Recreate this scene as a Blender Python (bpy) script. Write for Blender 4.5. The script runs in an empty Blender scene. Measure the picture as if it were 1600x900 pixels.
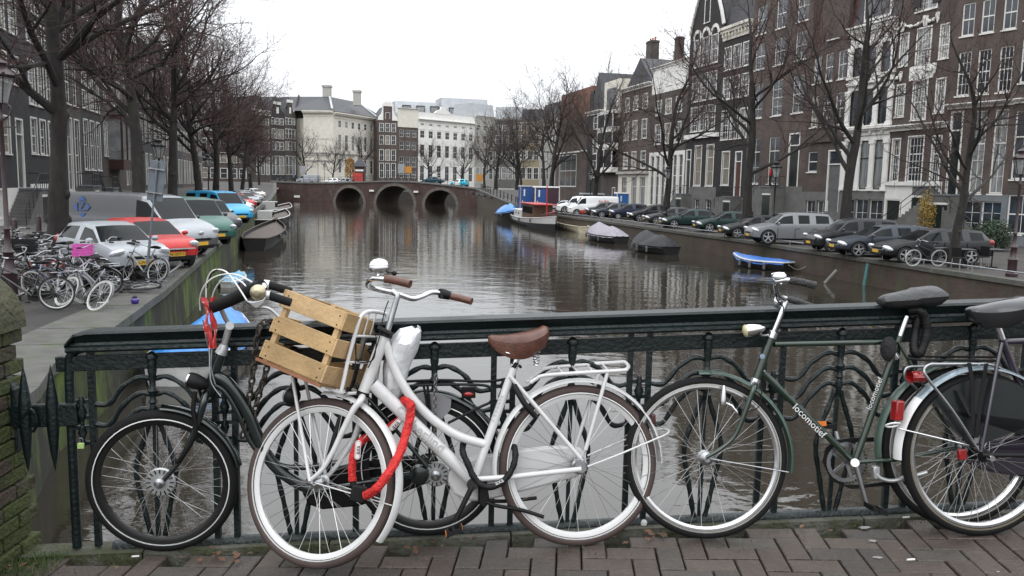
import bpy, bmesh, math, random
from math import sin, cos, pi, radians, atan2, tan, sqrt, hypot
from mathutils import Vector, Matrix, noise
V = Vector
sc = bpy.context.scene
COL = sc.collection
random.seed(5)
# ---------------- camera, sky, sun, exposure ----------------
FPX, EYE, PITCH, ROLL = 1300.0, 1.55, math.atan(160/1300), 0.020
cam = bpy.data.cameras.new('camera'); camo = bpy.data.objects.new('camera', cam); COL.objects.link(camo)
cam.sensor_width = 36; cam.lens = FPX/1600*36; cam.clip_end = 3000; cam.clip_start = .05
CM = Matrix.Rotation(pi/2-PITCH, 3, 'X') @ Matrix.Rotation(ROLL, 3, 'Z')
camo.location = (0, 0, EYE); camo.rotation_euler = CM.to_euler(); sc.camera = camo
SUN_EL, SUN_AZ = radians(38), radians(200)
w = bpy.data.worlds.new('World'); sc.world = w; w.use_nodes = True
nt = w.node_tree; N = nt.nodes; L = nt.links; N.clear()
def wn(t, **k):
    n = N.new(t)
    for a, b in k.items(): setattr(n, a, b)
    return n
sky = wn('ShaderNodeTexSky', sky_type='NISHITA', sun_disc=False); sky.sun_elevation = SUN_EL; sky.sun_rotation = SUN_AZ
hs = wn('ShaderNodeHueSaturation'); hs.inputs['Saturation'].default_value = .25; L.new(sky.outputs[0], hs.inputs['Color'])
b1 = wn('ShaderNodeBackground'); b1.inputs[1].default_value = .05; L.new(hs.outputs[0], b1.inputs[0])
tc = wn('ShaderNodeTexCoord'); sx = wn('ShaderNodeSeparateXYZ'); L.new(tc.outputs['Generated'], sx.inputs[0])
mx = wn('ShaderNodeMath', operation='MAXIMUM'); mx.inputs[1].default_value = 0; L.new(sx.outputs[2], mx.inputs[0])
ma = wn('ShaderNodeMath', operation='MULTIPLY_ADD'); ma.inputs[1].default_value = 3.0; ma.inputs[2].default_value = .77; L.new(mx.outputs[0], ma.inputs[0])
nz = wn('ShaderNodeTexNoise'); nz.inputs['Scale'].default_value = 2.2; nz.inputs['Detail'].default_value = 5; L.new(tc.outputs['Generated'], nz.inputs['Vector'])
mr = wn('ShaderNodeMapRange'); mr.inputs[3].default_value = .82; mr.inputs[4].default_value = 1.12; L.new(nz.outputs[0], mr.inputs[0])
mm = wn('ShaderNodeMath', operation='MULTIPLY'); L.new(ma.outputs[0], mm.inputs[0]); L.new(mr.outputs[0], mm.inputs[1])
b2 = wn('ShaderNodeBackground'); b2.inputs[0].default_value = (.945, .965, 1, 1); L.new(mm.outputs[0], b2.inputs[1])
ad = wn('ShaderNodeAddShader'); L.new(b1.outputs[0], ad.inputs[0]); L.new(b2.outputs[0], ad.inputs[1])
wo = wn('ShaderNodeOutputWorld'); L.new(ad.outputs[0], wo.inputs[0])
sl = bpy.data.lights.new('sun', 'SUN'); sl.energy = .5; sl.angle = radians(35); sl.color = (1, .97, .93)
so = bpy.data.objects.new('sun', sl); COL.objects.link(so)
so.rotation_euler = V((sin(SUN_AZ)*cos(SUN_EL), cos(SUN_AZ)*cos(SUN_EL), sin(SUN_EL))).to_track_quat('Z', 'Y').to_euler()
vs = sc.view_settings; vs.view_transform = 'Standard'; vs.look = 'None'; vs.exposure = -.15; vs.gamma = 1

# ---------------- measuring helpers: a picture point to a real place ----------------
def ray(px, py): return CM @ V(((px-800)/FPX, -(py-450)/FPX, -1))
E0 = V((0, 0, EYE))
def G(px, py, z):                       # on a level surface
    d = ray(px, py); return E0 + d*((z-EYE)/d.z)
def YP(px, py, y):                      # at a depth
    d = ray(px, py); return E0 + d*(y/d.y)
def onpl(px, py, o, n):
    d = ray(px, py); return E0 + d*((o-E0).dot(n)/d.dot(n))
AL = radians(14.66)
def CF(l, s, z=0): return V((l*cos(AL)-s*sin(AL), l*sin(AL)+s*cos(AL), z))   # across / along the canal
DS = .045                                # the bridge deck rises to the right
def deck(px, py, h=0):
    n = V((-DS, 0, 1)); return onpl(px, py, V((0, 0, h)), n)
ZW, ZL, ZR = -2.45, -1.1, -1.3           # water, left quay, right quay

# ---------------- materials ----------------
MT = {}
def mat(name, col, rough=.6, metal=0, var=.18, scale=6, bump=0, bscale=30, coat=0, col2=None, mixp=(.45, .6), mscale=1.5, spec=.5, emit=0, alpha=1, trans=0, vec='Object', stretch=None, ior=None):
    if name in MT: return MT[name]
    m = bpy.data.materials.new(name); m.use_nodes = True; MT[name] = m
    t = m.node_tree; n = t.nodes; l = t.links; p = n['Principled BSDF']
    p.inputs['Roughness'].default_value = rough; p.inputs['Metallic'].default_value = metal
    p.inputs['Specular IOR Level'].default_value = spec
    p.inputs['Coat Weight'].default_value = coat; p.inputs['Coat Roughness'].default_value = .06
    if ior: p.inputs['IOR'].default_value = ior
    if alpha < 1: p.inputs['Alpha'].default_value = alpha
    if trans: p.inputs['Transmission Weight'].default_value = trans
    if not metal: col = tuple(q*.80 for q in col); col2 = tuple(q*.80 for q in col2) if col2 else None
    c = n.new('ShaderNodeTexCoord'); out = c.outputs[vec]
    if stretch:
        mp = n.new('ShaderNodeMapping'); mp.inputs['Scale'].default_value = stretch; l.new(out, mp.inputs[0]); out = mp.outputs[0]
    def mixc(f, a, b):
        x = n.new('ShaderNodeMix'); x.data_type = 'RGBA'; l.new(f, x.inputs[0])
        for i, q in ((6, a), (7, b)):
            if isinstance(q, tuple): x.inputs[i].default_value = (*q, 1)
            else: l.new(q, x.inputs[i])
        return x.outputs[2]
    src = tuple(col)
    if var:
        t1 = n.new('ShaderNodeTexNoise'); t1.inputs['Scale'].default_value = scale; t1.inputs['Detail'].default_value = 6; l.new(out, t1.inputs[0])
        r1 = n.new('ShaderNodeMapRange'); r1.inputs[1].default_value = .3; r1.inputs[2].default_value = .7; l.new(t1.outputs[0], r1.inputs[0])
        src = mixc(r1.outputs[0], tuple(q*(1-var) for q in col), tuple(min(1, q*(1+var)) for q in col))
    if col2:
        t2 = n.new('ShaderNodeTexNoise'); t2.inputs['Scale'].default_value = mscale; t2.inputs['Detail'].default_value = 8; t2.inputs['Roughness'].default_value = .65; l.new(out, t2.inputs[0])
        r2 = n.new('ShaderNodeMapRange'); r2.inputs[1].default_value = mixp[0]; r2.inputs[2].default_value = mixp[1]; l.new(t2.outputs[0], r2.inputs[0])
        src = mixc(r2.outputs[0], src, tuple(col2))
    if isinstance(src, tuple): p.inputs['Base Color'].default_value = (*src, 1)
    else: l.new(src, p.inputs['Base Color'])
    if bump:
        t3 = n.new('ShaderNodeTexNoise'); t3.inputs['Scale'].default_value = bscale; t3.inputs['Detail'].default_value = 5; l.new(out, t3.inputs[0])
        bm = n.new('ShaderNodeBump'); bm.inputs['Strength'].default_value = min(1, bump); bm.inputs['Distance'].default_value = .02*max(1, bump); l.new(t3.outputs[0], bm.inputs['Height']); l.new(bm.outputs[0], p.inputs['Normal'])
    if emit: p.inputs['Emission Color'].default_value = (*col, 1); p.inputs['Emission Strength'].default_value = emit
    return m
def brickmat(name, c1, c2, mortar, bw=.21, bh=.065, dirt=None, mixp=(.5, .68)):
    """house brick seen from far: courses too fine to be told apart"""
    if name in MT: return MT[name]
    m = mat(name, c1, .85, var=0); t = m.node_tree; n = t.nodes; l = t.links; p = n['Principled BSDF']
    c = n.new('ShaderNodeTexCoord'); sp = n.new('ShaderNodeSeparateXYZ'); l.new(c.outputs['Object'], sp.inputs[0])
    a = n.new('ShaderNodeMath'); a.operation = 'ADD'; l.new(sp.outputs[0], a.inputs[0]); l.new(sp.outputs[1], a.inputs[1])
    cb = n.new('ShaderNodeCombineXYZ'); l.new(a.outputs[0], cb.inputs[0]); l.new(sp.outputs[2], cb.inputs[1])
    b = n.new('ShaderNodeTexBrick'); l.new(cb.outputs[0], b.inputs[0])
    c1, c2, mortar = [tuple(q*.60 for q in c_) for c_ in (c1, c2, mortar)]
    b.inputs['Color1'].default_value = (*c1, 1); b.inputs['Color2'].default_value = (*c2, 1); b.inputs['Mortar'].default_value = (*mortar, 1)
    b.inputs['Scale'].default_value = 1; b.inputs['Brick Width'].default_value = bw; b.inputs['Row Height'].default_value = bh; b.inputs['Mortar Size'].default_value = .006
    nz = n.new('ShaderNodeTexNoise'); nz.inputs['Scale'].default_value = .7; nz.inputs['Detail'].default_value = 9; nz.inputs['Roughness'].default_value = .6; l.new(c.outputs['Object'], nz.inputs[0])
    r = n.new('ShaderNodeMapRange'); r.inputs[1].default_value = .3; r.inputs[2].default_value = .7; r.inputs[3].default_value = .62; r.inputs[4].default_value = 1.3; l.new(nz.outputs[0], r.inputs[0])
    x = n.new('ShaderNodeVectorMath'); x.operation = 'SCALE'; l.new(b.outputs[0], x.inputs[0]); l.new(r.outputs[0], x.inputs['Scale'])
    o = x.outputs[0]
    if dirt:
        n2 = n.new('ShaderNodeTexNoise'); n2.inputs['Scale'].default_value = .9; n2.inputs['Detail'].default_value = 9; n2.inputs['Roughness'].default_value = .7
        mp = n.new('ShaderNodeMapping'); mp.inputs['Scale'].default_value = (1, 1, .35); l.new(c.outputs['Object'], mp.inputs[0]); l.new(mp.outputs[0], n2.inputs[0])
        r2 = n.new('ShaderNodeMapRange'); r2.inputs[1].default_value = mixp[0]; r2.inputs[2].default_value = mixp[1]; l.new(n2.outputs[0], r2.inputs[0])
        mc = n.new('ShaderNodeMix'); mc.data_type = 'RGBA'; l.new(r2.outputs[0], mc.inputs[0]); l.new(o, mc.inputs[6]); mc.inputs[7].default_value = (*dirt, 1); o = mc.outputs[2]
    l.new(o, p.inputs['Base Color'])
    return m
def srgb(r, g, b): return tuple((x/255/12.92 if x/255 <= .04045 else ((x/255+.055)/1.055)**2.4) for x in (r, g, b))

# ---------------- mesh builder ----------------
ORG = {}
class MB:
    def __init__(s): s.v = []; s.f = []; s.mi = []; s.cur = 0
    def add(s, vs, fs):
        o = len(s.v); s.v.extend(vs); s.f.extend([tuple(i+o for i in f) for f in fs]); s.mi.extend([s.cur]*len(fs)); return s
    def box(s, c, d, rz=0, M=None):
        x, y, z = d[0]/2, d[1]/2, d[2]/2
        p = [V((a*x, b*y, e*z)) for a in (-1, 1) for b in (-1, 1) for e in (-1, 1)]
        R = M if M is not None else (Matrix.Rotation(rz, 3, 'Z') if rz else None)
        c = V(c)
        p = [((R @ q) if R is not None else q)+c for q in p]
        return s.add(p, [(0, 1, 3, 2), (4, 6, 7, 5), (0, 4, 5, 1), (2, 3, 7, 6), (0, 2, 6, 4), (1, 5, 7, 3)])
    def bx(s, x0, x1, y0, y1, z0, z1): return s.box(((x0+x1)/2, (y0+y1)/2, (z0+z1)/2), (x1-x0, y1-y0, z1-z0))
    def bar(s, a, b, wdt, h, up=V((0, 0, 1))):
        a = V(a); b = V(b); d = b-a; L_ = d.length; x = d.normalized(); y = up.cross(x)
        y = y.normalized() if y.length > 1e-5 else V((0, 1, 0)); z = x.cross(y)
        return s.box((a+b)/2, (L_, wdt, h), M=Matrix((x, y, z)).transposed())
    def tube(s, pts, r, n=8, cap=True, closed=False, flat=None):
        pts = [V(p) for p in pts]; m = len(pts)
        if not isinstance(r, (list, tuple)): r = [r]*m
        vs = []; prev = None
        for i, p in enumerate(pts):
            if closed: t = pts[(i+1) % m]-pts[i-1]
            else: t = pts[min(i+1, m-1)]-pts[max(i-1, 0)]
            t = t.normalized() if t.length > 1e-9 else V((0, 0, 1))
            if prev is None: u = t.orthogonal().normalized()
            else:
                u = prev-t*prev.dot(t); u = u.normalized() if u.length > 1e-6 else t.orthogonal().normalized()
            prev = u; q = t.cross(u)
            if flat: 
                q = V(flat) - t*V(flat).dot(t); q.normalize(); u = q.cross(t); 
            for k in range(n):
                a = 2*pi*k/n; vs.append(p+(u*cos(a)+q*sin(a))*r[i])
        fs = []
        for i in range(m if closed else m-1):
            j = (i+1) % m
            for k in range(n): fs.append((i*n+k, i*n+(k+1) % n, j*n+(k+1) % n, j*n+k))
        if cap and not closed: fs.append(tuple(range(n))[::-1]); fs.append(tuple((m-1)*n+k for k in range(n)))
        return s.add(vs, fs)
    def cyl(s, a, b, r, n=12, r2=None): return s.tube([a, b], [r, r if r2 is None else r2], n)
    def lathe(s, prof, c=(0, 0, 0), n=16, M=None, cap=True):
        c = V(c); vs = []
        for (r, z) in prof:
            for k in range(n):
                q = V((r*cos(2*pi*k/n), r*sin(2*pi*k/n), z)); vs.append((M @ q if M is not None else q)+c)
        m = len(prof); fs = [(i*n+k, i*n+(k+1) % n, (i+1)*n+(k+1) % n, (i+1)*n+k) for i in range(m-1) for k in range(n)]
        if cap: fs.append(tuple(range(n))[::-1]); fs.append(tuple((m-1)*n+k for k in range(n)))
        return s.add(vs, fs)
    def prism(s, poly, a, b):
        """poly list of 3D points, extruded by vector from offset a to b (vectors)"""
        n = len(poly); vs = [V(p)+V(a) for p in poly]+[V(p)+V(b) for p in poly]
        fs = [tuple(range(n)), tuple(range(2*n-1, n-1, -1))]+[(i, i+n, (i+1) % n+n, (i+1) % n) for i in range(n)]
        return s.add(vs, fs)
    def sphere(s, c, r, n=12, m=8, M=None):
        pr = [(max(1e-4, sin(pi*i/m)), -cos(pi*i/m)) for i in range(m+1)]
        S = Matrix.Diagonal(V(r) if isinstance(r, (tuple, list)) else V((r, r, r)))
        if M is not None: S = M @ S
        return s.lathe(pr, c, n, S, cap=False)
    def ring(s, c, ax, R, prof, n=48):
        """lathe of a closed profile [(radius offset, axial offset)] round axis ax: tyres and rims"""
        c = V(c); ax = V(ax).normalized(); u = ax.orthogonal().normalized(); q = ax.cross(u); m = len(prof); vs = []
        for k in range(n):
            a = 2*pi*k/n; d = u*cos(a)+q*sin(a)
            for (dr, da) in prof: vs.append(c+d*(R+dr)+ax*da)
        fs = [(k*m+i, ((k+1) % n)*m+i, ((k+1) % n)*m+(i+1) % m, k*m+(i+1) % m) for k in range(n) for i in range(m)]
        return s.add(vs, fs)
    def grid(s, P, closeu=False):
        a = len(P); b = len(P[0]); vs = [V(q) for r in P for q in r]
        return s.add(vs, [(i*b+j, (i+1)*b+j, (i+1)*b+j+1, i*b+j+1) for i in range(a-1) for j in range(b-1)])
def circ(r, n=8, a=1): return [(r*cos(2*pi*k/n), a*r*sin(2*pi*k/n)) for k in range(n)]
def meshof(mb, name, mats, smooth=False, off=None, fixn=True):
    me = bpy.data.meshes.new(name); vs = mb.v if off is None else [q-off for q in mb.v]
    me.from_pydata([tuple(q) for q in vs], [], mb.f)
    for m in (mats if isinstance(mats, (list, tuple)) else [mats]): me.materials.append(m)
    if any(mb.mi): me.polygons.foreach_set('material_index', mb.mi)
    if fixn and len(mb.f) < 60000:
        bm = bmesh.new(); bm.from_mesh(me); bmesh.ops.recalc_face_normals(bm, faces=bm.faces); bm.to_mesh(me); bm.free()
    if smooth:
        me.polygons.foreach_set('use_smooth', [True]*len(me.polygons))
        try: me.set_sharp_from_angle(angle=radians(smooth if smooth is not True else 40))
        except Exception: pass
    me.update(); return me
def part(name, mb, mats, parent=None, smooth=True, bevel=0, **kw):
    off = ORG.get(parent) if parent is not None else None
    me = mb if isinstance(mb, bpy.types.Mesh) else meshof(mb, name, mats, smooth, off)
    o = bpy.data.objects.new(name, me); COL.objects.link(o)
    if parent is not None: o.parent = parent; ORG[o] = ORG.get(parent)
    if bevel:
        md = o.modifiers.new('bevel', 'BEVEL'); md.width = bevel; md.segments = 2; md.limit_method = 'ANGLE'
    for k, v in kw.items(): o[k] = v
    return o
def thing(name, label, cat, loc=(0, 0, 0), rz=0, group=None):
    o = bpy.data.objects.new(name, None); COL.objects.link(o); o.location = loc; o.rotation_euler = (0, 0, rz)
    o.empty_display_size = .1; o['label'] = label; o['category'] = cat
    if group: o['group'] = group
    if not rz: ORG[o] = V(loc)
    return o
def solo(name, mb, mats, label, cat, group=None, smooth=True, loc=None, **kw):
    if loc is None: loc = mb.v[0].copy(); loc.z = min(q.z for q in mb.v)
    me = meshof(mb, name, mats, smooth, V(loc)); o = bpy.data.objects.new(name, me); COL.objects.link(o); o.location = loc
    o['label'] = label; o['category'] = cat
    if group: o['group'] = group
    for k, v in kw.items(): o[k] = v
    return o
def struct(name, mb, mats, smooth=False, kind='structure'):
    o = part(name, mb, mats, None, smooth); o['kind'] = kind; return o
def copytree(o, loc=None, rz=None, label=None, group=None, scale=None, parent=None, swap=None):
    c = o.copy(); COL.objects.link(c)
    if parent is not None: c.parent = parent
    if swap and c.type == 'MESH':
        for i, s_ in enumerate(c.material_slots):
            if s_.material and s_.material.name in swap: s_.link = 'OBJECT'; s_.material = swap[o.material_slots[i].material.name] if o.material_slots[i].material.name in swap else s_.material
    if loc is not None: c.location = loc
    if rz is not None: c.rotation_euler = (0, 0, rz)
    if scale is not None: c.scale = (scale,)*3 if not isinstance(scale, tuple) else scale
    if label: c['label'] = label
    if group: c['group'] = group
    for ch in list(o.children): copytree(ch, parent=c, swap=swap)
    return c
def bez(p, n=8):
    """smooth curve through the points (Catmull-Rom)"""
    p = [V(q) for q in p]; o = []
    for i in range(len(p)-1):
        a = p[max(i-1, 0)]; b = p[i]; c = p[i+1]; d = p[min(i+2, len(p)-1)]
        for k in range(n):
            t = k/n; o.append(.5*((2*b)+(c-a)*t+(2*a-5*b+4*c-d)*t*t+(3*b-a-3*c+d)*t**3))
    o.append(p[-1]); return o
def rnd(a, b): return random.uniform(a, b)
def textmesh(s, size, M, ext=.001):
    """real lettering: a text curve turned into a mesh, placed by the 4x4 matrix"""
    c = bpy.data.curves.new('t', 'FONT'); c.body = s; c.size = size; c.align_x = 'CENTER'; c.align_y = 'CENTER'; c.extrude = ext; c.resolution_u = 2
    o = bpy.data.objects.new('t', c); me = bpy.data.meshes.new_from_object(o)
    mb = MB(); mb.add([M @ v.co for v in me.vertices], [tuple(p.vertices) for p in me.polygons])
    bpy.data.objects.remove(o); bpy.data.curves.remove(c); bpy.data.meshes.remove(me); return mb
# shared materials
M_black = mat('black_paint', (.006, .0065, .007), .4, var=.3, spec=.35)
M_rubber = mat('rubber', (.007, .007, .0075), .8, var=.2, bump=.15, bscale=120, spec=.25)
M_chrome = mat('chrome', (.62, .62, .63), .16, 1, var=.06)
M_steel = mat('steel', (.33, .34, .35), .35, 1, var=.2)
M_white = mat('white_paint', (.74, .74, .73), .45, var=.05)
M_glass = mat('window_glass', (.035, .042, .05), .08, var=.5, scale=.8, spec=.8)
M_glass2 = mat('curtained_glass', (.24, .25, .25), .2, var=.4, scale=1.5, spec=.8, stretch=(6, 1, .6))
M_iron = mat('fence_iron', (.0035, .0095, .010), .4, var=.35, scale=9, bump=.3, bscale=60, col2=(.016, .022, .021), mixp=(.62, .78), mscale=7, spec=.4)
# ---------------- setting: water, quays, streets, bridges ----------------
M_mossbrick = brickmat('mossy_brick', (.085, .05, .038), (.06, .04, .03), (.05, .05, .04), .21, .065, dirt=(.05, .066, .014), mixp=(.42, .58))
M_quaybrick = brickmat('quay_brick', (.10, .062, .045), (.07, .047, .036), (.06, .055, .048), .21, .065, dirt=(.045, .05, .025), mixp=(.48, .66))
M_cope = mat('coping_stone', (.085, .084, .075), .85, var=.25, scale=3, bump=.5, bscale=25, col2=(.07, .085, .04), mixp=(.52, .68), mscale=2.2)
M_pave = brickmat('street_brick', (.078, .068, .062), (.056, .049, .045), (.03, .028, .025), .2, .07, dirt=(.05, .046, .036), mixp=(.5, .7))
M_slab = mat('pavement_slab', (.10, .096, .09), .85, var=.3, scale=.8)
M_joint = mat('joint_moss', (.035, .04, .02), .95, var=.5, scale=12, bump=.6, bscale=60)
M_water = mat('canal_water', (.032, .028, .021), .015, var=.2, scale=.2, ior=1.55)
def water_nodes():
    t = M_water.node_tree; n = t.nodes; l = t.links; p = n['Principled BSDF']
    c = n.new('ShaderNodeTexCoord'); prev = None
    for (sx, sy, s, d, st) in ((.35, .60, 1, .022, .7), (1.2, 2.4, 1, .0035, .7), (3.2, 8.0, 1, .0007, .7)):
        mp = n.new('ShaderNodeMapping'); mp.inputs['Scale'].default_value = (sx, sy, 1); mp.inputs['Rotation'].default_value = (0, 0, .1*s); l.new(c.outputs['Object'], mp.inputs[0])
        z = n.new('ShaderNodeTexNoise'); z.inputs['Scale'].default_value = 1.6; z.inputs['Detail'].default_value = 3; z.inputs['Distortion'].default_value = .7; l.new(mp.outputs[0], z.inputs[0])
        b = n.new('ShaderNodeBump'); b.inputs['Strength'].default_value = st; b.inputs['Distance'].default_value = d; l.new(z.outputs[0], b.inputs['Height'])
        if prev: l.new(prev, b.inputs['Normal'])
        prev = b.outputs[0]
    l.new(prev, p.inputs['Normal'])
water_nodes()
mb = MB(); mb.add([V((-400, -60, ZW)), V((400, -60, ZW)), V((400, 900, ZW)), V((-400, 900, ZW))], [(0, 1, 2, 3)]); struct('canal_water', mb, M_water)
mb = MB(); mb.add([V((-2500, -600, ZW-1.2)), V((2500, -600, ZW-1.2)), V((2500, 2800, ZW-1.2)), V((-2500, 2800, ZW-1.2))], [(0, 1, 2, 3)]); struct('ground', mb, M_slab)
# quay edges (top edge of the coping on the water side), x y z
LQ = [V((-3.9, 4.6, -.6)), V((-6.0, 10.3, ZL)), V((-6.55, 11.65, ZL)), V((-7.1, 14.6, ZL)), V((-8.4, 20.0, ZL)), V((-22.3, 72.5, ZL)), V((-34.0, 117, ZL)), V((-42, 148, -.3)), V((-49, 172.6, 1.2))]
RQ = [V((22.3, 4.2, -.3)), V((20.6, 10, ZR)), V((17.14, 27.7, ZR)), V((15.1, 38, ZR)), V((13.3, 48.3, ZR)), V((4.5, 84, ZR)), V((1.75, 105.5, ZR)), V((-.2, 120, ZR+.2)), V((-4.5, 143, .1)), V((-7.0, 158.5, .75))]
def side(pl, i, sgn):
    a = pl[max(i-1, 0)]; b = pl[min(i+1, len(pl)-1)]; d = (b-a); d.z = 0; d.normalize(); return V((-d.y, d.x, 0))*sgn
def strip(pl, sgn, o0, o1, dz0=0, dz1=0):
    r = []
    for i, p in enumerate(pl):
        n = side(pl, i, sgn); r.append([p+n*o0+V((0, 0, dz0)), p+n*o1+V((0, 0, dz1))])
    mb = MB(); mb.grid(r); return mb
def outer(pl, sgn, dist): return [p+side(pl, i, sgn)*dist for i, p in enumerate(pl)]
def quay(pl, sgn, nm, wallmat, street):
    # wall, slightly battered, down below the water
    r = []
    for i, p in enumerate(pl):
        n = side(pl, i, sgn); r.append([p+n*.06+V((0, 0, -.2)), V(p+n*.02).xyz*1, V((p.x, p.y, ZW-1.2))-n*.12][::2] if 0 else [p+n*.05+V((0, 0, -.16)), V((p.x, p.y, ZW-1.1))-n*.05])
    mb = MB(); mb.grid(r); wl = struct('quay_wall', mb, wallmat)
    # coping stones, one by one as far as they can be told apart
    fars = MB(); cnt = 0
    for i in range(len(pl)-1):
        a, b = pl[i], pl[i+1]; L_ = (b-a).length; k = max(1, round(L_/1.25)); n0 = side(pl, i, sgn); n1 = side(pl, i+1, sgn)
        for j in range(k):
            t0, t1 = j/k+.006/L_, (j+1)/k-.006/L_
            p0, p1 = a.lerp(b, t0), a.lerp(b, t1); m0, m1 = n0.lerp(n1, t0), n0.lerp(n1, t1)
            wf = lambda y: (.52+.75*max(0, min(1, (22-y)/8))) if sgn > 0 else .42
            wd, wd1 = wf(p0.y), wf(p1.y)
            e = rnd(-.006, .006); u = V((0, 0, 1))
            vs = [p0-m0*.03+u*e, p0+m0*wd+u*e, p1+m1*wd1+u*e, p1-m1*.03+u*e]; lo = [q-u*.17 for q in vs]
            q = MB() if p0.y < 75 else fars
            q.add(vs+lo, [(0, 1, 2, 3), (7, 6, 5, 4), (0, 4, 5, 1), (1, 5, 6, 2), (2, 6, 7, 3), (3, 7, 4, 0)])
            if q is not fars: part('coping_stone', q, M_cope, wl, False)
    if fars.v: part('coping_course', fars, M_cope, wl, False)['kind'] = 'stuff'
    st = strip(pl, sgn, (.44 if sgn > 0 else .36), 46 if sgn > 0 else 60, -.015, -.015)
    s = struct(street, st, M_pave); return wl
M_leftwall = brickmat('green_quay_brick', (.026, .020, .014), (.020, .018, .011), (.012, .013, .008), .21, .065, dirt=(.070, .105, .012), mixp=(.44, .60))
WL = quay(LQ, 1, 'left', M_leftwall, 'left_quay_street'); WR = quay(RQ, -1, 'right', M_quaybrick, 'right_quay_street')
# raised pavements in front of the houses
def pavement(p0, p1, wd, z, nm='pavement'):
    d = (p1-p0); d.z = 0; d.normalize(); n = V((-d.y, d.x, 0))
    mb = MB(); q = [p0, p1, p1+n*wd, p0+n*wd]
    mb.prism([V((a.x, a.y, z)) for a in q], (0, 0, 0), (0, 0, .13)); struct(nm, mb, M_slab)
pavement(CF(-11.2, 12), CF(-11.2, 165), 3.2, ZL-.014)
pavement(CF(41, 160), CF(37.5, 40), 3.2, ZR-.014)
# ---- the bridge we stand on: deck, edge stones, bricks ----
def DK(x, y, h=0): return V((x, y, DS*x+h))
FA = V((-1.28, 3.52, 0)); FD = V((.9985, .0543, 0)); FN = V((.0543, -.9985, 0))
def F(u, h=0, off=0):                   # fence frame: along, above the deck, towards the camera
    p = FA+FD*u+FN*off; p.z = DS*p.x+h; return p
mb = MB()
for (u0, u1, o0, o1) in ((-3, 9, .06, 7.0),):
    mb.add([F(u0, -.055, o0), F(u1, -.055, o0), F(u1, -.055, o1), F(u0, -.055, o1)], [(0, 1, 2, 3)])
dk = struct('bridge_deck', mb, M_joint)
mb = MB()   # body of the bridge below the deck: slab with a segmental soffit, abutments
pr = []
for k in range(25):
    x = -4.5+26*k/24; z = -1.15+ .9*sin(pi*k/24)*.55; pr.append((x, z))
top = [(21.5, .0), (9, .28), (-4.5, -.25)]
poly = [V((x, 3.62+(x+1.28)*.0543, z)) for x, z in pr]+[V((x, 3.62+(x+1.28)*.0543, z-.06)) for x, z in top]
mb.prism(poly, (0, 0, 0), (0, -9, 0)); struct('bridge_body', mb, M_quaybrick)
mb = MB()
for i in range(14):
    u0 = -1.1+i*.8; q = []
    for (u, o) in ((u0, -.07), (u0+.792, -.07), (u0+.792, .065), (u0, .065)): q.append(F(u, 0, o))
    m = MB(); m.prism(q, (0, 0, -.18), (0, 0, .012+rnd(-.002, .002))); part('kerb_stone', m, mat('mossy_concrete', (.10, .10, .082), .9, var=.3, scale=8, bump=.8, bscale=50, col2=(.045, .05, .02), mixp=(.45, .6), mscale=5), dk, False)
M_pbrick = []
for i, c in enumerate(((.064, .047, .036), (.056, .040, .031), (.072, .054, .042), (.046, .037, .030), (.058, .049, .040))):
    M_pbrick.append(mat('paving_brick_%s' % 'abcde'[i], c, .6, var=.28, scale=9, bump=.6, bscale=70, col2=tuple(q*.55 for q in c), mixp=(.5, .75), mscale=6, spec=.6))
# 90 degree herringbone, laid at a slight turn to the fence
def bmesh_brick(lx, ly):
    m = MB(); c = .004; hx, hy = lx/2, ly/2
    vs = [V((a*hx, b*hy, 0)) for a, b in ((-1, -1), (1, -1), (1, 1), (-1, 1))]; lo = [q-V((0, 0, .06)) for q in vs]
    tp = [V((a*(hx-c), b*(hy-c), .004)) for a, b in ((-1, -1), (1, -1), (1, 1), (-1, 1))]
    f = [(8, 9, 10, 11)]+[(i, (i+1) % 4, 8+(i+1) % 4, 8+i) for i in range(4)]+[(4+i, 4+(i+1) % 4, (i+1) % 4, i) for i in range(4)]
    m.add(vs+lo+tp, f); return m
BW, BL = .1045, .209
bm_h = [meshof(bmesh_brick(BL-.007, BW-.007), 'paving_brick', M_pbrick[i]) for i in range(5)]
bm_far = [MB() for i in range(5)]
rot = atan2(FD.y, FD.x)+radians(-7)
slope = Matrix.Rotation(-math.atan(DS), 4, 'Y')
rest = MB(); nb = 0
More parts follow.
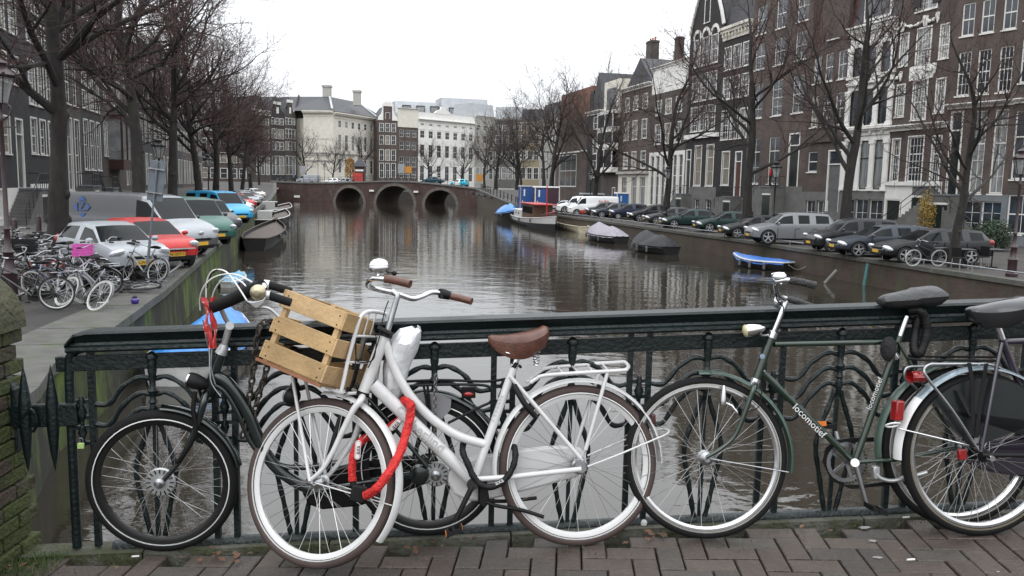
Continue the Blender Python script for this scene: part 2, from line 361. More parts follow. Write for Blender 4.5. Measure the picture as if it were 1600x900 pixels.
# herringbone: for every diagonal cell one flat and one upright brick
cells = []
for i in range(-80, 120):
    for j in range(-80, 80):
        m = (i+j) % 4 if False else (i-j) % 4
        if m == 0: cells.append(((i+1)*BW, (j+.5)*BW, 0))          # covers (i,j),(i+1,j)
        if m == 3: cells.append(((i+.5)*BW, (j+1-0)*BW-BW*0, 1))   # covers (i,j),(i,j+1)
cr, sr = cos(rot), sin(rot)
for (x, y, o) in cells:
    X = -1.28+x*cr-y*sr; Y = 3.0+x*sr+y*cr
    p = V((X, Y, 0)); off = (p-FA).dot(FN)
    if off < .125 or off > 4.2 or X < -3.6 or X > 6: continue
    z = DS*X-.004+rnd(-.003, .003)
    q = CM.inverted() @ (V((X, Y, z))-E0)
    vis = q.z < -.3 and abs(q.x/q.z) < .64 and abs(q.y/q.z) < .365
    k = random.choices(range(5), (4, 4, 2, 3, 2))[0]
    R = slope @ Matrix.Rotation(rot+(pi/2 if o else 0)+rnd(-.008, .008), 4, 'Z') @ Matrix.Rotation(rnd(-.006, .006), 4, 'X')
    if vis and nb < 298:
        b = bpy.data.objects.new('paving_brick', bm_h[k]); COL.objects.link(b); b.parent = dk
        b.matrix_world = Matrix.Translation((X, Y, z)) @ R; nb += 1
    elif off < 3.4:
        t = bmesh_brick(BL-.007, BW-.007); T = Matrix.Translation((X, Y, z)) @ R; bm_far[k].add([T @ v for v in t.v], t.f)
for k in range(5):
    if bm_far[k].v: o = part('paving_rest', bm_far[k], M_pbrick[k], dk, False); o['kind'] = 'stuff'
mb = MB(); mb.add([F(-3, .0, 3.35), F(9, .0, 3.35), F(9, .0, 9), F(-3, 0, 9)], [(0, 1, 2, 3)]); struct('bridge_road', mb, mat('asphalt', (.05, .05, .05), .9, scale=20, bump=.4, bscale=200))
# moss, leaves and litter at the foot of the fence
mb = MB()
for k in range(1700):
    u = rnd(-.95, 3.9); o = random.choice((rnd(.055, .14), rnd(.1, .3)*1)); 
    if k < 800: u = rnd(-.98, -.62); o = rnd(.05, .30)
    elif rnd(0, 1) < .35 or noise.noise(V((u*3, 2, 0))) < -.02: continue
    p = F(u, .006, o); h = rnd(.008, .028) if k >= 800 else rnd(.012, .055); a = rnd(0, 6.28); t = V((cos(a), sin(a), 0))*.0022; le = V((rnd(-1, 1), rnd(-1, 1), 0))*h*.5
    mb.add([p-t, p+t, p+V((0, 0, h))+le], [(0, 1, 2)])
o = struct('grass_and_moss', mb, mat('grass', (.05, .085, .02), .8, var=.5, scale=5), kind='stuff')
mb = MB()
for k in range(55):
    c = random.choice((-.78, -.7, .05, .95, 1.9, 2.6, rnd(-.8, 3.5))); u = c+random.gauss(0, .09); o = abs(random.gauss(.12, .05))+.03; p = F(u, .012+rnd(0, .01), o)
    a = rnd(0, 6.28); s_ = rnd(.008, .024); x = V((cos(a), sin(a), rnd(-.3, .3)))*s_; y = V((-sin(a), cos(a), rnd(-.2, .4)))*s_*.6
    mb.add([p-x, p-y+V((0, 0, .002)), p+x, p+y+V((0, 0, .003))], [(0, 1, 2), (0, 2, 3)])
struct('fallen_leaves', mb, mat('dead_leaf', (.12, .055, .028), .8, var=.5, scale=20), kind='stuff')
for (px, py, l_) in ((723, 0, 0),)[:0]: pass
for (px, py, sz, lab) in ((1417, 809, .02, 'white cigarette stub by the fence foot below the green bicycle pedal'), (1425, 875, .022, 'white cigarette stub lying on the paving bricks right of the middle'), (213, 870, .018, 'tiny white stub in the moss below the black bicycle front wheel')):
    p = deck(px, py, .012); m = MB(); m.cyl(p-V((sz, .003, -.002)), p+V((sz*.6, .004, .002)), .004, 8); solo('cigarette_stub', m, M_white, lab, 'cigarette stub')
p = deck(1006, 818, .02); m = MB(); m.sphere(p, (.016, .011, .02), 7, 5); solo('paper_scrap', m, M_white, 'crumpled white paper scrap against the fence foot behind the white bicycle wheel', 'litter')
# bird mess flattened on the bricks
mb = MB()
for (px, py, r) in ((1350, 824, .028), (1364, 845, .022), (1372, 871, .02), (1408, 857, .006), (1560, 893, .008)):
    c = deck(px, py, .0055); vs = [c+V((cos(a*.6)*r*rnd(.6, 1.3), sin(a*.6)*r*.6*rnd(.6, 1.2), 0)) for a in range(10)]; vs = [V((q.x, q.y, DS*q.x+.0055)) for q in vs]; mb.add(vs, [tuple(range(10))])
struct('dried_stains', mb, mat('stain', (.25, .24, .24), .9, var=.4, scale=60), kind='stuff')

# ---------------- the cast iron fence ----------------
fen = thing('bridge_railing', 'long dark green cast iron bridge railing with wavy curved bars', 'railing', F(1.3, 0))
SP = .3016; U0 = -.257
def FR(u, h, off=0): return F(u, h, off)
m = MB(); a, b = -.60, 7.6
prof = [(-.052, .985), (.052, .985), (.058, .975), (.045, .965), (.030, .935), (.036, .925), (.050, .918), (.052, .905), (.046, .896), (-.046, .896), (-.052, .92), (-.03, .935)]
P = []
for (u, dz) in ((a+.0, -.05), (a+.035, -.01), (a+.09, 0), (b, 0)): P.append([FR(u, h+(dz if h > .95 else 0), o) for (o, h) in prof+[prof[0]]])
m.grid(P); m.f.append(tuple(range(len(prof)))); m.mi.append(0)
part('top_rail', m, M_iron, fen, 30)
m = MB(); m.bar(FR(-.66, .842, 0), FR(b, .842, 0), .026, .066); part('middle_rail', m, M_iron, fen, False, .004)
m = MB(); m.tube([FR(-.45, .014, 0), FR(b, .014, 0)], .027, 14); part('bottom_rail', m, mat('worn_iron', (.007, .015, .016), .45, var=.4, scale=12, bump=.6, bscale=60, col2=(.035, .045, .045), mixp=(.5, .7), mscale=9), fen, 40)
def sbar(pts, r, nm='curved_bar', tp=None):
    c = bez(pts, 6); m = MB(); m.tube(c, [r*(1+.12*sin(i*1.3+pts[0].x*9)) for i in range(len(c))] if tp is None else tp, 8); return part(nm, m, M_iron, fen, 50)
for i in range(0, 26, 2):
    uc = U0+SP*(i); 
    if i > 24: break
    if uc > 7.2: break
    near = uc < 6
    # centre stem with its cap
    m = MB(); m.bar(FR(uc, .02, 0), FR(uc, .60, 0), .018, .018, up=V((0, 1, 0))); part('stem', m, M_iron, fen, False, .002)
    m = MB(); m.lathe([(.006, .58), (.013, .60), (.016, .64), (.012, .655), (.020, .665), (.012, .68), (.015, .70), (.022, .715), (.013, .73), (.014, .77), (.019, .80), (.017, .85), (.025, .855), (.026, .868), (.012, .882), (0.002, .886)], FR(uc, 0, .012), 12); part('stem_cap', m, M_iron, fen, 50)
    if not near: continue
    for s in (-1, 1):
        for (h0, h1) in ((.775, .655), (.705, .565), (.635, .475)):
            sbar([FR(uc+s*.008, h0-.012, 0), FR(uc+s*.06, h0-.004, .004), FR(uc+s*.13, (h0+h1)/2+.015, .006), FR(uc+s*.19, h1+.004, .003), FR(uc+s*.262, h1-.012+.022, 0)], .0115)
        sbar([FR(uc+s*.012, .60, .004), FR(uc+s*.045, .50, .004), FR(uc+s*.078, .40, .004), FR(uc+s*.082, .32, .004), FR(uc+s*.058, .20, .004), FR(uc+s*.035, .08, .004), FR(uc+s*.022, .02, .004)], .0115, 'root_bar')
for i in range(-1, 24, 2):
    uc = U0+SP*i
    for s in (-1, 1):
        if i == -1 and s == -1:
            # curved end post
            c = bez([FR(uc-.05, .02), FR(uc-.052, .5), FR(uc-.05, .80), FR(uc-.035, .885), FR(uc+.03, .912)], 6); m = MB(); m.tube(c, .02, 8); part('end_post', m, M_iron, fen, 50); continue
        m = MB(); m.bar(FR(uc+s*.042, .02, 0), FR(uc+s*.042, .905, 0), .026, .026, up=V((0, 1, 0))); part('post', m, M_iron, fen, False, .003)
    if uc < 6:
        m = MB()
        for (h) in (.675, .605, .56, .49): m.bar(FR(uc-.04, h, 0), FR(uc+.04, h, 0), .02, .016)
        m.lathe([(.004, .47), (.014, .49), (.008, .51), (.02, .54), (.008, .57), (.011, .60), (.022, .63), (.010, .66), (.014, .68), (.006, .70)], FR(uc, 0, .01), 10)
        part('post_clasp', m, M_iron, fen, 50)
# anchor: bar with spindle spikes and the plate on the pier
m = MB(); ua = -.57
m.bar(FR(-.89, .625, .02), FR(ua, .625, .02), .03, .10); 
part('anchor_bar', m, M_iron, fen, False, .006)
for u in (-.785, -.672):
    m = MB(); c = FR(u, 0, .03); m.lathe([(.001, .38), (.015, .46), (.024, .55), (.026, .60), (.026, .68), (.022, .72), (.010, .80), (.001, .845)], c, 8); part('spike', m, M_iron, fen, 60)
m = MB(); oc = [(-.045, -.19), (.045, -.19), (.075, -.13), (.075, .12), (.045, .18), (-.045, .18), (-.075, .12), (-.075, -.13)]
m.prism([FR(-.90+a_, .62+b_, .03) for a_, b_ in oc], -FN*.05, FN*.0); part('anchor_plate', m, M_iron, fen, False, .006)
m = MB(); m.tube(bez([FR(-.80, .60, .05), FR(-.75, .66, .05), FR(-.73, .60, .05), FR(-.75, .56, .04)], 5), .007, 6); part('ring', m, M_iron, fen)
# ---------------- mossy brick pier at the left end ----------------
M_pier = [mat('pier_brick_%s' % 'abcd'[i], c, .9, var=.35, scale=14, bump=1.2, bscale=45, col2=(.05, .064, .013), mixp=mp, mscale=4.5) for i, (c, mp) in enumerate((((.045, .034, .025), (.42, .58)), ((.036, .030, .022), (.38, .52)), ((.055, .038, .029), (.46, .62)), ((.034, .036, .018), (.32, .48))))]
pier = thing('brick_pier', 'mossy old brick pier with rounded cap at the left end of the railing', 'pier', (-2.5, 3.3, -.12))
pxr = -2.13; m = MB(); m.bx(-2.9, pxr-.05, 3.06, 3.56, -2.4, .92); part('core', m, M_joint, pier, False)
M_cap = mat('mossy_cap', (.060, .057, .030), .9, var=.35, scale=7, bump=1.5, bscale=30, col2=(.05, .058, .02), mixp=(.4, .6), mscale=4)
m = MB(); prof2 = [(pxr+.02-.20*(1-cos(a)), .90+.24*sin(a)) for a in [pi/2*j/10 for j in range(11)]]
prof2 = [(pxr-.03, .90)]+prof2+[(-2.95, 1.16), (-2.95, .90)]
pts = [V((x, 3.17, z)) for x, z in prof2]
rows = []
for (yy, ins) in ((2.98, .06), (3.0, .025), (3.05, 0), (3.3, 0), (3.57, 0), (3.62, .05)):
    rows.append([V((min(x, pxr+.02-ins) if x > -2.9 else x, yy, z-(ins if z > .95 else -ins*.5)+.008*noise.noise(V((x*9, yy*9, z*9))))) for x, z in prof2+[prof2[0]]])
m.grid(rows); m.f.append(tuple(range(len(prof2)))); m.mi.append(0); part('cap_stone', m, M_cap, pier, 50)
for c in range(20):
    z0 = -.42+c*.066; out = .035*(1-c/20)+rnd(-.006, .006)
    wdt = .205; x = pxr+out-.10+(.05 if c % 2 else 0)
    # header at the corner then stretchers leftwards on the front
    xs = [pxr+out]; 
    cur = pxr+out; first = .10 if c % 2 else .205
    for k in range(4):
        ln = first if k == 0 else .205
        m = MB(); e = rnd(-.004, .005); m.bx(cur-ln+.005, cur-.004, 3.02+e, 3.12, z0, z0+.058)
        for q in range(len(m.v)): m.v[q] += V((rnd(-.004, .004), rnd(-.004, .004), rnd(-.003, .003)))
        part('brick', m, random.choice(M_pier), pier, False, .006); cur -= ln
        if cur < -2.6: break
    cur = 3.125-(.10 if c % 2 else 0)
    for k in range(3 if c % 2 else 2):
        m = MB(); e = rnd(-.006, .006); m.bx(pxr-.08, pxr+out+e, cur+.004, min(3.575, cur+.20), z0, z0+.058); part('brick', m, random.choice(M_pier), pier, False, .006); cur += .205
# ---------------- the bicycles leaning on the railing ----------------
class BP:
    """plane of a leaning bicycle; picture points land on it, off = distance to its near side"""
    def __init__(s, front, rear, lean):
        s.f = deck(*front); s.r = deck(*rear); s.u = (s.r-s.f).normalized()         # front -> rear (to the right)
        h = V((-s.u.y, s.u.x, 0)).normalized()                                     # away from the viewer
        s.v = (V((0, 0, 1))*cos(lean)+h*sin(lean)).normalized(); s.v = (s.v-s.u*s.v.dot(s.u)).normalized()
        s.n = s.u.cross(s.v).normalized()
        if s.n.y > 0: s.n = -s.n
        s.sf = None
    def P(s, x, y, o=0): return onpl(x, y, s.r+s.n*o, s.n)
    def steer(s, bot, top, ang):
        a, b = s.P(*bot), s.P(*top); s.h = (b-a).normalized(); f0 = (-s.u-s.h*(-s.u).dot(s.h)).normalized()
        s.sf = (f0*cos(ang)-s.n*sin(ang)).normalized(); s.sl = (s.n*cos(ang)+f0*sin(ang)).normalized(); s.so = a
    def S(s, x, y, o=0):
        return onpl(x, y, s.so+s.sl*o, s.sl)
    def pts(s, l, o=0, st=False):
        f = s.S if st else s.P
        return [f(q[0], q[1], q[2] if len(q) > 2 else o) for q in l]
def wheel(bk, c, ax, R, tyre, rim, spoke, tr=.019, rimd=.018, stripe=None, side=None, hub=None, hubr=.018, nsp=36, hubw=.045, flr=.026, stripe_r=None, seed=0):
    ax = ax.normalized()
    m = MB(); rr = R-2*tr
    m.ring(c, ax, rr, [(.008, -.0125), (.008, .0125), (-rimd*.3, .0125), (-rimd, .006), (-rimd, -.006), (-rimd*.3, -.0125)], 64)
    wl = part('wheel', m, rim, bk, 30)
    m = MB(); m.ring(c, ax, R-tr, circ(tr, 12), 64); part('tyre', m, tyre, wl, True)
    if stripe:
        m = MB(); sr = stripe_r or R-1.55*tr
        m.ring(c, ax, sr, [(.0022, -tr*.90), (.0022, tr*.90), (-.0022, tr*.96), (-.0022, -tr*.96)], 64); part('reflective_stripe', m, stripe, wl, True)
    if side:
        m = MB(); m.ring(c, ax, R-tr*1.25, [(.010, -tr*.86), (.010, tr*.86), (-.008, tr*.94), (-.008, -tr*.94)], 64); part('sidewall', m, side, wl, True)
    m = MB(); u = ax.orthogonal().normalized(); q = ax.cross(u)
    for k in range(nsp):
        sd = 1 if k % 2 else -1; a = 2*pi*k/nsp+seed; b = a+(1 if (k//2) % 2 else -1)*radians(48)
        p0 = c+ax*sd*hubw*.62+(u*cos(b)+q*sin(b))*flr; p1 = c+ax*sd*.004+(u*cos(a)+q*sin(a))*(rr-rimd+.004)
        m.tube([p0, p1], .00125, 4, False)
    part('spokes', m, spoke, wl, True)
    m = MB(); M = Matrix((u, q, ax)).transposed()
    m.lathe([(.004, -hubw-.02), (.006, -hubw-.02), (.006, -hubw), (hubr*.7, -hubw), (flr+.003, -hubw*.66), (flr+.003, -hubw*.58), (hubr, -hubw*.5), (hubr, hubw*.5), (flr+.003, hubw*.58), (flr+.003, hubw*.66), (hubr*.7, hubw), (.006, hubw), (.006, hubw+.02), (.004, hubw+.02)], c, 20, M)
    part('hub', m, hub or M_steel, wl, 35); return wl
def fender(bk, c, ax, R, a0, a1, wd, m_, up, fw, nm='mudguard', n=40, th=.0012):
    """curved guard between two angles measured from fw towards up"""
    P = []
    for k in range(n+1):
        a = radians(a0+(a1-a0)*k/n); d = fw*cos(a)+up*sin(a); row = []
        for j in range(9):
            t = -1+2*j/8; row.append(c+d*(R+.012-(.010+.004)*abs(t)**2.2)+ax*t*wd)
        for j in range(9):
            t = 1-2*j/8; row.append(c+d*(R+.012-th*1.5-(.010+.004)*abs(t)**2.2)+ax*t*wd)
        row.append(row[0]); P.append(row)
    m = MB(); m.grid(P); return part(nm, m, m_, bk, 50)
def T(bk, nm, pts, r, m_, n=10, curve=6, flat=None):
    m = MB(); p = bez(pts, curve) if curve else pts
    if isinstance(r, tuple): r = [r[0]+(r[1]-r[0])*k/(len(p)-1) for k in range(len(p))]
    m.tube(p, r, n); return part(nm, m, m_, bk, 50)
def saddle(bk, P0, P1, n, h, wn, ww, m_, sag=.02, thick=.05, post=None):
    """P0 nose, P1 tail (world), n sideways, h up"""
    rows = []; K = 16
    for k in range(K+1):
        t = k/K; c = P0.lerp(P1, t); w_ = wn+(ww-wn)*(1/(1+math.exp(-(t-.52)*11))); 
        if k == 0: w_ *= .5
        if t > .85: w_ *= 1-.45*((t-.85)/.15)**2
        z = sag*( (t-.45)**2*4 ) - sag*.3; th = thick*(.62+.9*sin(min(1, t*1.15)*pi*.78))
        if k in (0, K): th *= .55
        row = []
        for j in range(14):
            a = 2*pi*j/14; x = cos(a); y = sin(a)
            row.append(c+n*(abs(x)**.8*(1 if x > 0 else -1))*w_+h*(z+(y*th*.28 if y > 0 else y*th*.72*(.55+.45*abs(x)))))
        row.append(row[0]); rows.append(row)
    m = MB(); m.grid(rows); m.f.append(tuple(range(14))); m.mi.append(0); m.f.append(tuple(15*K+j for j in range(14))); m.mi.append(0)
    return part('saddle', m, m_, bk, 60)
def box_at(c, x, y, z, d):
    m = MB(); m.box(c, d, M=Matrix((x.normalized(), y.normalized(), z.normalized())).transposed()); return m
M_wb = mat('white_enamel', (.64, .64, .635), .3, var=.08, scale=4, coat=.25, col2=(.48, .46, .42), mixp=(.58, .8), mscale=5)
M_brown = mat('brown_leather', (.105, .040, .026), .42, var=.25, scale=25, bump=.2, bscale=120)
M_btyre = mat('brown_tyre', (.062, .041, .036), .75, var=.2, bump=.2, bscale=150)
M_spoke = mat('spoke_steel', (.5, .5, .5), .3, .9, var=.1)
M_blk = mat('black_plastic', (.006, .006, .0065), .55, var=.3, spec=.25)
M_stripe = mat('reflective_stripe', (.72, .73, .72), .4, var=.03)
M_red = mat('red_lens', (.27, .008, .008), .2, var=.2, scale=30, coat=.5)
M_org = mat('orange_reflector', (.75, .20, .03), .25, var=.1)
# ---- white bicycle with the crate ----
wb = thing('bicycle', 'white ladies bicycle with brown tyres and saddle, wooden crate on its front carrier', 'bicycle', deck(700, 860))
b = BP((497, 890), (903, 853), radians(8)); b.steer((567, 614), (601, 525), radians(28))
rh = b.P(904, 727); fh = b.S(500, 753)
print('white R', (rh-b.r).length, 'front', (fh.z-DS*fh.x)/b.v.z)
wheel(wb, rh, b.n, .347, M_btyre, M_wb, M_spoke, .0215, .017, M_stripe, hub=M_steel, hubr=.035, seed=.1)
wheel(wb, fh, b.sl, .347, M_btyre, M_wb, M_spoke, .0215, .017, M_stripe, hub=M_steel, seed=.2)
UF = -b.u
fender(wb, rh, b.n, .365, -2, 212-30, .030, M_wb, b.v, b.u)
sup = b.sf.cross(b.sl); sup = sup if sup.z > 0 else -sup
fvert = (V((0, 0, 1))-b.sl*b.sl.z).normalized(); fhor = (b.sf-fvert*b.sf.dot(fvert)).normalized()
fender(wb, fh, b.sl, .362, 84, 212, .030, M_wb, fvert, fhor)
fr = T(wb, 'frame', b.pts([(583, 600), (735, 748)]), .0285, M_wb, 16, 0)
T(wb, 'curved_top_tube', b.pts([(600, 530), (607, 550), (617, 577), (629, 600), (648, 627), (680, 658), (716, 681), (757, 694)]), .0195, M_wb, 14)
T(wb, 'head_tube', b.pts([(602, 522), (567, 616)]), .0245, M_wb, 16, 0)
T(wb, 'seat_tube', b.pts([(804, 570), (741, 748)]), .0175, M_wb, 14, 0)
T(wb, 'headset', [b.P(605, 517), b.P(602, 526)], .029, M_blk, 16, 0); T(wb, 'headset', [b.P(568, 612), b.P(566, 618)], .027, M_blk, 16, 0)
for o in (.058, -.058):
    T(wb, 'seat_stay', [b.P(797, 588, o*.3), b.P(907, 716, o)], .0095, M_wb, 10, 0)
    T(wb, 'chain_stay', [b.P(742, 749, o*.5), b.P(800, 745, o*.8), b.P(908, 733, o)], .0115, M_wb, 10, 0)
T(wb, 'seat_post', b.pts([(804, 571), (812, 546)]), .0135, M_chrome, 12, 0)
m = MB(); m.tube(b.pts([(801, 569), (806, 573)]), .020, 12); m.tube([b.P(811, 571, .02), b.P(814, 574, .03)], .006, 8); part('seat_clamp', m, M_blk, wb, 40)
sd = saddle(wb, b.P(763, 535), b.P(855, 528), b.n, b.v, .022, .095, M_brown, .035, .10)
m = MB()
for o in (.05, -.05):
    c0, c1 = b.P(838, 545, o), b.P(838, 571, o); hl = [c0.lerp(c1, k/40)+(b.n*cos(k*.95)+b.u*sin(k*.95))*(.018-.008*k/40) for k in range(41)]; m.tube(hl, .003, 6)
    m.tube([b.P(790, 551, o*.5), b.P(812, 556, o*.5), b.P(842, 548, o)], .0035, 6)
part('saddle_springs', m, M_chrome, wb, 50)
# fork, carrier
for s_ in (1, -1):
    p = b.pts([(567, 618, .0), (563, 626, .045*s_), (551, 642, .055*s_), (536, 672, .055*s_), (520, 706, .055*s_), (504, 733, .055*s_), (484, 751, .055*s_)], 0, True) if s_ > 0 else [b.S(567, 618), b.S(570, 628, -.045), b.S(565, 650, -.055), b.S(553, 685, -.055), b.S(538, 711, -.055), b.S(522, 733, -.055), b.S(509, 748, -.055)]
    T(wb, 'fork', p, (.0155, .0085), M_wb, 12)
    T(wb, 'carrier_strut', [b.S(457, 590, .05)+(0 if s_ > 0 else 1)*b.sl*(-.10), (b.S(484, 752, .06) if s_ > 0 else b.S(510, 748, -.06))], .0075, M_wb, 8, 0)
    T(wb, 'mudguard_stay', [fh+b.sl*.05*s_, fh-fhor*.352-fvert*.045+b.sl*.028*s_], .0028, M_wb, 6, 0)
hb = b.S
T(wb, 'carrier_frame', [hb(533, 612, .09), hb(538, 590, .09), hb(545, 558, .09), hb(557, 515, .09), hb(564, 495, .08), hb(576, 487, .04), hb(597, 489, -.06), hb(604, 497, -.09), hb(596, 540, -.09), hb(590, 580, -.09), hb(585, 612, -.09)], .0085, M_wb, 10)
m = MB()
for (x, y, x2, y2) in ((558, 525, 597, 527), (545, 566, 592, 567)): m.tube([hb(x, y, .09), hb(x2, y2, -.09)], .006, 8)
m.tube([hb(578, 487, .03), hb(567, 526, .03)], .004, 8); m.tube([hb(588, 488, -.03), hb(577, 527, -.03)], .004, 8)
part('carrier_bars', m, M_wb, wb, 50)
T(wb, 'carrier_stay', [hb(509, 604, .06), hb(532, 614, .05), hb(560, 614, 0)], .0075, M_wb, 8); T(wb, 'carrier_stay', [hb(530, 600, -.06), hb(560, 612, -.05), hb(572, 616, 0)], .0075, M_wb, 8)
# stem and bars
T(wb, 'stem', [b.S(605, 519), b.S(620, 466), b.S(621, 461), b.S(613, 455)], .0125, M_steel, 12, 0)
T(wb, 'handlebar', [hb(602, 436, .27), hb(588, 435, .27), hb(578, 438, .24), hb(575, 446, .18), hb(582, 450, .11), hb(597, 454, .05), hb(612, 457, 0), hb(628, 462, -.05), hb(645, 467, -.10), hb(660, 463, -.16), hb(674, 457, -.21), hb(690, 458, -.26)], .0112, M_chrome, 12)
T(wb, 'grip', [hb(602, 436, .27), hb(606, 436, .27), hb(622, 439, .27), hb(638, 443, .27), hb(641, 444, .27)], .0165, M_brown, 14, 0)
T(wb, 'grip', [hb(702, 462, -.28), hb(706, 463, -.28), hb(720, 466, -.28), hb(734, 470, -.28), hb(737, 471, -.28)], .0165, M_brown, 14, 0)
m = MB(); m.tube([hb(686, 458, -.26), hb(692, 459, -.265), hb(703, 462, -.28)], [.021, .024, .020], 14); m.tube([hb(688, 452, -.25), hb(690, 466, -.25)], .010, 8); part('gear_shifter', m, M_blk, wb, 40)
M3 = Matrix((b.u, b.n, b.v)).transposed()
m = MB(); m.lathe([(.020, -.024), (.036, -.018), (.040, -.006), (.040, .004), (.039, .006), (.041, .008), (.036, .022), (.022, .032), (.001, .036)], hb(592, 418, .26), 24, M3); m.tube([hb(592, 425, .26), hb(590, 436, .26)], .007, 8); bl = part('bell', m, M_chrome, wb, 45)
m = MB(); m.sphere(hb(616, 427, .24), (.011, .008, .010), 10, 6); m.tube([hb(616, 427, .24), hb(604, 425, .25)], .003, 6); part('bell_lever', m, M_blk, bl)
for ps in ([hb(607, 470, .02), hb(600, 490, .03), hb(592, 530, .04), hb(582, 560, .05), hb(575, 575, .05)], [hb(583, 512, .03), hb(588, 530, .05), hb(584, 560, .06), hb(570, 566, .05), hb(557, 562, .05), hb(556, 535, .05), hb(556, 560, .07), hb(552, 590, .07), hb(543, 612, .06), hb(535, 616, .04)]): T(wb, 'cable', ps, .0026, M_blk, 6)
m = MB(); m.tube([b.P(590, 512, .02), b.P(611, 522, .03)], .011, 8); part('lock_bracket', m, M_blk, wb, 40)
# head lamp
lc = hb(456, 619, .03); m = MB(); m.sphere(lc, .038, 16, 10); m.tube([lc, hb(459, 598, .0)], .006, 6); lp = part('head_lamp', m, M_blk, wb)
m = MB(); u_ = b.sf; q_ = u_.orthogonal().normalized(); m.lathe([(.034, .014), (.036, .020), (.030, .026), (.001, .034)], lc, 18, Matrix((q_, u_.cross(q_), u_)).transposed()); part('lens', m, M_glass2, lp)
# chain case, crank, pedals
def plate(bk, nm, b_, poly, o, th, m_, bev=.01):
    m = MB(); m.prism([b_.P(x, y, o) for x, y in poly], b_.n*-th/2, b_.n*th/2); return part(nm, m, m_, bk, 30, bev)
plate(wb, 'chain_case', b, [(699, 752), (701, 738), (708, 727), (720, 720), (745, 712), (800, 703), (850, 697), (893, 695), (908, 700), (916, 714), (915, 732), (900, 745), (860, 756), (790, 774), (752, 783), (728, 781), (708, 771)], -.060, .035, M_wb, .012)
T(wb, 'crank', [b.P(738, 760, .062), b.P(736, 764, .066), b.P(712, 812, .07)], (.014, .010), M_blk, 10, 0)
m = MB(); m.cyl(b.P(738, 757, -.02), b.P(738, 757, .07), .024, 16); part('bottom_bracket', m, M_blk, wb, 40)
def pedal(bk, b_, x, y, o, w_=.045, ax=None, col=M_blk, refl=M_org):
    c = b_.P(x, y, o); m = MB(); X = b_.u; Y = b_.n; Z = b_.v
    if ax is not None: X = ax
    for s_ in (-1, 1): m.add(box_at(c+X*.028*s_, X, Y, Z, (.010, .085, .022)).v, box_at(c, X, Y, Z, (1, 1, 1)).f)
    for s_ in (-1, 1): m.add(box_at(c+Y*.038*s_, X, Y, Z, (.06, .008, .018)).v, box_at(c, X, Y, Z, (1, 1, 1)).f)
    m.cyl(c-Y*.05, c+Y*.045, .007, 8); p = part('pedal', m, col, bk, 30)
    for s_ in (-1, 1): part('reflector', box_at(c+X*.0345*s_, X, Y, Z, (.004, .045, .014)), refl, p, False)
p_ = pedal(wb, b, 709, 828, .12, ax=(b.u*.9+b.v*.3).normalized())
T(wb, 'kickstand', [b.P(755, 782, .01), b.P(775, 790, .02), b.P(815, 797, .03), b.P(850, 808, .05)], .0085, M_blk, 8)
T(wb, 'kickstand', [b.P(755, 782, -.01), b.P(790, 783, -.03), b.P(838, 778, -.05)], .0085, M_blk, 8)
plate(wb, 'kickstand_bracket', b, [(748, 750), (760, 750), (764, 778), (756, 793), (747, 786)], 0, .04, M_blk, .006)
# rear carrier and stays
rk = b.P
T(wb, 'rear_carrier', [rk(829, 598, .05), rk(838, 592, .055), rk(850, 587, .06), rk(900, 583, .06), rk(970, 579, .06), rk(979, 577, .05), rk(982, 572, 0), rk(977, 567, -.05), rk(968, 566, -.06), rk(900, 571, -.06), rk(856, 575, -.06), rk(840, 583, -.055), rk(822, 597, -.05)], .0085, M_wb, 10)
m = MB()
for (x0, y0, x1, y1) in ((878, 581, 870, 573), (902, 580, 894, 572), (925, 579, 917, 570), (949, 578, 941, 569)): m.tube([rk(x0, y0, .06), rk(x1, y1, -.06)], .0045, 8)
part('carrier_bars', m, M_wb, wb, 40)
T(wb, 'carrier_strut', [rk(949, 583, .06), rk(915, 703, .06)], .0085, M_wb, 8, 0); T(wb, 'carrier_strut', [rk(936, 583, -.06), rk(897, 705, -.06)], .0085, M_wb, 8, 0)
T(wb, 'mudguard_stay', [rk(918, 729, .06), rk(960, 713, .055), rk(1024, 686, .04), rk(1042, 678, .02), rk(1044, 672, 0), rk(1028, 671, -.03), rk(985, 684, -.05), rk(918, 712, -.06)], .0042, M_wb, 8)
T(wb, 'frame_lock', [rk(803, 602, .03), rk(812, 618, .05), rk(822, 634, .06), rk(836, 650, .055)], .0125, M_blk, 10)
m = box_at(rk(1019, 654, 0), b.u, b.n, b.v, (.02, .05, .045)); part('tail_lamp', m, mat('dark_red_lens', (.06, .012, .012), .2, var=.2), wb, 30, .006)
# lettering on the tubes
M_txt = mat('grey_lettering', (.48, .47, .46), .5, var=.1)
def lett(bk, b_, s, size, x0, y0, x1, y1, o, m_, parent=None, nm='lettering'):
    a, c = b_.P(x0, y0, o), b_.P(x1, y1, o); X = (c-a).normalized(); Z = b_.n; Y = Z.cross(X).normalized()
    M = Matrix(((X.x, Y.x, Z.x, 0), (X.y, Y.y, Z.y, 0), (X.z, Y.z, Z.z, 0), (0, 0, 0, 1))); M.translation = (a+c)/2
    return part(nm, textmesh(s, size, M, .0008), m_, parent or bk, False)
lett(wb, b, 'berlind', .062, 643, 662, 694, 703, .0295, M_txt, fr); lett(wb, b, 'C A R R I E R', .017, 650, 679, 690, 711, .0285, M_txt, fr); lett(wb, b, 'C', .045, 620, 636, 632, 646, .0295, M_txt, fr)
lett(wb, b, 'C  R U N N E R', .018, 762, 676, 792, 600, .0185, M_txt)
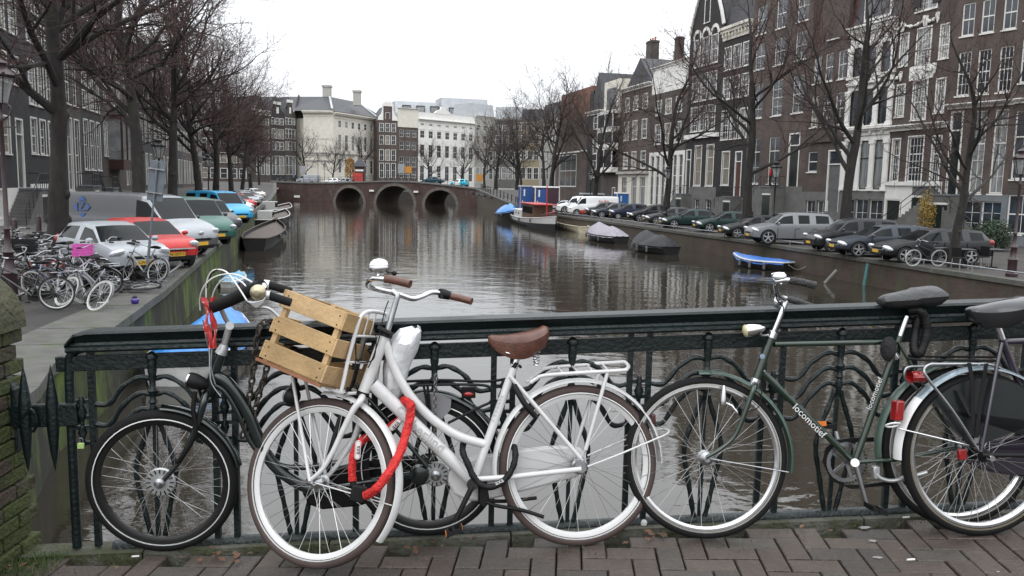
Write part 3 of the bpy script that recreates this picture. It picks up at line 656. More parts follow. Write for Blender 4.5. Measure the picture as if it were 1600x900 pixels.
# ---- the wooden crate, slat by slat ----
M_wood = [mat('pine_%s' % 'abc'[i], c, .7, var=.22, scale=7, stretch=(1, 1, 1), bump=.25, bscale=60, col2=tuple(q*.62 for q in c), mixp=(.55, .8), mscale=7) for i, c in enumerate(((.47, .31, .14), (.40, .265, .12), (.52, .35, .175)))]
M_nail = mat('nail', (.05, .03, .02), .5, .5)
cr = thing('wooden_crate', 'open slatted pine crate fixed on the front carrier of the white bicycle', 'crate', hb(520, 560, 0))
La, Lb, Lh = .300, .385, .31
axa = b.sf; axl = b.sl; axh = b.h
B0 = onpl(541, 488, b.so+axl*(Lb/2), axl)
def prj(p):
    q = CM.inverted() @ (p-E0); return (800+FPX*q.x/-q.z, 450-FPX*q.y/-q.z)
print('crate corners: A', prj(B0+axa*La), 'want 453,451 | C', prj(B0-axl*Lb), 'want 613,503 | bottom', prj(B0-axh*Lh), 'want 497,600')
def cb(a0, a1, l0, l1, h0, h1):         # crate box in its own axes, from the near rear top corner
    c = B0+axa*(a0+a1)/2-axl*(l0+l1)/2-axh*(h0+h1)/2
    return box_at(c, axa, -axl, -axh, (abs(a1-a0), abs(l1-l0), abs(h1-h0)))
th = .010; sh = .074; gap = (Lh-.012-3*sh)/2
for i in range(3):
    h0 = i*(sh+gap)
    for (a0, a1, l0, l1, lng) in ((0, La, 0, th, 'a'), (0, La, Lb-th, Lb, 'a'), (-th, 0, 0, Lb, 'l'), (La, La+th, 0, Lb, 'l')):
        e = rnd(-.002, .002); sl_ = part('slat', cb(a0+(0 if lng == 'a' else 0), a1, l0, l1, h0+e, h0+sh+e), random.choice(M_wood), cr, False, .002)
    m = MB()
    for t in (.02, La-.02):
        for hh in (.022, .06): c = B0+axa*t+axl*.001-axh*(h0+hh); m.sphere(c, .0035, 6, 4)
    part('nail', m, M_nail, cr)
for (a0, l0) in ((.006, th+.001), (La-.030, th+.001), (.006, Lb-th-.026), (La-.030, Lb-th-.026)): part('corner_post', cb(a0, a0+.024, l0, l0+.025, .004, Lh), M_wood[2], cr, False, .002)
for k in range(5): part('bottom_board', cb(.004, La-.004, .004+k*.077, .004+k*.077+.070, Lh-.004, Lh+.006), M_wood[k % 3], cr, False, .002)
part('base_board', cb(-th-.004, La+th+.004, -.006, .004, Lh-.006, Lh+.006), mat('dark_pine', (.25, .10, .045), .7), cr, False)
# ---- red chain lock and black chain lock ----
M_lockred = mat('red_nylon', (.62, .018, .016), .65, var=.22, scale=30, bump=1.3, bscale=50)
lk = thing('chain_lock', 'red fabric covered chain lock round the down tube and front wheel of the white bicycle', 'bicycle lock', b.P(600, 740, .05))
def ribtube(nm, pts, r, m_, par, n=12, k=10, amp=.06, fr_=.7):
    c = bez(pts, k); m = MB(); m.tube(c, [r*(1+amp*sin(i*fr_)+.05*sin(i*2.3)) for i in range(len(c))], n); return part(nm, m, m_, par, 60)
ribtube('sleeve', [b.P(630, 625, -.01), b.P(641, 632, .035), b.P(641, 650, .045), b.P(635, 675, .07), b.P(626, 705, .12), b.P(612, 731, .185), b.P(596, 755, .205), b.P(583, 768, .19), b.P(572, 774, .16)], .0185, M_lockred, lk)
sv = ribtube('sleeve', [b.P(551, 752, .07), b.P(550, 735, .065), b.P(552, 712, .06), b.P(560, 694, .05), b.P(573, 684, -.0), b.P(590, 680, -.02), b.P(606, 670, -.02), b.P(622, 657, -.02), b.P(634, 645, -.02)], .0165, M_lockred, lk)
def label_tag(c0, c1, o, txt, rad, th=.02):
    a, c = b.P(*c0, o), b.P(*c1, o); X = (c-a).normalized(); Z = b.n; Y = Z.cross(X).normalized(); mid = (a+c)/2; L2 = (c-a).length/2
    for (g, mt, e) in ((1, M_white, 0), (.8, mat('label_red', (.30, .01, .03), .6), .0012), (.68, M_white, .0022)):
        m = MB(); pl = []
        for k in range(24):
            t = 2*pi*k/24; pl.append(mid+X*((L2-rad)*(1 if cos(t) > 0 else -1)+rad*g*cos(t))+Y*rad*g*sin(t)+Z*e)
        m.prism(pl, -Z*.003, Z*.001); q = part('label', m, mt, sv, False)
    M = Matrix(((X.x, Y.x, Z.x, 0), (X.y, Y.y, Z.y, 0), (X.z, Y.z, Z.z, 0), (0, 0, 0, 1))); M.translation = mid+Z*.004
    part('lettering', textmesh(txt, .026, M, .0008), mat('label_dark', (.06, .01, .02), .6), sv, False)
label_tag((558, 718), (560, 688), .083, 'axa', .012); label_tag((609, 672), (626, 655), .012, 'axa', .012)
m = MB(); m.add(box_at(b.P(560, 771, .13), (b.u+b.v*-.3), b.n, b.v+b.u*.3, (.060, .035, .062)).v, box_at(V((0, 0, 0)), b.u, b.n, b.v, (1, 1, 1)).f); m.tube([b.P(551, 752, .07), b.P(554, 765, .07)], .014, 10); part('lock_body', m, M_blk, lk, 30, .010)
lk2 = thing('chain_lock', 'black chain lock looped through the rear wheel and frame of the white bicycle', 'bicycle lock', b.P(770, 740, .05))
ribtube('sleeve', [b.P(724, 692, -.03), b.P(723, 706, .03), b.P(731, 725, .05), b.P(740, 745, .06), b.P(754, 759, .065), b.P(772, 760, .065), b.P(788, 750, .06), b.P(800, 733, .055), b.P(805, 715, .045), b.P(804, 700, .02), b.P(798, 693, -.04)], .0135, M_blk, lk2)
lett(lk2, b, 'axa', .028, 770, 757, 790, 748, .0785, M_white)
# ---- black bicycle at the left ----
kb = thing('bicycle', 'black step-through bicycle with silver brake hubs at the left end of the railing', 'bicycle', deck(460, 850))
k_ = BP((255, 865), (672, 846), radians(-1.5)); k_.steer((323, 616), (348, 545), radians(-2))
M_dk = mat('dark_green_enamel', (.006, .012, .011), .22, var=.2, coat=.6)
rim_b = mat('black_rim', (.008, .008, .008), .35, .2)
fh2 = k_.S(254, 752); rh2 = k_.P(668, 728); print('black R', (fh2.z-DS*fh2.x))
wheel(kb, fh2, k_.sl, .318, M_rubber, rim_b, M_spoke, .024, .018, M_stripe, hubr=.030, hub=M_steel, flr=.040, seed=.15, stripe_r=.283)
wheel(kb, rh2, k_.n, .318, M_rubber, rim_b, M_spoke, .024, .018, M_stripe, hubr=.040, hub=M_blk, flr=.045, seed=.3, stripe_r=.283)
def disc(bk, c, ax, R, m_, holes=16, nm='brake_disc'):
    m = MB(); u = ax.orthogonal().normalized(); q = ax.cross(u); Mx = Matrix((u, q, ax)).transposed(); m.lathe([(.001, -.006), (R, -.006), (R, .002), (R-.004, .006), (.001, .008)], c, 32, Mx); d = part(nm, m, m_, bk, 40)
    m = MB()
    for k in range(holes):
        a = 2*pi*k/holes; dd = u*cos(a)+q*sin(a); m.add(box_at(c+dd*R*.78+ax*.008, dd, ax.cross(dd), ax, (.016, .004, .004)).v, box_at(V((0, 0, 0)), u, q, ax, (1, 1, 1)).f)
    part('slot', m, M_blk, d, False); m = MB(); m.lathe([(.022, .006), (.022, .02), (.010, .026), (.008, .045), (.001, .045)], c, 18, Mx); part('hub_cap', m, M_steel, d, 40)
M_alu = mat('cast_aluminium', (.42, .43, .43), .4, .7, var=.15)
disc(kb, k_.S(251, 753, .05), k_.sl, .062, M_alu); disc(kb, k_.P(681, 741, .05), k_.n, .055, M_alu, 14)
m = MB(); c_ = k_.P(655, 742, .06); m.lathe([(.001, -.01), (.045, -.008), (.040, .012), (.018, .02), (.001, .02)], c_, 20, Matrix((k_.u, k_.v, k_.n)).transposed()); m.tube([c_, k_.P(590, 747, .05)], [.016, .010], 10); part('rear_brake', m, M_dk, kb, 40)
for s_ in (1, -1): T(kb, 'fork', k_.pts([(324, 610, .0), (319, 626, .05*s_), (309, 660, .056*s_), (297, 690, .056*s_), (280, 722, .056*s_), (255, 751, .056*s_)], 0, True), (.017, .010), M_dk, 12)
T(kb, 'head_tube', k_.pts([(347, 549), (323, 618)]), .022, M_dk, 16, 0)
T(kb, 'frame', k_.pts([(336, 588), (352, 595), (370, 615), (388, 646), (400, 676), (415, 708), (437, 735), (470, 757), (500, 768)]), .0255, M_dk, 16)
T(kb, 'lower_tube', k_.pts([(333, 600), (352, 612), (372, 645), (392, 690), (412, 712), (440, 727), (480, 730), (530, 722)]), .0125, M_dk, 12)
T(kb, 'seat_tube', k_.pts([(500, 768), (560, 560)]), .016, M_dk, 12, 0); T(kb, 'seat_post', k_.pts([(560, 560), (570, 525)]), .0125, M_steel, 12, 0)
saddle(kb, k_.P(575, 548), k_.P(640, 545), k_.n, k_.v, .03, .06, M_blk, .01, .04)
T(kb, 'seat_stay', [k_.P(556, 600, .04), k_.P(600, 650, .05), k_.P(668, 730, .06)], .009, M_dk, 8, 0); T(kb, 'chain_stay', [k_.P(502, 766, .04), k_.P(668, 735, .06)], .010, M_dk, 8, 0)
plate(kb, 'chain_case', k_, [(472, 768), (478, 748), (500, 735), (560, 722), (640, 712), (672, 716), (682, 735), (674, 752), (640, 765), (560, 790), (505, 795), (482, 787)], -.05, .035, M_blk, .012)
kv = (V((0, 0, 1))-k_.sl*k_.sl.z).normalized(); kf = (k_.sf-kv*k_.sf.dot(kv)).normalized()
fender(kb, fh2, k_.sl, .330, 92, 168, .030, M_dk, kv, kf); fender(kb, rh2, k_.n, .330, 20, 160, .030, M_dk, k_.v, k_.u)
m = MB(); m.grid([[k_.S(x, y+dy, .03*t) for t in (1, .5, 0, -.5, -1)] for x, y, dy in ((246, 631, 0), (262, 633, 0), (280, 637, 0), (300, 642, 0))]); part('mudguard_tip', m, M_chrome, kb)
lc = k_.S(308, 597, .02); m = MB(); m.tube([lc+k_.sf*.035, lc+k_.sf*.01, lc-k_.sf*.03, lc-k_.sf*.05], [.032, .034, .026, .008], 18); m.tube([lc, k_.S(316, 625, .0)], .007, 6); lp = part('head_lamp', m, M_blk, kb, 40)
m = MB(); m.tube([lc+k_.sf*.034, lc+k_.sf*.042, lc+k_.sf*.046], [.031, .028, .008], 18); part('lens', m, M_chrome, lp, 40)
T(kb, 'brake_arm', k_.pts([(305, 612, .06), (302, 640, .07), (306, 670, .07), (297, 695, .07), (283, 716, .065), (276, 722, .06)], 0, True), .010, M_blk, 8)
S2 = k_.S
T(kb, 'stem', [S2(348, 547), S2(359, 508)], .0135, M_alu, 12, 0); T(kb, 'headset', [S2(345, 552), S2(349, 543), S2(350, 538)], [.026, .021, .015], M_alu, 14, 0)
T(kb, 'stem_extension', [S2(359, 509, .0), S2(352, 497, .02), S2(345, 482, .05)], .0105, M_alu, 10, 0)
m = MB(); m.cyl(S2(359, 509, -.02), S2(359, 509, .024), .017, 16); part('stem_clamp', m, M_alu, kb, 40)
T(kb, 'handlebar', [S2(332, 480, .03), S2(345, 480, .08), S2(372, 466, .18), S2(398, 452, .24), S2(413, 446, .27)], .0115, M_chrome, 10)
T(kb, 'foam_sleeve', [S2(331, 480, .02), S2(334, 479, .03), S2(360, 469, .13), S2(385, 457, .2), S2(405, 448, .25), S2(410, 446, .26)], [.018, .024]+[.027]*29+[.0245]*0 if 0 else .0255, M_rubber, 14)
T(kb, 'grip', [S2(411, 462, .27), S2(420, 462, .27), S2(436, 467, .27), S2(455, 473, .27)], .0165, M_rubber, 12); T(kb, 'grip', [k_.S(414, 444, -.2), k_.S(430, 448, -.2), k_.S(455, 456, -.2)], .018, M_rubber, 12)
T(kb, 'grip_ring', [k_.S(412, 444, -.2), k_.S(421, 445, -.2)], .020, M_white, 12, 0); T(kb, 'grip_ring', [S2(413, 461, .272), S2(422, 462, .272)], .0185, M_alu, 12, 0)
c_ = S2(403, 457, .29); m = MB(); m.lathe([(.020, -.014), (.030, -.010), (.031, .0), (.026, .012), (.012, .018), (.011, .022), (.001, .023)], c_, 22, Matrix((k_.u, k_.v, k_.n)).transposed()); part('bell', m, mat('brass', (.45, .40, .27), .3, .8, var=.2), kb, 45)
plate(kb, 'brake_bracket', k_, [(386, 470), (396, 471), (410, 468), (416, 463), (414, 472), (404, 481), (399, 481)], .29, .02, M_alu, .003)
T(kb, 'brake_lever', [S2(400, 480, .29), S2(413, 480, .29), S2(424, 484, .29), S2(435, 495, .29)], .0065, M_alu, 8)
for ps, mm_, r in (([(313, 485, .02), (312, 468, .04), (318, 449, .08), (333, 434, .12), (355, 428, .18), (375, 431, .22), (394, 441, .25)], M_white, .003), ([(329, 485, .02), (331, 466, .05), (338, 448, .08), (350, 436, .12), (364, 434, .16), (378, 441, .22), (384, 447, .25)], M_white, .003), ([(386, 470, .29), (370, 445, .22), (355, 426, .15), (341, 421, .1), (330, 425, .06), (323, 440, .04), (322, 465, .03)], M_white, .003), ([(323, 450, .06), (329, 430, .08), (340, 421, .1)], M_blk, .003), ([(317, 500, .03), (322, 528, .03), (327, 548, .03), (328, 580, .05), (331, 600, .06), (345, 620, .06)], M_steel, .0028), ([(330, 500, .03), (331, 545, .03), (330, 575, .04), (336, 600, .05)], M_steel, .0028)): T(kb, 'cable', [S2(*q) for q in ps], r, mm_, 6)
# ribbon
rib = MB(); 
for (x0, w_, ph) in ((322, 11, 0), (331, 10, 2)):
    P = []
    for k in range(20):
        t = k/19; y = 464+t*80; xx = x0+5*t+2.2*sin(t*9+ph)-(4 if t < .15 and ph == 0 else 0); ww = w_*(.7+.35*sin(t*12+ph)); P.append([S2(xx-ww/2, y, .045+.01*sin(t*14+ph)), S2(xx, y+1, .06), S2(xx+ww/2, y, .045-.01*sin(t*14))])
    rib.grid(P)
solo('ribbon', rib, mat('red_white_tape', (.60, .05, .05), .5, var=.1, col2=(.75, .72, .7), mixp=(.58, .6), mscale=34), 'red and white barrier tape tied to the handlebar of the black bicycle', 'ribbon', loc=S2(328, 545, .05))
m = MB(); P = []
T(kb, 'rear_carrier', [k_.P(640, 603, .05), k_.P(690, 601, .06), k_.P(755, 602, .06), k_.P(768, 611, .06), k_.P(767, 627, .06), k_.P(748, 637, .06), k_.P(700, 661, .06)], .0062, M_blk, 8)
T(kb, 'rear_carrier', [k_.P(635, 596, -.05), k_.P(690, 594, -.06), k_.P(760, 596, -.06), k_.P(790, 592, -.06)], .0062, M_blk, 8)
T(kb, 'carrier_strut', [k_.P(662, 603, .06), k_.P(668, 640, .06), k_.P(672, 725, .06)], .0055, M_blk, 8); T(kb, 'carrier_strut', [k_.P(668, 603, .06), k_.P(672, 640, .06)], .0055, M_blk, 8)
m = box_at(k_.P(732, 613, .01), k_.u, k_.n, k_.v, (.060, .02, .050)); rr_ = part('rear_reflector', m, M_blk, kb, 30, .004)
m = MB(); m.sphere(k_.P(732, 616, .022), (.022, .008, .010), 12, 6); part('lens', m, M_red, rr_)
M_sk = mat('smoke_plastic', (.22, .22, .23), .35, var=.1)
plate(kb, 'coat_guard', k_, [(630, 622), (660, 613), (690, 618), (705, 624), (704, 640), (690, 655), (672, 668), (650, 668), (632, 650)], .045, .004, M_sk, 0)
# hanging steel chain on the carrier, chain round the rail
def links(par, pts, r, wire, m_, nm='chain_link', step=1.55):
    c = bez(pts, 12); d = 0; last = c[0]; k = 0; acc = []; tot = sum((c[i+1]-c[i]).length for i in range(len(c)-1)); mb_ = MB(); s0 = 0; want = 0
    for i in range(len(c)-1):
        seg = (c[i+1]-c[i]); l_ = seg.length
        while want <= s0+l_:
            p = c[i]+seg*((want-s0)/l_); t = seg.normalized(); u = t.orthogonal().normalized(); q = t.cross(u)
            if k % 2: u, q = q, u
            lp_ = [p+t*cos(a)*r+u*sin(a)*r*.62 for a in [2*pi*j/10 for j in range(10)]]; m = MB(); m.tube(lp_, wire, 6, closed=True)
            o = part(nm, m, m_, par, True); k += 1; want += r*step
        s0 += l_
M_chain = mat('dull_chain', (.16, .16, .155), .4, .8, var=.3)
ch = thing('hanging_chain', 'thin grey steel chain hanging from the black bicycle carrier behind the white frame', 'chain', k_.P(681, 590, .08))
links(ch, [k_.P(681, 588, .08), k_.P(680, 610, .08), k_.P(679, 650, .08), k_.P(680, 690, .08), k_.P(673, 720, .07)], .011, .0028, M_chain)
ch2 = thing('hanging_chain', 'heavy dark old chain slung over the railing top left of the crate', 'chain', k_.P(405, 560, -.0))
M_old = mat('old_chain', (.035, .028, .022), .6, .4, var=.5, scale=30)
links(ch2, [F(.26, .96, -.02), F(.245, 1.0, .02), F(.215, .985, .065), F(.20, .90, .075), F(.185, .78, .08), F(.16, .62, .085), F(.14, .52, .08)], .019, .0055, M_old); links(ch2, [F(.25, .86, .06), F(.235, .78, .07), F(.20, .66, .08), F(.17, .52, .075)], .019, .0055, M_old)
# white plastic bag over the black bicycle's saddle
P = []; bc = [(650, 512, .02, .01), (644, 516, .07, .05), (636, 530, .10, .08), (629, 550, .10, .08), (622, 575, .095, .08), (618, 600, .08, .07), (616, 620, .06, .05), (616, 634, .01, .01)]
for (x, y, rx, ry) in bc:
    row = []; c = k_.P(x-2, y, -.02)
    for j in range(28):
        a = 2*pi*j/28; f_ = 1+.30*noise.noise(V((cos(a)*1.6, sin(a)*1.6, y*.035)))+.14*abs(noise.noise(V((cos(a)*4, sin(a)*4, y*.05)))); row.append(c+k_.u*cos(a)*rx*f_*.62+k_.n*sin(a)*ry*f_+k_.v*.02*noise.noise(V((a*3, y*.1, 3))))
    row.append(row[0]); P.append(row)
m = MB(); m.grid(P); bg = solo('plastic_bag', m, mat('white_plastic', (.78, .79, .80), .3, var=.05, bump=1.0, bscale=9), 'crumpled white plastic bag tied over the saddle between crate and white frame', 'plastic bag', loc=k_.P(630, 600))
# ---- green bicycle ----
gb = thing('bicycle', 'dark green racing style bicycle with chrome bullet lamp and covered black saddle', 'bicycle', deck(1300, 830))
g = BP((1122, 842), (1497, 822), radians(6)); g.steer((1180, 596), (1206, 524), radians(6))
M_gr = mat('green_enamel', (.010, .026, .015), .25, var=.2, coat=.6); M_gf = mat('green_mudguard', (.055, .095, .075), .4, var=.2, coat=.2)
fh3 = g.S(1102, 715); rh3 = g.P(1497, 697); print('green R', (fh3.z-DS*fh3.x), rh3.z-DS*rh3.x)
M_rimc = mat('chrome_rim', (.5, .5, .5), .25, .95, var=.15)
wheel(gb, fh3, g.sl, .352, M_rubber, M_rimc, M_spoke, .020, .014, mat('pale_stripe', (.35, .34, .31), .5), seed=.05); wheel(gb, rh3, g.n, .352, M_rubber, M_rimc, M_spoke, .020, .014, MT['pale_stripe'], seed=.22)
for s_ in (1, -1): T(gb, 'fork', g.pts([(1180, 598, 0), (1178, 606, .045*s_), (1172, 622, .052*s_), (1158, 660, .052*s_), (1146, 684, .052*s_), (1127, 701, .052*s_), (1103, 715, .052*s_)], 0, True), (.0135, .008), M_gr, 12)
T(gb, 'head_tube', g.pts([(1207, 522), (1180, 597)]), .0185, M_gr, 14, 0); T(gb, 'headset', g.pts([(1205, 528), (1209, 518)]), .022, M_chrome, 14, 0); T(gb, 'headset', g.pts([(1182, 592), (1178, 602)]), .022, M_chrome, 14, 0)
T(gb, 'stem', g.pts([(1208, 520), (1229, 470)], 0, True), .0115, M_chrome, 12, 0); T(gb, 'frame', g.pts([(1210, 538), (1392, 534)]), .013, M_gr, 12, 0)
dt = T(gb, 'down_tube', g.pts([(1192, 582), (1334, 722)]), .0150, M_gr, 14, 0); T(gb, 'seat_tube', g.pts([(1406, 525), (1335, 722)]), .0145, M_gr, 14, 0)
T(gb, 'seat_post', g.pts([(1405, 528), (1417, 494)]), .0125, M_chrome, 12, 0); T(gb, 'seat_clamp', g.pts([(1396, 552), (1401, 560)]), .017, M_chrome, 12, 0)
T(gb, 'chain_stay', g.pts([(1338, 722, .03), (1402, 718, .05), (1495, 699, .06)]), .0095, M_gr, 8, 0)
for s_ in (1, -1): T(gb, 'seat_stay', [g.P(1403, 534, .02*s_), g.P(1495, 695, .06*s_)], .0075, M_gr, 8, 0)
m = MB(); P = []
for k in range(17):
    t = k/16; x = 1376+t*88; hh = (.30+.24*sin(min(1, t*1.3)*pi/2))*(1 if 0 < k < 16 else .6); w_ = .045+.05*t; row = []
    for j in range(14):
        a = 2*pi*j/14; row.append(g.P(x, 471-7*t-(2 if t > .5 else 0), 0)+g.n*cos(a)*w_+g.v*sin(a)*hh*.085*(1+.06*noise.noise(V((t*6, a*2, 0)))))
    row.append(row[0]); P.append(row)
m.grid(P); m.f.append(tuple(range(14))); m.mi.append(0); m.f.append(tuple(15*16+j for j in range(14))); m.mi.append(0); part('saddle', m, mat('wet_vinyl', (.022, .022, .024), .38, var=.3, bump=.5, bscale=30), gb, 60)
gv = (V((0, 0, 1))-g.sl*g.sl.z).normalized(); gf = (g.sf-gv*g.sf.dot(gv)).normalized()
fender(gb, fh3, g.sl, .368, 84, 188, .027, M_gf, gv, gf); fender(gb, rh3, g.n, .368, 70, 190, .027, M_gf, g.v, g.u)
m = MB(); m.grid([[g.S(x, y-3*(1-abs(t)), .03*t) for t in (1, .5, 0, -.5, -1)] for x, y in ((1110, 580), (1112, 584), (1125, 585), (1145, 590), (1160, 597))]); part('mudguard_tip', m, M_chrome, gb)
T(gb, 'mudguard_stay', [g.S(1104, 716, .05), g.S(1232, 738, .03)], .003, M_steel, 6, 0)
SG = g.S
T(gb, 'handlebar', [SG(1234, 438, .26), SG(1222, 438, .26), SG(1213, 442, .24), SG(1213, 452, .16), SG(1217, 462, .08), SG(1226, 469, 0), SG(1218, 474, -.06), SG(1212, 470, -.14), SG(1217, 464, -.22), SG(1230, 467, -.26)], .0108, M_chrome, 12)
M_gg = mat('dark_grip', (.03, .03, .032), .5, var=.5, scale=60, bump=1, bscale=120)
T(gb, 'grip', [SG(1233, 438, .26), SG(1252, 441, .26), SG(1274, 446, .26)], .0155, M_gg, 12, 0); T(gb, 'grip', [SG(1229, 467, -.26), SG(1248, 472, -.26), SG(1268, 479, -.26)], .0155, M_gg, 12, 0)
m = MB(); m.lathe([(.018, -.012), (.030, -.006), (.030, .002), (.022, .014), (.001, .018)], SG(1217, 431, .25), 20, Matrix((g.u, g.n, g.v)).transposed()); part('bell', m, M_chrome, gb, 45)
T(gb, 'brake_lever', [SG(1207, 428, .22), SG(1210, 437, .24), SG(1222, 444, .26)], .006, M_chrome, 8); T(gb, 'cable', [SG(1211, 446, .2), SG(1214, 468, .08), SG(1224, 480, .03), SG(1222, 500, .03), SG(1213, 520, .02)], .0028, M_blk, 6)
# bullet lamp
a_, c_ = SG(1165, 517, .03), SG(1196, 512, .03); ax = (c_-a_).normalized()
m = MB(); m.tube([a_, a_.lerp(c_, .12), a_.lerp(c_, .35), a_.lerp(c_, .7), a_.lerp(c_, .95), c_], [.027, .029, .027, .020, .009, .002], 18); m.tube([SG(1185, 516, .03), SG(1190, 524, .02), SG(1208, 524, 0)], .006, 8); lp = part('head_lamp', m, M_chrome, gb, 45)
m = MB(); m.tube([a_-ax*.012, a_-ax*.006, a_+ax*.002], [.012, .025, .028], 18); part('lens', m, mat('cream_glass', (.62, .58, .33), .2), lp, 45)
m = MB(); m.tube(g.pts([(1131, 602, .04), (1131, 607, .04), (1130, 625, .04), (1130, 632, .04)], 0, True), [.006, .009, .015, .013], 12); m.tube(g.pts([(1134, 630, .04), (1143, 634, .045), (1152, 645, .045)], 0, True), .006, 6); part('dynamo', m, M_chrome, gb, 40)
T(gb, 'cable', [SG(1150, 635, .05), SG(1168, 642, .05), SG(1185, 636, .05), SG(1190, 615, .04), SG(1188, 600, .03)], .0025, M_blk, 6)
m = MB(); cc = g.P(1322, 722, -.05); Mx = Matrix((g.u, g.v, g.n)).transposed(); m.ring(cc, g.n, .080, [(.010, -.0015), (.010, .0015), (-.008, .0015), (-.008, -.0015)], 40)
for k in range(5): a = k*2*pi/5; d = g.u*cos(a)+g.v*sin(a); m.bar(cc, cc+d*.078, .014, .003, up=g.n)
part('chain_ring', m, M_steel, gb, 40)
m = MB()
for k in range(40):
    a = 2*pi*k/40; d = g.u*cos(a)+g.v*sin(a); m.add(box_at(cc+d*.092, d, g.n.cross(d), g.n, (.010, .006, .003)).v, box_at(V((0, 0, 0)), g.u, g.v, g.n, (1, 1, 1)).f)
part('chain_teeth', m, M_blk, gb, False)
plate(gb, 'chain_guard', g, [(1285, 722), (1290, 700), (1303, 688), (1330, 684), (1365, 683), (1365, 690), (1330, 691), (1305, 697), (1295, 715), (1298, 740), (1320, 757), (1350, 757), (1400, 750), (1400, 757), (1330, 764), (1300, 752)], -.055, .006, M_blk, 0)
T(gb, 'crank', [g.P(1337, 727, .05), g.P(1343, 748, .055), g.P(1354, 788, .06)], (.012, .009), M_steel, 8, 0); T(gb, 'crank', [g.P(1330, 722, -.06), g.P(1312, 700, -.07), g.P(1306, 674, -.08)], (.012, .009), M_alu, 8, 0)
m = MB(); m.cyl(g.P(1336, 723, -.05), g.P(1336, 723, .06), .018, 14); part('bottom_bracket', m, M_chrome, gb, 40)
pedal(gb, g, 1368, 795, .10, ax=(g.u*.9-g.v*.35).normalized(), refl=M_blk); pedal(gb, g, 1290, 664, -.10, ax=g.u)
m = box_at(g.P(1284, 662, -.04), g.u, g.n, g.v, (.038, .01, .02)); part('pedal_reflector', m, M_org, gb, False)
T(gb, 'kickstand', [g.P(1367, 728, .03), g.P(1372, 744, .04), g.P(1390, 751, .05), g.P(1412, 748, .06), g.P(1448, 738, .07)], .009, M_alu, 8)
m = box_at(g.P(1368, 738, .03), g.u, g.n, g.v, (.03, .03, .055)); part('kickstand_bracket', m, M_alu, gb, 30, .005)
lett(gb, g, 'locomotief', .044, 1243, 636, 1286, 679, .0155, M_white, dt); lett(gb, g, 'locomotief', .034, 1357, 640, 1376, 590, .0155, M_white)
m = MB(); m.lathe([(.001, 0), (.011, 0), (.011, .002), (.001, .003)], g.P(1191, 557, .019), 16, Mx); part('badge', m, mat('badge_blue', (.25, .32, .45), .4), gb, False)
T(gb, 'rear_carrier', [g.P(1418, 560, .05), g.P(1450, 563, .06), g.P(1500, 563, .06), g.P(1560, 564, .06)], .0055, M_blk, 8); T(gb, 'rear_carrier', [g.P(1418, 556, -.05), g.P(1450, 557, -.06), g.P(1560, 558, -.06)], .0055, M_blk, 8)
ct = thing('inner_tube_lock', 'thick black cable lock hanging from the post under the covered saddle', 'bicycle lock', g.P(1440, 520, 0))
ribtube('sleeve', [g.P(1420, 485, .0), g.P(1438, 486, .03), g.P(1447, 505, .03), g.P(1446, 530, .03), g.P(1436, 553, .03), g.P(1428, 545, .02), g.P(1430, 520, 0), g.P(1436, 495, 0)], .019, M_blk, ct)
m = MB(); m.sphere(g.P(1388, 545, .03), (.035, .03, .055), 12, 8); solo('saddle_cover_bundle', m, mat('black_cloth', (.012, .012, .013), .9, bump=1.5, bscale=20), 'small black cloth bundle tied at the seat clamp of the green bicycle', 'cloth', loc=g.P(1388, 555, .03))
# ---- purple bicycle at the right edge ----
pb = thing('bicycle', 'dark purple Dutch bicycle with tan tyre sidewalls and strapped carrier at the right edge', 'bicycle', deck(1560, 840))
r = BP((1120, 862), (1507, 838), radians(6))
M_pu = mat('purple_enamel', (.020, .014, .028), .25, var=.2, coat=.6); M_gy = mat('grey_mudguard', (.20, .25, .28), .3, .3, var=.2, coat=.3)
hr = r.P(1531, 710); print('purple R', hr.z-DS*hr.x)
wheel(pb, hr, r.n, .352, M_rubber, M_rimc, M_spoke, .021, .015, side=mat('tan_sidewall', (.17, .145, .10), .7, var=.2), hubr=.03, hub=M_blk, seed=.1)
fender(pb, hr, r.n, .372, 0, 137, .030, M_gy, r.v, r.u); fender(pb, hr, r.n, .373, 137, 180, .031, M_white, r.v, r.u, 'mudguard_end')
M_cg = mat('coat_guard', (.015, .018, .019), .3, var=.2, spec=.4)
m = MB(); pl = [hr+r.n*.034+(r.u*cos(a)+r.v*sin(a))*.335 for a in [radians(4+130*k/20) for k in range(21)]]+[r.P(1470, 640, .034), r.P(1515, 700, .034), r.P(1545, 690, .034), r.P(1600, 668, .034), r.P(1650, 662, .034)]
m.prism(pl, (0, 0, 0), r.n*.003); part('coat_guard', m, M_cg, pb, False)
for s_ in (1, -1):
    T(pb, 'seat_stay', [r.P(1565, 536, .02*s_), r.P(1558, 570, .05*s_), r.P(1533, 706, .065*s_)], .0085, M_pu, 8, 0)
    T(pb, 'rear_carrier', ([r.P(1527, 701, .065), r.P(1490, 644, .065), r.P(1450, 592, .065), r.P(1444, 578, .06), r.P(1452, 570, .06), r.P(1470, 569, .06), r.P(1540, 569, .05), r.P(1562, 575, .04)] if s_ > 0 else [r.P(1500, 680, -.065), r.P(1430, 606, -.065), r.P(1415, 592, -.06), r.P(1414, 579, -.06), r.P(1422, 573, -.06), r.P(1450, 572, -.06), r.P(1540, 566, -.05)]), .0065, M_steel, 10)
m = MB()
for (x, y) in ((1470, 569), (1500, 569), (1530, 569)): m.tube([r.P(x, y, .06), r.P(x-8, y-2, -.06)], .004, 6)
part('carrier_bars', m, M_steel, pb)
m = MB(); P = []
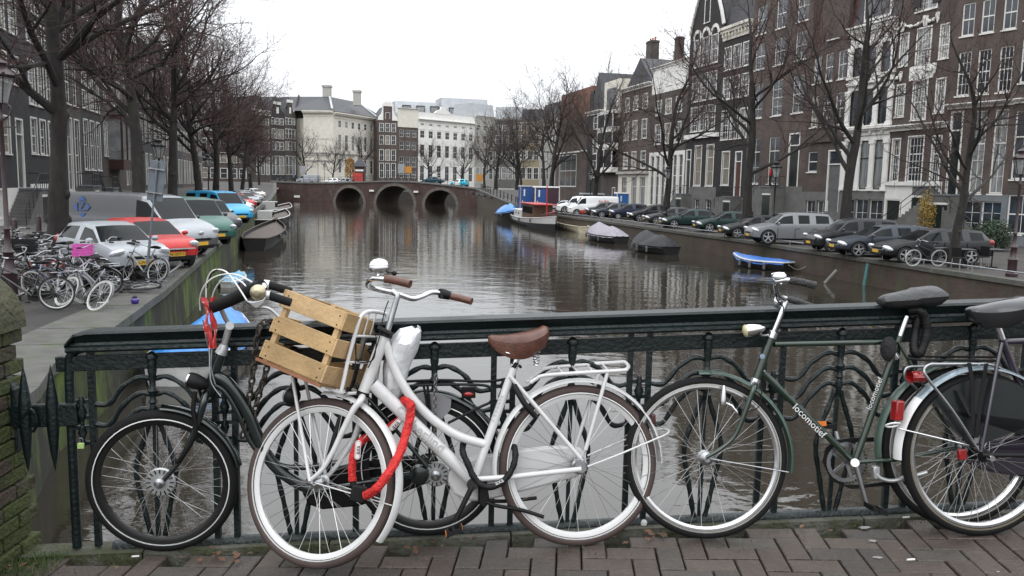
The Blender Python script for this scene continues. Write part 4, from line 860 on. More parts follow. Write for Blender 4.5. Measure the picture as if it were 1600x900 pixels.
for k in range(9):
    t = k/8; P.append([r.P(1422+t*20, 589+3*sin(t*pi*3)*0, 0)+r.n*.03*cos(a)+r.v*.024*sin(a)*(1+.12*cos(t*20)) for a in [2*pi*j/10 for j in range(11)]])
m.grid(P); part('tail_lamp', m, M_red, pb, 40)
m = box_at(r.P(1402, 641, .02), r.u, r.n, (r.v+r.u*.12), (.036, .05, .085)); part('reflector', m, M_red, pb, 30, .006)
m = MB(); m.tube([r.P(1395, 664, .05)+(r.u*cos(a)*.030+r.v*sin(a)*.012-r.u*.0*a)+r.n*sin(a)*.02 for a in [2*pi*k/16 for k in range(16)]], .004, 6, closed=True); part('stay_loop', m, M_white, pb)
T(pb, 'mudguard_stay', [r.P(1405, 670, .04), r.P(1514, 696, .06)], .0035, M_chrome, 6, 0)
T(pb, 'seat_tube', r.pts([(1566, 530), (1600, 620), (1640, 730)]), .015, M_pu, 12, 0); T(pb, 'frame', r.pts([(1568, 534), (1700, 528)]), .0135, M_pu, 12, 0)
T(pb, 'seat_post', r.pts([(1569, 536), (1556, 500)]), .0125, M_chrome, 12, 0)
pf = hr+r.u*1.12; wheel(pb, pf, r.n, .352, M_rubber, M_rimc, M_spoke, .021, .015, side=MT['tan_sidewall'], seed=.3); fender(pb, pf, r.n, .372, 0, 120, .030, M_gy, r.v, -r.u)
hd0, hd1 = pf-r.u*.20+r.v*.42, pf-r.u*.29+r.v*.66; T(pb, 'head_tube', [hd0, hd1], .02, M_pu, 12, 0); T(pb, 'down_tube', [r.P(1640, 730), hd0+r.v*.04], .016, M_pu, 12, 0); T(pb, 'frame', [r.P(1700, 528), hd1-r.v*.02], .0135, M_pu, 12, 0)
for s_ in (1, -1): T(pb, 'fork', [hd0, hd0+r.n*.05*s_-r.v*.04, pf-r.u*.06+r.v*.12+r.n*.055*s_, pf+r.n*.055*s_], (.014, .009), M_pu, 10); T(pb, 'grip', [hd1-r.u*.16+r.v*.22+r.n*.27*s_, hd1-r.u*.28+r.v*.20+r.n*.27*s_], .016, M_blk, 12, 0)
T(pb, 'stem', [hd1, hd1-r.u*.05+r.v*.16], .0115, M_chrome, 10, 0); T(pb, 'handlebar', [hd1-r.u*.16+r.v*.22+r.n*.27, hd1-r.u*.02+r.v*.23+r.n*.22, hd1-r.u*.03+r.v*.18+r.n*.08, hd1-r.u*.05+r.v*.16, hd1-r.u*.03+r.v*.18-r.n*.08, hd1-r.u*.02+r.v*.23-r.n*.22, hd1-r.u*.16+r.v*.22-r.n*.27], .011, M_chrome, 10)
saddle(pb, r.P(1512, 490), r.P(1602, 478), r.n, r.v, .045, .10, mat('black_vinyl', (.014, .015, .017), .25, var=.3, coat=.3), .02, .10)
m = MB(); m.tube(r.pts([(1545, 505), (1556, 500), (1572, 505), (1586, 496)]), .004, 6); part('saddle_rail', m, M_chrome, pb)
plate(pb, 'chain_case', r, [(1502, 706), (1507, 694), (1530, 690), (1560, 686), (1600, 680), (1660, 680), (1660, 752), (1600, 744), (1560, 740), (1530, 733), (1511, 724)], -.045, .04, M_pu, .012)
T(pb, 'chain_stay', r.pts([(1534, 711, .06), (1650, 712, .05)]), .010, M_blk, 8, 0); m = box_at(r.P(1503, 710, .04), r.u, r.n, r.v, (.035, .02, .045)); part('reflector', m, M_red, pb, 30, .004)
m = MB(); m.cyl(hr+r.n*.05, hr+r.n*.085, .012, 10); m.add(box_at(r.P(1526, 687, .05), r.u, r.n, r.v, (.028, .01, .03)).v, box_at(V((0, 0, 0)), r.u, r.n, r.v, (1, 1, 1)).f); part('axle_nut', m, M_chrome, pb, 30)
for ps in ([(1514, 567, .07), (1519, 600, .07), (1520, 650, .07), (1526, 684, .075)], [(1541, 568, .07), (1534, 610, .07), (1528, 660, .075), (1525, 684, .075)], [(1497, 610, .05), (1508, 632, .06), (1518, 650, .07)]):
    m = MB(); c = bez([r.P(*q) for q in ps], 6); m.grid([[q-r.u*.009, q+r.u*.009, q+r.u*.009+r.n*.002, q-r.u*.009+r.n*.002, q-r.u*.009] for q in c]); part('strap', m, M_blk, pb)
# padlock on the left end of the fence
pk = thing('padlock', 'tiny yellow-green padlock locked on the railing end near the spikes', 'padlock', F(-.56, .46, .03))
m = box_at(F(-.56, .487, .03), FD, FN, V((0, 0, 1)), (.028, .012, .026)); part('body', m, mat('lime_paint', (.42, .62, .22), .5), pk, 30, .003)
m = MB(); m.tube(bez([F(-.569, .495, .03), F(-.569, .515, .03), F(-.56, .522, .03), F(-.551, .515, .03), F(-.551, .495, .03)], 4), .0022, 6); part('shackle', m, M_steel, pk)
# ---------------- houses ----------------
def bk(n, c, c2=None, mortar=(.20, .18, .16)): return brickmat(n, c, c2 or tuple(q*.75 for q in c), mortar)
B_brown = bk('brown_brick', (.118, .080, .067)); B_dark = bk('dark_brick', (.026, .023, .025), (.018, .017, .019), (.05, .048, .048)); B_grey = bk('grey_brown_brick', (.085, .068, .060))
B_slate = bk('slate_grey_brick', (.045, .045, .050), None, (.07, .07, .07)); B_red = bk('red_brick', (.20, .075, .045)); B_purp = bk('purple_brown_brick', (.094, .062, .055)); B_orange = bk('orange_brick', (.28, .10, .055))
S_white = mat('white_stucco', (.82, .81, .77), .7, var=.08, scale=1.2, col2=(.5, .49, .46), mixp=(.6, .85), mscale=.6); S_cream = mat('cream_stucco', (.72, .69, .60), .7, var=.08, scale=1)
S_stone = mat('grey_stone', (.14, .14, .132), .8, var=.2, scale=1.5, bump=.3, bscale=12); S_ochre = mat('ochre_stucco', (.27, .23, .15), .8, var=.1); S_blue = mat('blue_grey_stone', (.16, .175, .19), .8, var=.15, scale=1.5)
S_pale = mat('pale_grey_stone', (.42, .41, .38), .8, var=.12, scale=1.5)
R_slate = mat('roof_slate', (.035, .037, .042), .6, var=.3, scale=2, bump=.5, bscale=9); R_tile = mat('roof_tile', (.09, .035, .028), .7, var=.3, scale=3, bump=.6, bscale=10); R_zinc = mat('zinc_roof', (.38, .40, .42), .5, var=.1, scale=.6)
W_white = mat('window_white', (.80, .79, .75), .5, var=.05); W_dark = mat('window_dark', (.02, .025, .022), .4); D_green = mat('door_green', (.012, .02, .018), .3, coat=.4)
GL = [M_glass, M_glass, M_glass, mat('window_glass_b', (.065, .075, .085), .1, var=.5, scale=.6, spec=.5), M_glass2, mat('warm_curtain', (.22, .20, .16), .3, var=.5, scale=2, stretch=(8, 1, .5))]
WC = {}
def winmesh(w_, h, nx, ny, style, split):
    k = (round(w_, 2), round(h, 2), nx, ny, style, split)
    if k in WC: return WC[k]
    w_, h = k[0], k[1]; m = MB(); fw = .075 if style != 'thin' else .045; t = .07; y0 = .07
    m.bx(0, fw, y0, y0+t, 0, h); m.bx(w_-fw, w_, y0, y0+t, 0, h); m.bx(fw, w_-fw, y0, y0+t, 0, fw); m.bx(fw, w_-fw, y0, y0+t, h-fw, h)
    zs = [fw, h-fw]
    if split:
        zm = h*split; m.bx(fw, w_-fw, y0+.004, y0+t-.004, zm-.035, zm+.035); zs = [fw, zm-.035, zm+.035, h-fw]
    mw = .026
    for a, b in zip(zs[::2], zs[1::2]):
        for i in range(1, nx): x = fw+(w_-2*fw)*i/nx; m.bx(x-mw/2, x+mw/2, y0+.02, y0+.05, a, b)
        n_ = max(1, round(ny*(b-a)/h))
        for i in range(1, n_): z = a+(b-a)*i/n_; m.bx(fw, w_-fw, y0+.022, y0+.048, z-mw/2, z+mw/2)
    if style == 'trim':
        e = .09; m.bx(-e, 0, -.03, .13, -.02, h+e); m.bx(w_, w_+e, -.03, .13, -.02, h+e); m.bx(0, w_, -.03, .13, h, h+e)
    fr_ = meshof(m, 'window', [W_white if style != 'dark' else W_dark])
    pn = []
    for a, b in zip(zs[::2], zs[1::2]):
        m = MB(); m.bx(fw-.004, w_-fw+.004, y0+.034, y0+.040, a-.004, b+.004); pn.append(meshof(m, 'pane', [M_glass]))
    m = MB(); e = .06 if style != 'trim' else .12; m.bx(-e, w_+e, -.08, .05, -.10, -.021); si = meshof(m, 'sill', [W_white])
    WC[k] = (fr_, pn, si); return WC[k]
def window(par, x, z, w_, h, nx=2, ny=4, style='', split=.5, far=False, sill=True, glass=None):
    fr_, pn, si = winmesh(w_, h, nx, ny, style, split)
    o = part('window', fr_, None, par); o.location = (x, 0, z)
    g_ = glass if glass is not None else random.choice(GL)
    for p in pn:
        q = part('pane', p, None, o); s = q.material_slots[0]; s.link = 'OBJECT'; s.material = g_ if isinstance(g_, bpy.types.Material) else GL[g_]
    if sill and not far: part('sill', si, None, o)
    return o
def door(par, x, z, w_, h, m_=None, fan=True):
    m = MB(); fw = .10; m.bx(0, fw, -.03, .14, 0, h); m.bx(w_-fw, w_, -.03, .14, 0, h); m.bx(fw, w_-fw, -.03, .14, h-fw, h); dh = h*.76 if fan else h-fw
    m.bx(fw, w_-fw, -.0, .14, dh, dh+.08); o = part('door_frame', m, W_white, par, False); o.location = (x, 0, z)
    m = MB(); m.bx(fw, w_-fw, .08, .13, 0, dh)
    for a in (.12, .45, .74): m.bx(fw+.12, w_-fw-.12, .065, .08, dh*a, dh*(a+.22))
    d = part('door', m, m_ or D_green, o, False)
    if fan: m = MB(); m.bx(fw, w_-fw, .08, .09, dh+.08, h-fw); part('pane', m, M_glass, o, False)
    return o
class H:
    """a house: front from A to B (seen left to right), measured on the photograph or in metres"""
    def __init__(s, name, label, A, B, z0, wall, cat='house', group=None):
        s.A = V((A[0], A[1], z0)); s.B = V((B[0], B[1], z0)); d = s.B-s.A; s.W = d.length; s.d = d.normalized(); s.n = V((s.d.y, -s.d.x, 0))
        s.o = thing(name, label, cat, s.A, atan2(d.y, d.x), group); s.wall = wall; s.holes = []; s.z0 = z0
    def uz(s, px, py): p = onpl(px, py, s.A, s.n); return (p-s.A).dot(s.d), p.z-s.z0
    def z(s, px, py): return s.uz(px, py)[1]
    def row(s, z0, z1, cs, w_, nx=2, ny=4, style='', split=.5, far=False, glass=None, sill=True):
        for c in cs:
            x = c*s.W-w_/2; x = max(.12, min(s.W-w_-.12, x)); s.holes.append((x, x+w_, z0, z1)); window(s.o, x, z0, w_, z1-z0, nx, ny, style, split, far, sill, glass)
    def prow(s, px, y1, y0, cs, w_, **k): s.row(s.z(px, y1), s.z(px, y0), cs, w_, **k)    # y1 bottom, y0 top in the photograph
    def door(s, c, w_, z0, z1, m_=None, fan=True): x = c*s.W-w_/2; s.holes.append((x, x+w_, z0, z1)); door(s.o, x, z0, w_, z1-z0, m_, fan).location = (x, 0, z0)
    def build(s, H_, depth=10, base=None, baseh=0, poly=None, roof=None, side_m=None):
        s.H = H_
        def wl(zlo, zhi, m_, nm, dy=0):
            xs = sorted({0, s.W}|{v for h in s.holes for v in h[:2] if 0 < v < s.W}); zs = sorted({zlo, zhi}|{v for h in s.holes for v in h[2:] if zlo < v < zhi})
            m = MB(); 
            def solid(x, z): return not any(h[0] < x < h[1] and h[2] < z < h[3] for h in s.holes)
            for i in range(len(xs)-1):
                j = 0
                while j < len(zs)-1:
                    if not solid((xs[i]+xs[i+1])/2, (zs[j]+zs[j+1])/2): j += 1; continue
                    k = j
                    while k < len(zs)-1 and solid((xs[i]+xs[i+1])/2, (zs[k]+zs[k+1])/2): k += 1
                    m.bx(xs[i], xs[i+1], dy, .25, zs[j], zs[k]); j = k
            part(nm, m, m_, s.o, False)
        if base and baseh: wl(0, baseh, base, 'base_wall', -.06); wl(baseh, H_, s.wall, 'wall')
        else: wl(0, H_, s.wall, 'wall')
        m = MB(); m.bx(.02, s.W-.02, .30, depth, 0, H_-.02); part('body', m, side_m or s.wall, s.o, False)
        if poly:
            m = MB(); m.prism([V((x*s.W, 0, z)) for x, z in poly], (0, .0, 0), (0, .3, 0)); part('gable', m, s.wall, s.o, False)
        if roof: s.roof(*roof)
        return s
    def roof(s, kind, h, m_=None, depth=10):
        m_ = m_ or R_slate; m = MB(); W, z = s.W, s.H
        if kind == 'ridge': m.prism([V((0.02, .3, z)), V((W-.02, .3, z)), V((W/2, .3, z+h))], (0, .02, 0), (0, depth, 0))
        elif kind == 'slope': m.prism([V((0.02, .1, z)), V((.02, depth, z)), V((.02, depth/2, z+h))], (0, 0, 0), (W-.04, 0, 0))
        elif kind == 'mansard': m.prism([V((.02, .15, z)), V((.02, depth, z)), V((.02, depth-1.2, z+h)), V((.02, 1.1, z+h))], (0, 0, 0), (W-.04, 0, 0))
        part('roof', m, m_, s.o, False)
    def band(s, z0, z1, out=.12, m_=None, nm='band', x0=0, x1=None): m = MB(); m.bx(x0-.001, (x1 or s.W)+.001, -out, .05, z0, z1); return part(nm, m, m_ or W_white, s.o, False)
    def cornice(s, z0, z1, out=.45, m_=None, dent=0):
        m = MB(); h = z1-z0; m.bx(0, s.W, -.10, .1, z0, z0+h*.55); m.bx(-.03, s.W+.03, -out*.7, .1, z0+h*.55, z0+h*.78); m.bx(-.06, s.W+.06, -out, .1, z0+h*.78, z1)
        for i in range(dent): x = (i+.5)*s.W/dent; m.bx(x-.09, x+.09, -out*.62, -.1, z0+h*.25, z0+h*.55)
        part('cornice', m, m_ or W_white, s.o, False)
    def chimney(s, x, y, z0, h, w_=.7, m_=None, pots=2):
        m = MB(); m.bx(x-w_/2, x+w_/2, y, y+w_*.7, z0, z0+h); m.bx(x-w_/2-.06, x+w_/2+.06, y-.06, y+w_*.7+.06, z0+h-.25, z0+h-.1); o = part('chimney', m, m_ or B_brown, s.o, False)
        for i in range(pots):
            m = MB(); xx = x+(i-(pots-1)/2)*w_*.45; m.lathe([(.11, 0), (.10, .35), (.12, .38), (.08, .38)], (xx, y+w_*.35, z0+h), 8); part('chimney_pot', m, mat('terracotta', (.35, .11, .06), .8), o)
    def stoop(s, c, w_, h, out=1.5, side=1, m_=None, rail=True):
        out = out*.72; x = c*s.W; n_ = max(3, round(h/.18)); m = MB(); m.bx(x-w_/2, x+w_/2, -out, -.07, 0, h); o = part('stoop', m, m_ or S_stone, s.o, False)
        if h > 1.1:
            q = min(.42*w_, .55); m = MB(); m.bx(x-q, x+q, -out-.012, -out+.05, .12, h*.80); part('cellar_door', m, D_green, o, False); m = MB(); m.bx(x-q-.09, x+q+.09, -out-.006, -out+.05, h*.80+.001, h*.80+.13); part('lintel', m, W_white, o, False); m = MB(); m.bx(x-w_/2-.05, x+w_/2+.05, -out-.06, -.08, h, h+.09); part('landing', m, S_blue, o, False)
        for i in range(n_):
            a = x+side*(w_/2+i*.25); b = a+side*.26; m = MB(); m.bx(min(a, b), max(a, b), -out, -.09, 0, h*(n_-i-.6)/n_); part('step', m, m_ or S_stone, o, False)
        if rail:
            m = MB(); e = x-side*w_/2; f = x+side*w_/2; g_ = x+side*(w_/2+n_*.25)
            for yy in (-out+.03,):
                m.tube([V((e, yy, h+.9)), V((f, yy, h+.9)), V((g_, yy, .9))], .025, 6); m.tube([V((e, yy, h+.5)), V((f, yy, h+.5)), V((g_, yy, .5))], .018, 6)
                for t in range(5): xx = e+(f-e)*t/4; m.tube([V((xx, yy, h)), V((xx, yy, h+.9))], .018, 6)
                for t in range(1, 5): xx = f+(g_-f)*t/4; zz = h*(1-t/4); m.tube([V((xx, yy, zz)), V((xx, yy, zz+.9))], .018, 6)
            m.tube([V((e, -out+.03, h+.9)), V((e, -.1, h+.9))], .025, 6)
            part('railing', m, M_black, o)
def fpt(px, lat, far=None):
    """where the sight line at px meets the facade line"""
    d = ray(px, 300); d.z = 0; nl = V((cos(AL), sin(AL), 0)); t = lat/d.dot(nl); return V((d.x*t, d.y*t, 0))
def c3(a=.2, b=.5, c=.8): return (a, b, c)
RLAT = 38.5
corner = fpt(1469, RLAT); RD = V((.465, -.885, 0)).normalized()
def rpt(px):
    if px <= 1469: return fpt(px, RLAT)
    d = ray(px, 300); d.z = 0; n = V((RD.y, -RD.x, 0)); t = corner.dot(n)/d.dot(n); return V((d.x*t, d.y*t, 0))
def RH(a, b, label, wall, name='canal_house'): return H(name, label, rpt(a), rpt(b), ZR, wall)
# -- right row, far to near --
h = RH(867, 915, 'brown and orange brick warehouse front with large arched ground floor window', B_brown, 'warehouse')
h.row(h.z(884, 291), h.z(884, 243), (.42,), h.W*.55, 3, 3, 'trim', .5); zt = h.z(890, 187); h.build(zt, 12); h.band(h.z(884, 240), h.z(884, 238), .15)
m = MB(); m.bx(.2, h.W-.1, .6, 10, zt, h.z(890, 143)); part('upper_storey', m, B_orange, h.o, False)
h = RH(915, 938, 'narrow dark brick house with tall black chimney stack beside the bay house', B_dark)
for (a, b_) in ((277, 252), (240, 217), (202, 184)): h.prow(928, a, b_, (.55,), 1.5, nx=2, ny=3, style='trim')
h.build(h.z(928, 180), 12); h.cornice(h.z(928, 180), h.z(928, 174)); h.roof('ridge', 5.5)
m = MB(); m.bx(-.2, 1.2, .3, 1.6, 0, h.z(919, 147)); part('chimney_stack', m, B_dark, h.o, False); m = MB(); m.bx(-.1, 1.1, .35, 1.5, h.z(919, 147), h.z(919, 143)); part('chimney_cap', m, M_black, h.o, False)
h = RH(938, 966, 'slim cream and white house with a projecting bay over three floors', B_grey)
h.build(h.z(952, 178), 12); h.roof('slope', h.z(952, 115)-h.z(952, 178), R_slate)
for (a, b_) in ((262, 235), (225, 205), (200, 180)):
    z0, z1 = h.z(952, a), h.z(952, b_); m = MB(); m.bx(.5, h.W-.4, -.9, 0, z0-.6, z0); m.bx(.5, h.W-.4, -.9, 0, z1, z1+.35)
    for x in (.5, h.W*.5-.06, h.W-.52): m.bx(x, x+.12, -.9, -.78, z0, z1)
    bay = part('bay', m, S_white, h.o, False); m = MB(); m.bx(.62, h.W-.52, -.86, -.84, z0, z1); m.bx(.55, .58, -.8, 0, z0, z1); part('pane', m, M_glass, bay, False)
z0, z1 = h.z(952, 172), h.z(952, 128); m = MB(); m.bx(.6, h.W-.3, -.1, 1.5, z0-1.2, z1); dm = part('dormer', m, S_cream, h.o, False); m = MB(); m.bx(1.6, h.W-1.4, -.14, -.11, z0, z0+2.6); part('pane', m, M_glass, dm, False)
h.door(.75, 1.0, .3, 2.9); h.chimney(h.W*1.1, 3, h.z(985, 125), 5.0, 1.5, B_grey, 3)
h = RH(966, 1013, 'brown brick house with three window columns and pale shop front', B_brown)
for a, b_ in ((173, 152), (218, 190), (263, 238)): h.prow(988, a, b_, c3(.22, .5, .8), 1.25, nx=2, ny=4, style='trim')
h.row(.6, h.z(988, 277), (.22, .55, .82), 1.5, 2, 2, 'trim', .7, glass=4); h.build(h.z(988, 142), 11, S_cream, h.z(988, 271)); h.cornice(h.z(988, 142), h.z(988, 136)); h.roof('ridge', 3.6, R_slate); h.band(h.z(988, 272), h.z(988, 268), .4, S_pale)
h = RH(1013, 1068, 'house with white top storey, brown middle and large white ground floor windows', B_grey)
h.prow(1040, 134, 114, (.22, .5, .78), 1.3, nx=2, ny=2); h.prow(1040, 178, 156, (.22, .5, .78), 1.3, nx=2, ny=4, style='trim'); h.prow(1040, 224, 194, (.22, .5, .78), 1.35, nx=2, ny=4, style='trim')
h.row(1.0, h.z(1040, 243), (.1, .26, .42, .58, .74, .9), 1.0, 2, 5, '', .6, glass=0); h.build(h.z(1040, 106), 11, S_white, h.z(1040, 237)); h.band(h.z(1040, 144), h.z(1040, 106), .03, S_white); h.cornice(h.z(1040, 106), h.z(1040, 101), .3); h.chimney(1.4, 2, h.z(1040, 104), 3.5, 1.0, B_brown, 0)
h = RH(1068, 1119, 'tall black brick house with stepped neck gable and three arched windows under it', B_dark)
h.prow(1096, 103, 62, c3(.24, .5, .76), 1.25, nx=2, ny=4, style='trim'); h.prow(1096, 157, 117, c3(.24, .5, .76), 1.3, nx=2, ny=4, style='trim'); h.prow(1096, 204, 167, c3(.24, .5, .76), 1.3, nx=2, ny=4, style='trim')
h.prow(1096, 290, 228, (.42, .78), 1.35, nx=1, ny=3, style='trim', split=.7, glass=5); h.door(.12, 1.1, 2.4, h.z(1096, 232)); zg = h.z(1096, 50); h.prow(1096, 38, 4, (.5,), 1.0, nx=2, ny=4, style='trim')
h.row(.3, 1.9, (.45, .8), 1.1, 2, 2, '', 0)
h.build(zg, 11, S_stone, h.z(1096, 292), [(0, zg), (1, zg), (.93, zg+1.2), (.78, zg+3.2), (.76, zg+6.5), (.24, zg+6.5), (.22, zg+3.2), (.07, zg+1.2)], ('ridge', 6)); h.holes = []
m = MB()
for c in (.24, .5, .76):
    x = c*h.W; z = h.z(1096, 62); m.prism([V((x+1.0*cos(a)*.82, 0, z+.1+.95*sin(a))) for a in [pi*k/10 for k in range(11)]]+[V((x+.62*cos(a), 0, z+.1+.62*sin(a))) for a in [pi*k/10 for k in range(10, -1, -1)]], (0, -.09, 0), (0, .01, 0))
part('window_arch', m, W_white, h.o, False)
m = MB()
for s_ in (0, 1):
    for (a, b_) in (((0, 0), (.07, 1.2)), ((.07, 1.2), (.22, 3.2)), ((.22, 3.2), (.24, 6.5))):
        f = lambda q: V(((q[0] if not s_ else 1-q[0])*h.W, -.06, zg+q[1])); m.bar(f(a), f(b_), .25, .22, up=V((0, 1, 0)))
part('gable_edging', m, W_white, h.o, False)['kind'] = 'stuff'; h.band(h.z(1096, 216), h.z(1096, 209), .25); h.stoop(.14, 1.4, 2.3, 1.4, -1); h.band(h.z(1096, 111), h.z(1096, 109), .1, S_stone)
h = RH(1119, 1163, 'black brick house with broad cream cornice and slate mansard roof', B_dark)
for a, b_ in ((108, 74), (154, 121), (217, 173)): h.prow(1141, a, b_, c3(.2, .52, .84), 1.15, nx=2, ny=4, style='trim')
h.prow(1141, 289, 237, (.30,), 1.3, nx=1, ny=3, style='trim', glass=5); h.door(.75, 1.2, 2.3, h.z(1141, 237), mat('brown_door', (.09, .03, .02), .4)); h.row(.3, 1.8, (.3,), 1.1, 2, 2, '', 0)
h.build(h.z(1141, 62), 11, S_stone, 2.2); h.cornice(h.z(1141, 62), h.z(1141, 42), .5, S_cream, 9); h.H = h.z(1141, 42); h.roof('mansard', 5.5); h.stoop(.75, 1.5, 2.2, 1.4, -1)
h = RH(1163, 1254, 'large plain brown brick house with three window columns and red jacketed person on its stoop', B_brown)
h.prow(1209, 47, 3, c3(.16, .50, .84), 1.5, nx=2, ny=3); h.prow(1209, 103, 62, c3(.16, .50, .84), 1.5, nx=2, ny=3, glass=0); h.prow(1209, 181, 126, c3(.16, .50, .84), 1.55, nx=2, ny=4, glass=0)
zb = h.z(1209, 291); h.prow(1209, 287, 214, (.16, .50), 1.6, nx=2, ny=3, split=.7, glass=1); h.door(.83, 1.5, zb, h.z(1209, 211)); h.row(.4, 2.2, (.22, .55), 1.3, 2, 2, '', 0)
h.build(h.z(1209, -35), 12, S_stone, zb); h.cornice(h.z(1209, -35), h.z(1209, -48), .6, S_white, 12); h.stoop(.62, 1.9, zb-.1, 1.6, -1); HP = h; HPz = zb
m = MB()
for (px, py) in ((1176, 0), (1176, 58), (1236, 20), (1190, 120)): u, z = h.uz(px, py); m.bx(u-.03, u+.03, -.04, 0, z-.5, z+.5)
part('wall_anchor', m, M_black, h.o, False)
h = RH(1254, 1314, 'reddish brown house with narrow windows and red tiled roof beside the white stone house', B_purp)
h.prow(1288, 64, 32, (.55,), 1.3, nx=2, ny=3); h.prow(1288, 128, 85, c3(.2, .5, .82), .95, nx=2, ny=3); h.prow(1288, 197, 148, c3(.2, .5, .82), .95, nx=2, ny=4)
h.prow(1288, 268, 236, (.22,), 1.2, nx=1, ny=2); h.door(.8, 1.6, 1.4, h.z(1288, 235), mat('grey_door', (.12, .12, .12), .5)); h.row(.4, 2.2, (.25, .55), 1.2, 2, 2, '', 0)
h.build(h.z(1288, 72), 12, S_stone, h.z(1288, 300)); h.roof('mansard', 6, R_tile, 11); h.band(h.z(1288, 222), h.z(1288, 217), .15, B_purp)
z0 = h.z(1288, 72); m = MB(); m.prism([V((h.W*.2, 0, z0)), V((h.W*.9, 0, z0)), V((h.W*.9, 0, z0+3)), V((h.W*.72, 0, z0+4.2)), V((h.W*.68, 0, z0+6.5)), V((h.W*.42, 0, z0+6.5)), V((h.W*.38, 0, z0+4.2)), V((h.W*.2, 0, z0+3))], (0, .05, 0), (0, .35, 0)); part('gable', m, B_purp, h.o, False)
h = RH(1314, 1384, 'white stone house with columned ground floor and pale cornices', S_white)
h.prow(1349, 118, 73, c3(.2, .51, .82), 1.35, nx=1, ny=2, style='dark', glass=3); h.prow(1349, 196, 140, c3(.2, .51, .82), 1.35, nx=1, ny=2, style='dark', glass=0); h.prow(1349, 296, 220, c3(.2, .51, .82), 1.45, nx=1, ny=2, style='dark', split=.64, glass=4)
h.row(.5, 2.4, (.2, .51, .82), 1.4, 2, 2, '', 0, glass=0); h.build(h.z(1349, 52), 11, S_stone, h.z(1349, 299)); h.cornice(h.z(1349, 55), h.z(1349, 41), .5, S_white, 16); h.cornice(h.z(1349, 212), h.z(1349, 200), .4, S_white, 4); h.band(h.z(1349, 132), h.z(1349, 127), .2, S_white); h.H = h.z(1349, 41); h.roof('mansard', 4.6, R_slate)
for c in (.04, .355, .665, .965):
    for (a, b_) in ((219, 298), (140, 199), (72, 122)):
        z0, z1 = h.z(1349, b_), h.z(1349, a); x = c*h.W; m = MB(); m.bx(x-.22, x+.22, -.12, 0, z0, z1-.3); m.bx(x-.28, x+.28, -.17, 0, z1-.3, z1); m.bx(x-.28, x+.28, -.17, 0, z0, z0+.25)
        nj = 7
        part('pilaster', m, S_white, h.o, False)
z0 = h.H
for c in (.36, .62): m = MB(); x = c*h.W; m.bx(x-.75, x+.75, .2, 1.6, z0+.3, z0+3.0); dm = part('dormer', m, W_white, h.o, False); m = MB(); m.bx(x-.62, x+.62, .17, .19, z0+.5, z0+2.8); part('pane', m, M_glass, dm, False)
h = RH(1384, 1471, 'ornate brown brick house with white framed grid windows and carved garlands', B_purp)
for (a, b_) in ((102, 48), (182, 128)):
    z0, z1 = h.z(1428, a), h.z(1428, b_); print('H6', h.W); h.row(z0-.2, z1, (.5,), h.W*.23, 4, 7, 'trim', .45, glass=4); h.row(z0+.1, z1-.1, (.15, .85), h.W*.13, 3, 6, 'trim', .4, glass=4)
h.prow(1428, 284, 214, (.5,), h.W*.26, nx=4, ny=7, style='trim', split=.62, glass=0); h.prow(1428, 284, 216, (.14, .86), h.W*.13, nx=3, ny=6, style='trim', split=.62, glass=0); h.prow(1428, 20, -40, (.5,), 1.7, nx=4, ny=6, style='trim', glass=4)
zb = h.z(1428, 290); h.door(.16, 1.5, .2, h.z(1400, 311), None, False); h.build(h.z(1428, -60), 11, S_white, zb); h.band(zb, zb+.25, .2, S_white); h.cornice(h.z(1428, 203), h.z(1428, 194), .4, S_white)
z0, z1 = h.z(1428, 126), h.z(1428, 104); m = MB(); m.bx(h.W*.5-1.05, h.W*.5+1.05, -.05, 0, z0, z1); part('stone_panel', m, S_white, h.o, False)
def garland(h, px, py, w_, d):
    u, z = h.uz(px, py); m = MB(); 
    m.tube([V((u+w_*(t-.5), -.08, z-d*(1-(2*t-1)**2))) for t in [k/10 for k in range(11)]], [.09+.05*sin(k*2.1) for k in range(11)], 7)
    for s_ in (-1, 1): m.tube([V((u+s_*w_*.5, -.08, z+.12)), V((u+s_*w_*.52, -.08, z-d*1.1)), V((u+s_*w_*.5, -.08, z-d*1.7))], [.13, .09, .05], 7)
    part('garland', m, S_white, h.o)
for (px, py, w_) in ((1405, 39, 1.0), (1430, 33, 2.2), (1457, 25, 1.1), (1401, 116, 1.0), (1453, 103, 1.0)): garland(h, px, py, w_, .3)
for s_ in (.33, .67): m = MB(); m.bx(s_*h.W-.32, s_*h.W+.32, -.08, .0, h.z(1428, 14), h.z(1428, -50)); part('shutter', m, M_black, h.o, False)
HO = h; h.stoop(.80, 1.0, zb-.1, 1.2, 1, S_stone)
h = RH(1471, 1573, 'wide brown brick house with three broad sash windows per floor and dark front door', B_brown)
print('H7', h.W); w7 = h.W*.20; h.prow(1528, 53, 2, c3(.20, .50, .82), w7, nx=2, ny=2, glass=3); h.prow(1528, 147, 78, c3(.20, .50, .82), w7, nx=3, ny=4, glass=0)
zb = h.z(1528, 304); h.prow(1528, 302, 173, (.52, .83), w7, nx=2, ny=6, split=.6, glass=4); h.door(.16, w7, zb, h.z(1528, 171)); h.row(.5, 2.5, (.5, .8), 1.2, 2, 3, '', 0, glass=0)
h.build(h.z(1528, -70), 11, S_blue, zb); h.cornice(h.z(1528, 168), h.z(1528, 160), .5, W_white); h.stoop(.16, 1.5, zb-.1, 1.5, -1, S_stone)
h = RH(1573, 1690, 'grey brown house with tall white framed window at the right edge of the photo', B_grey)
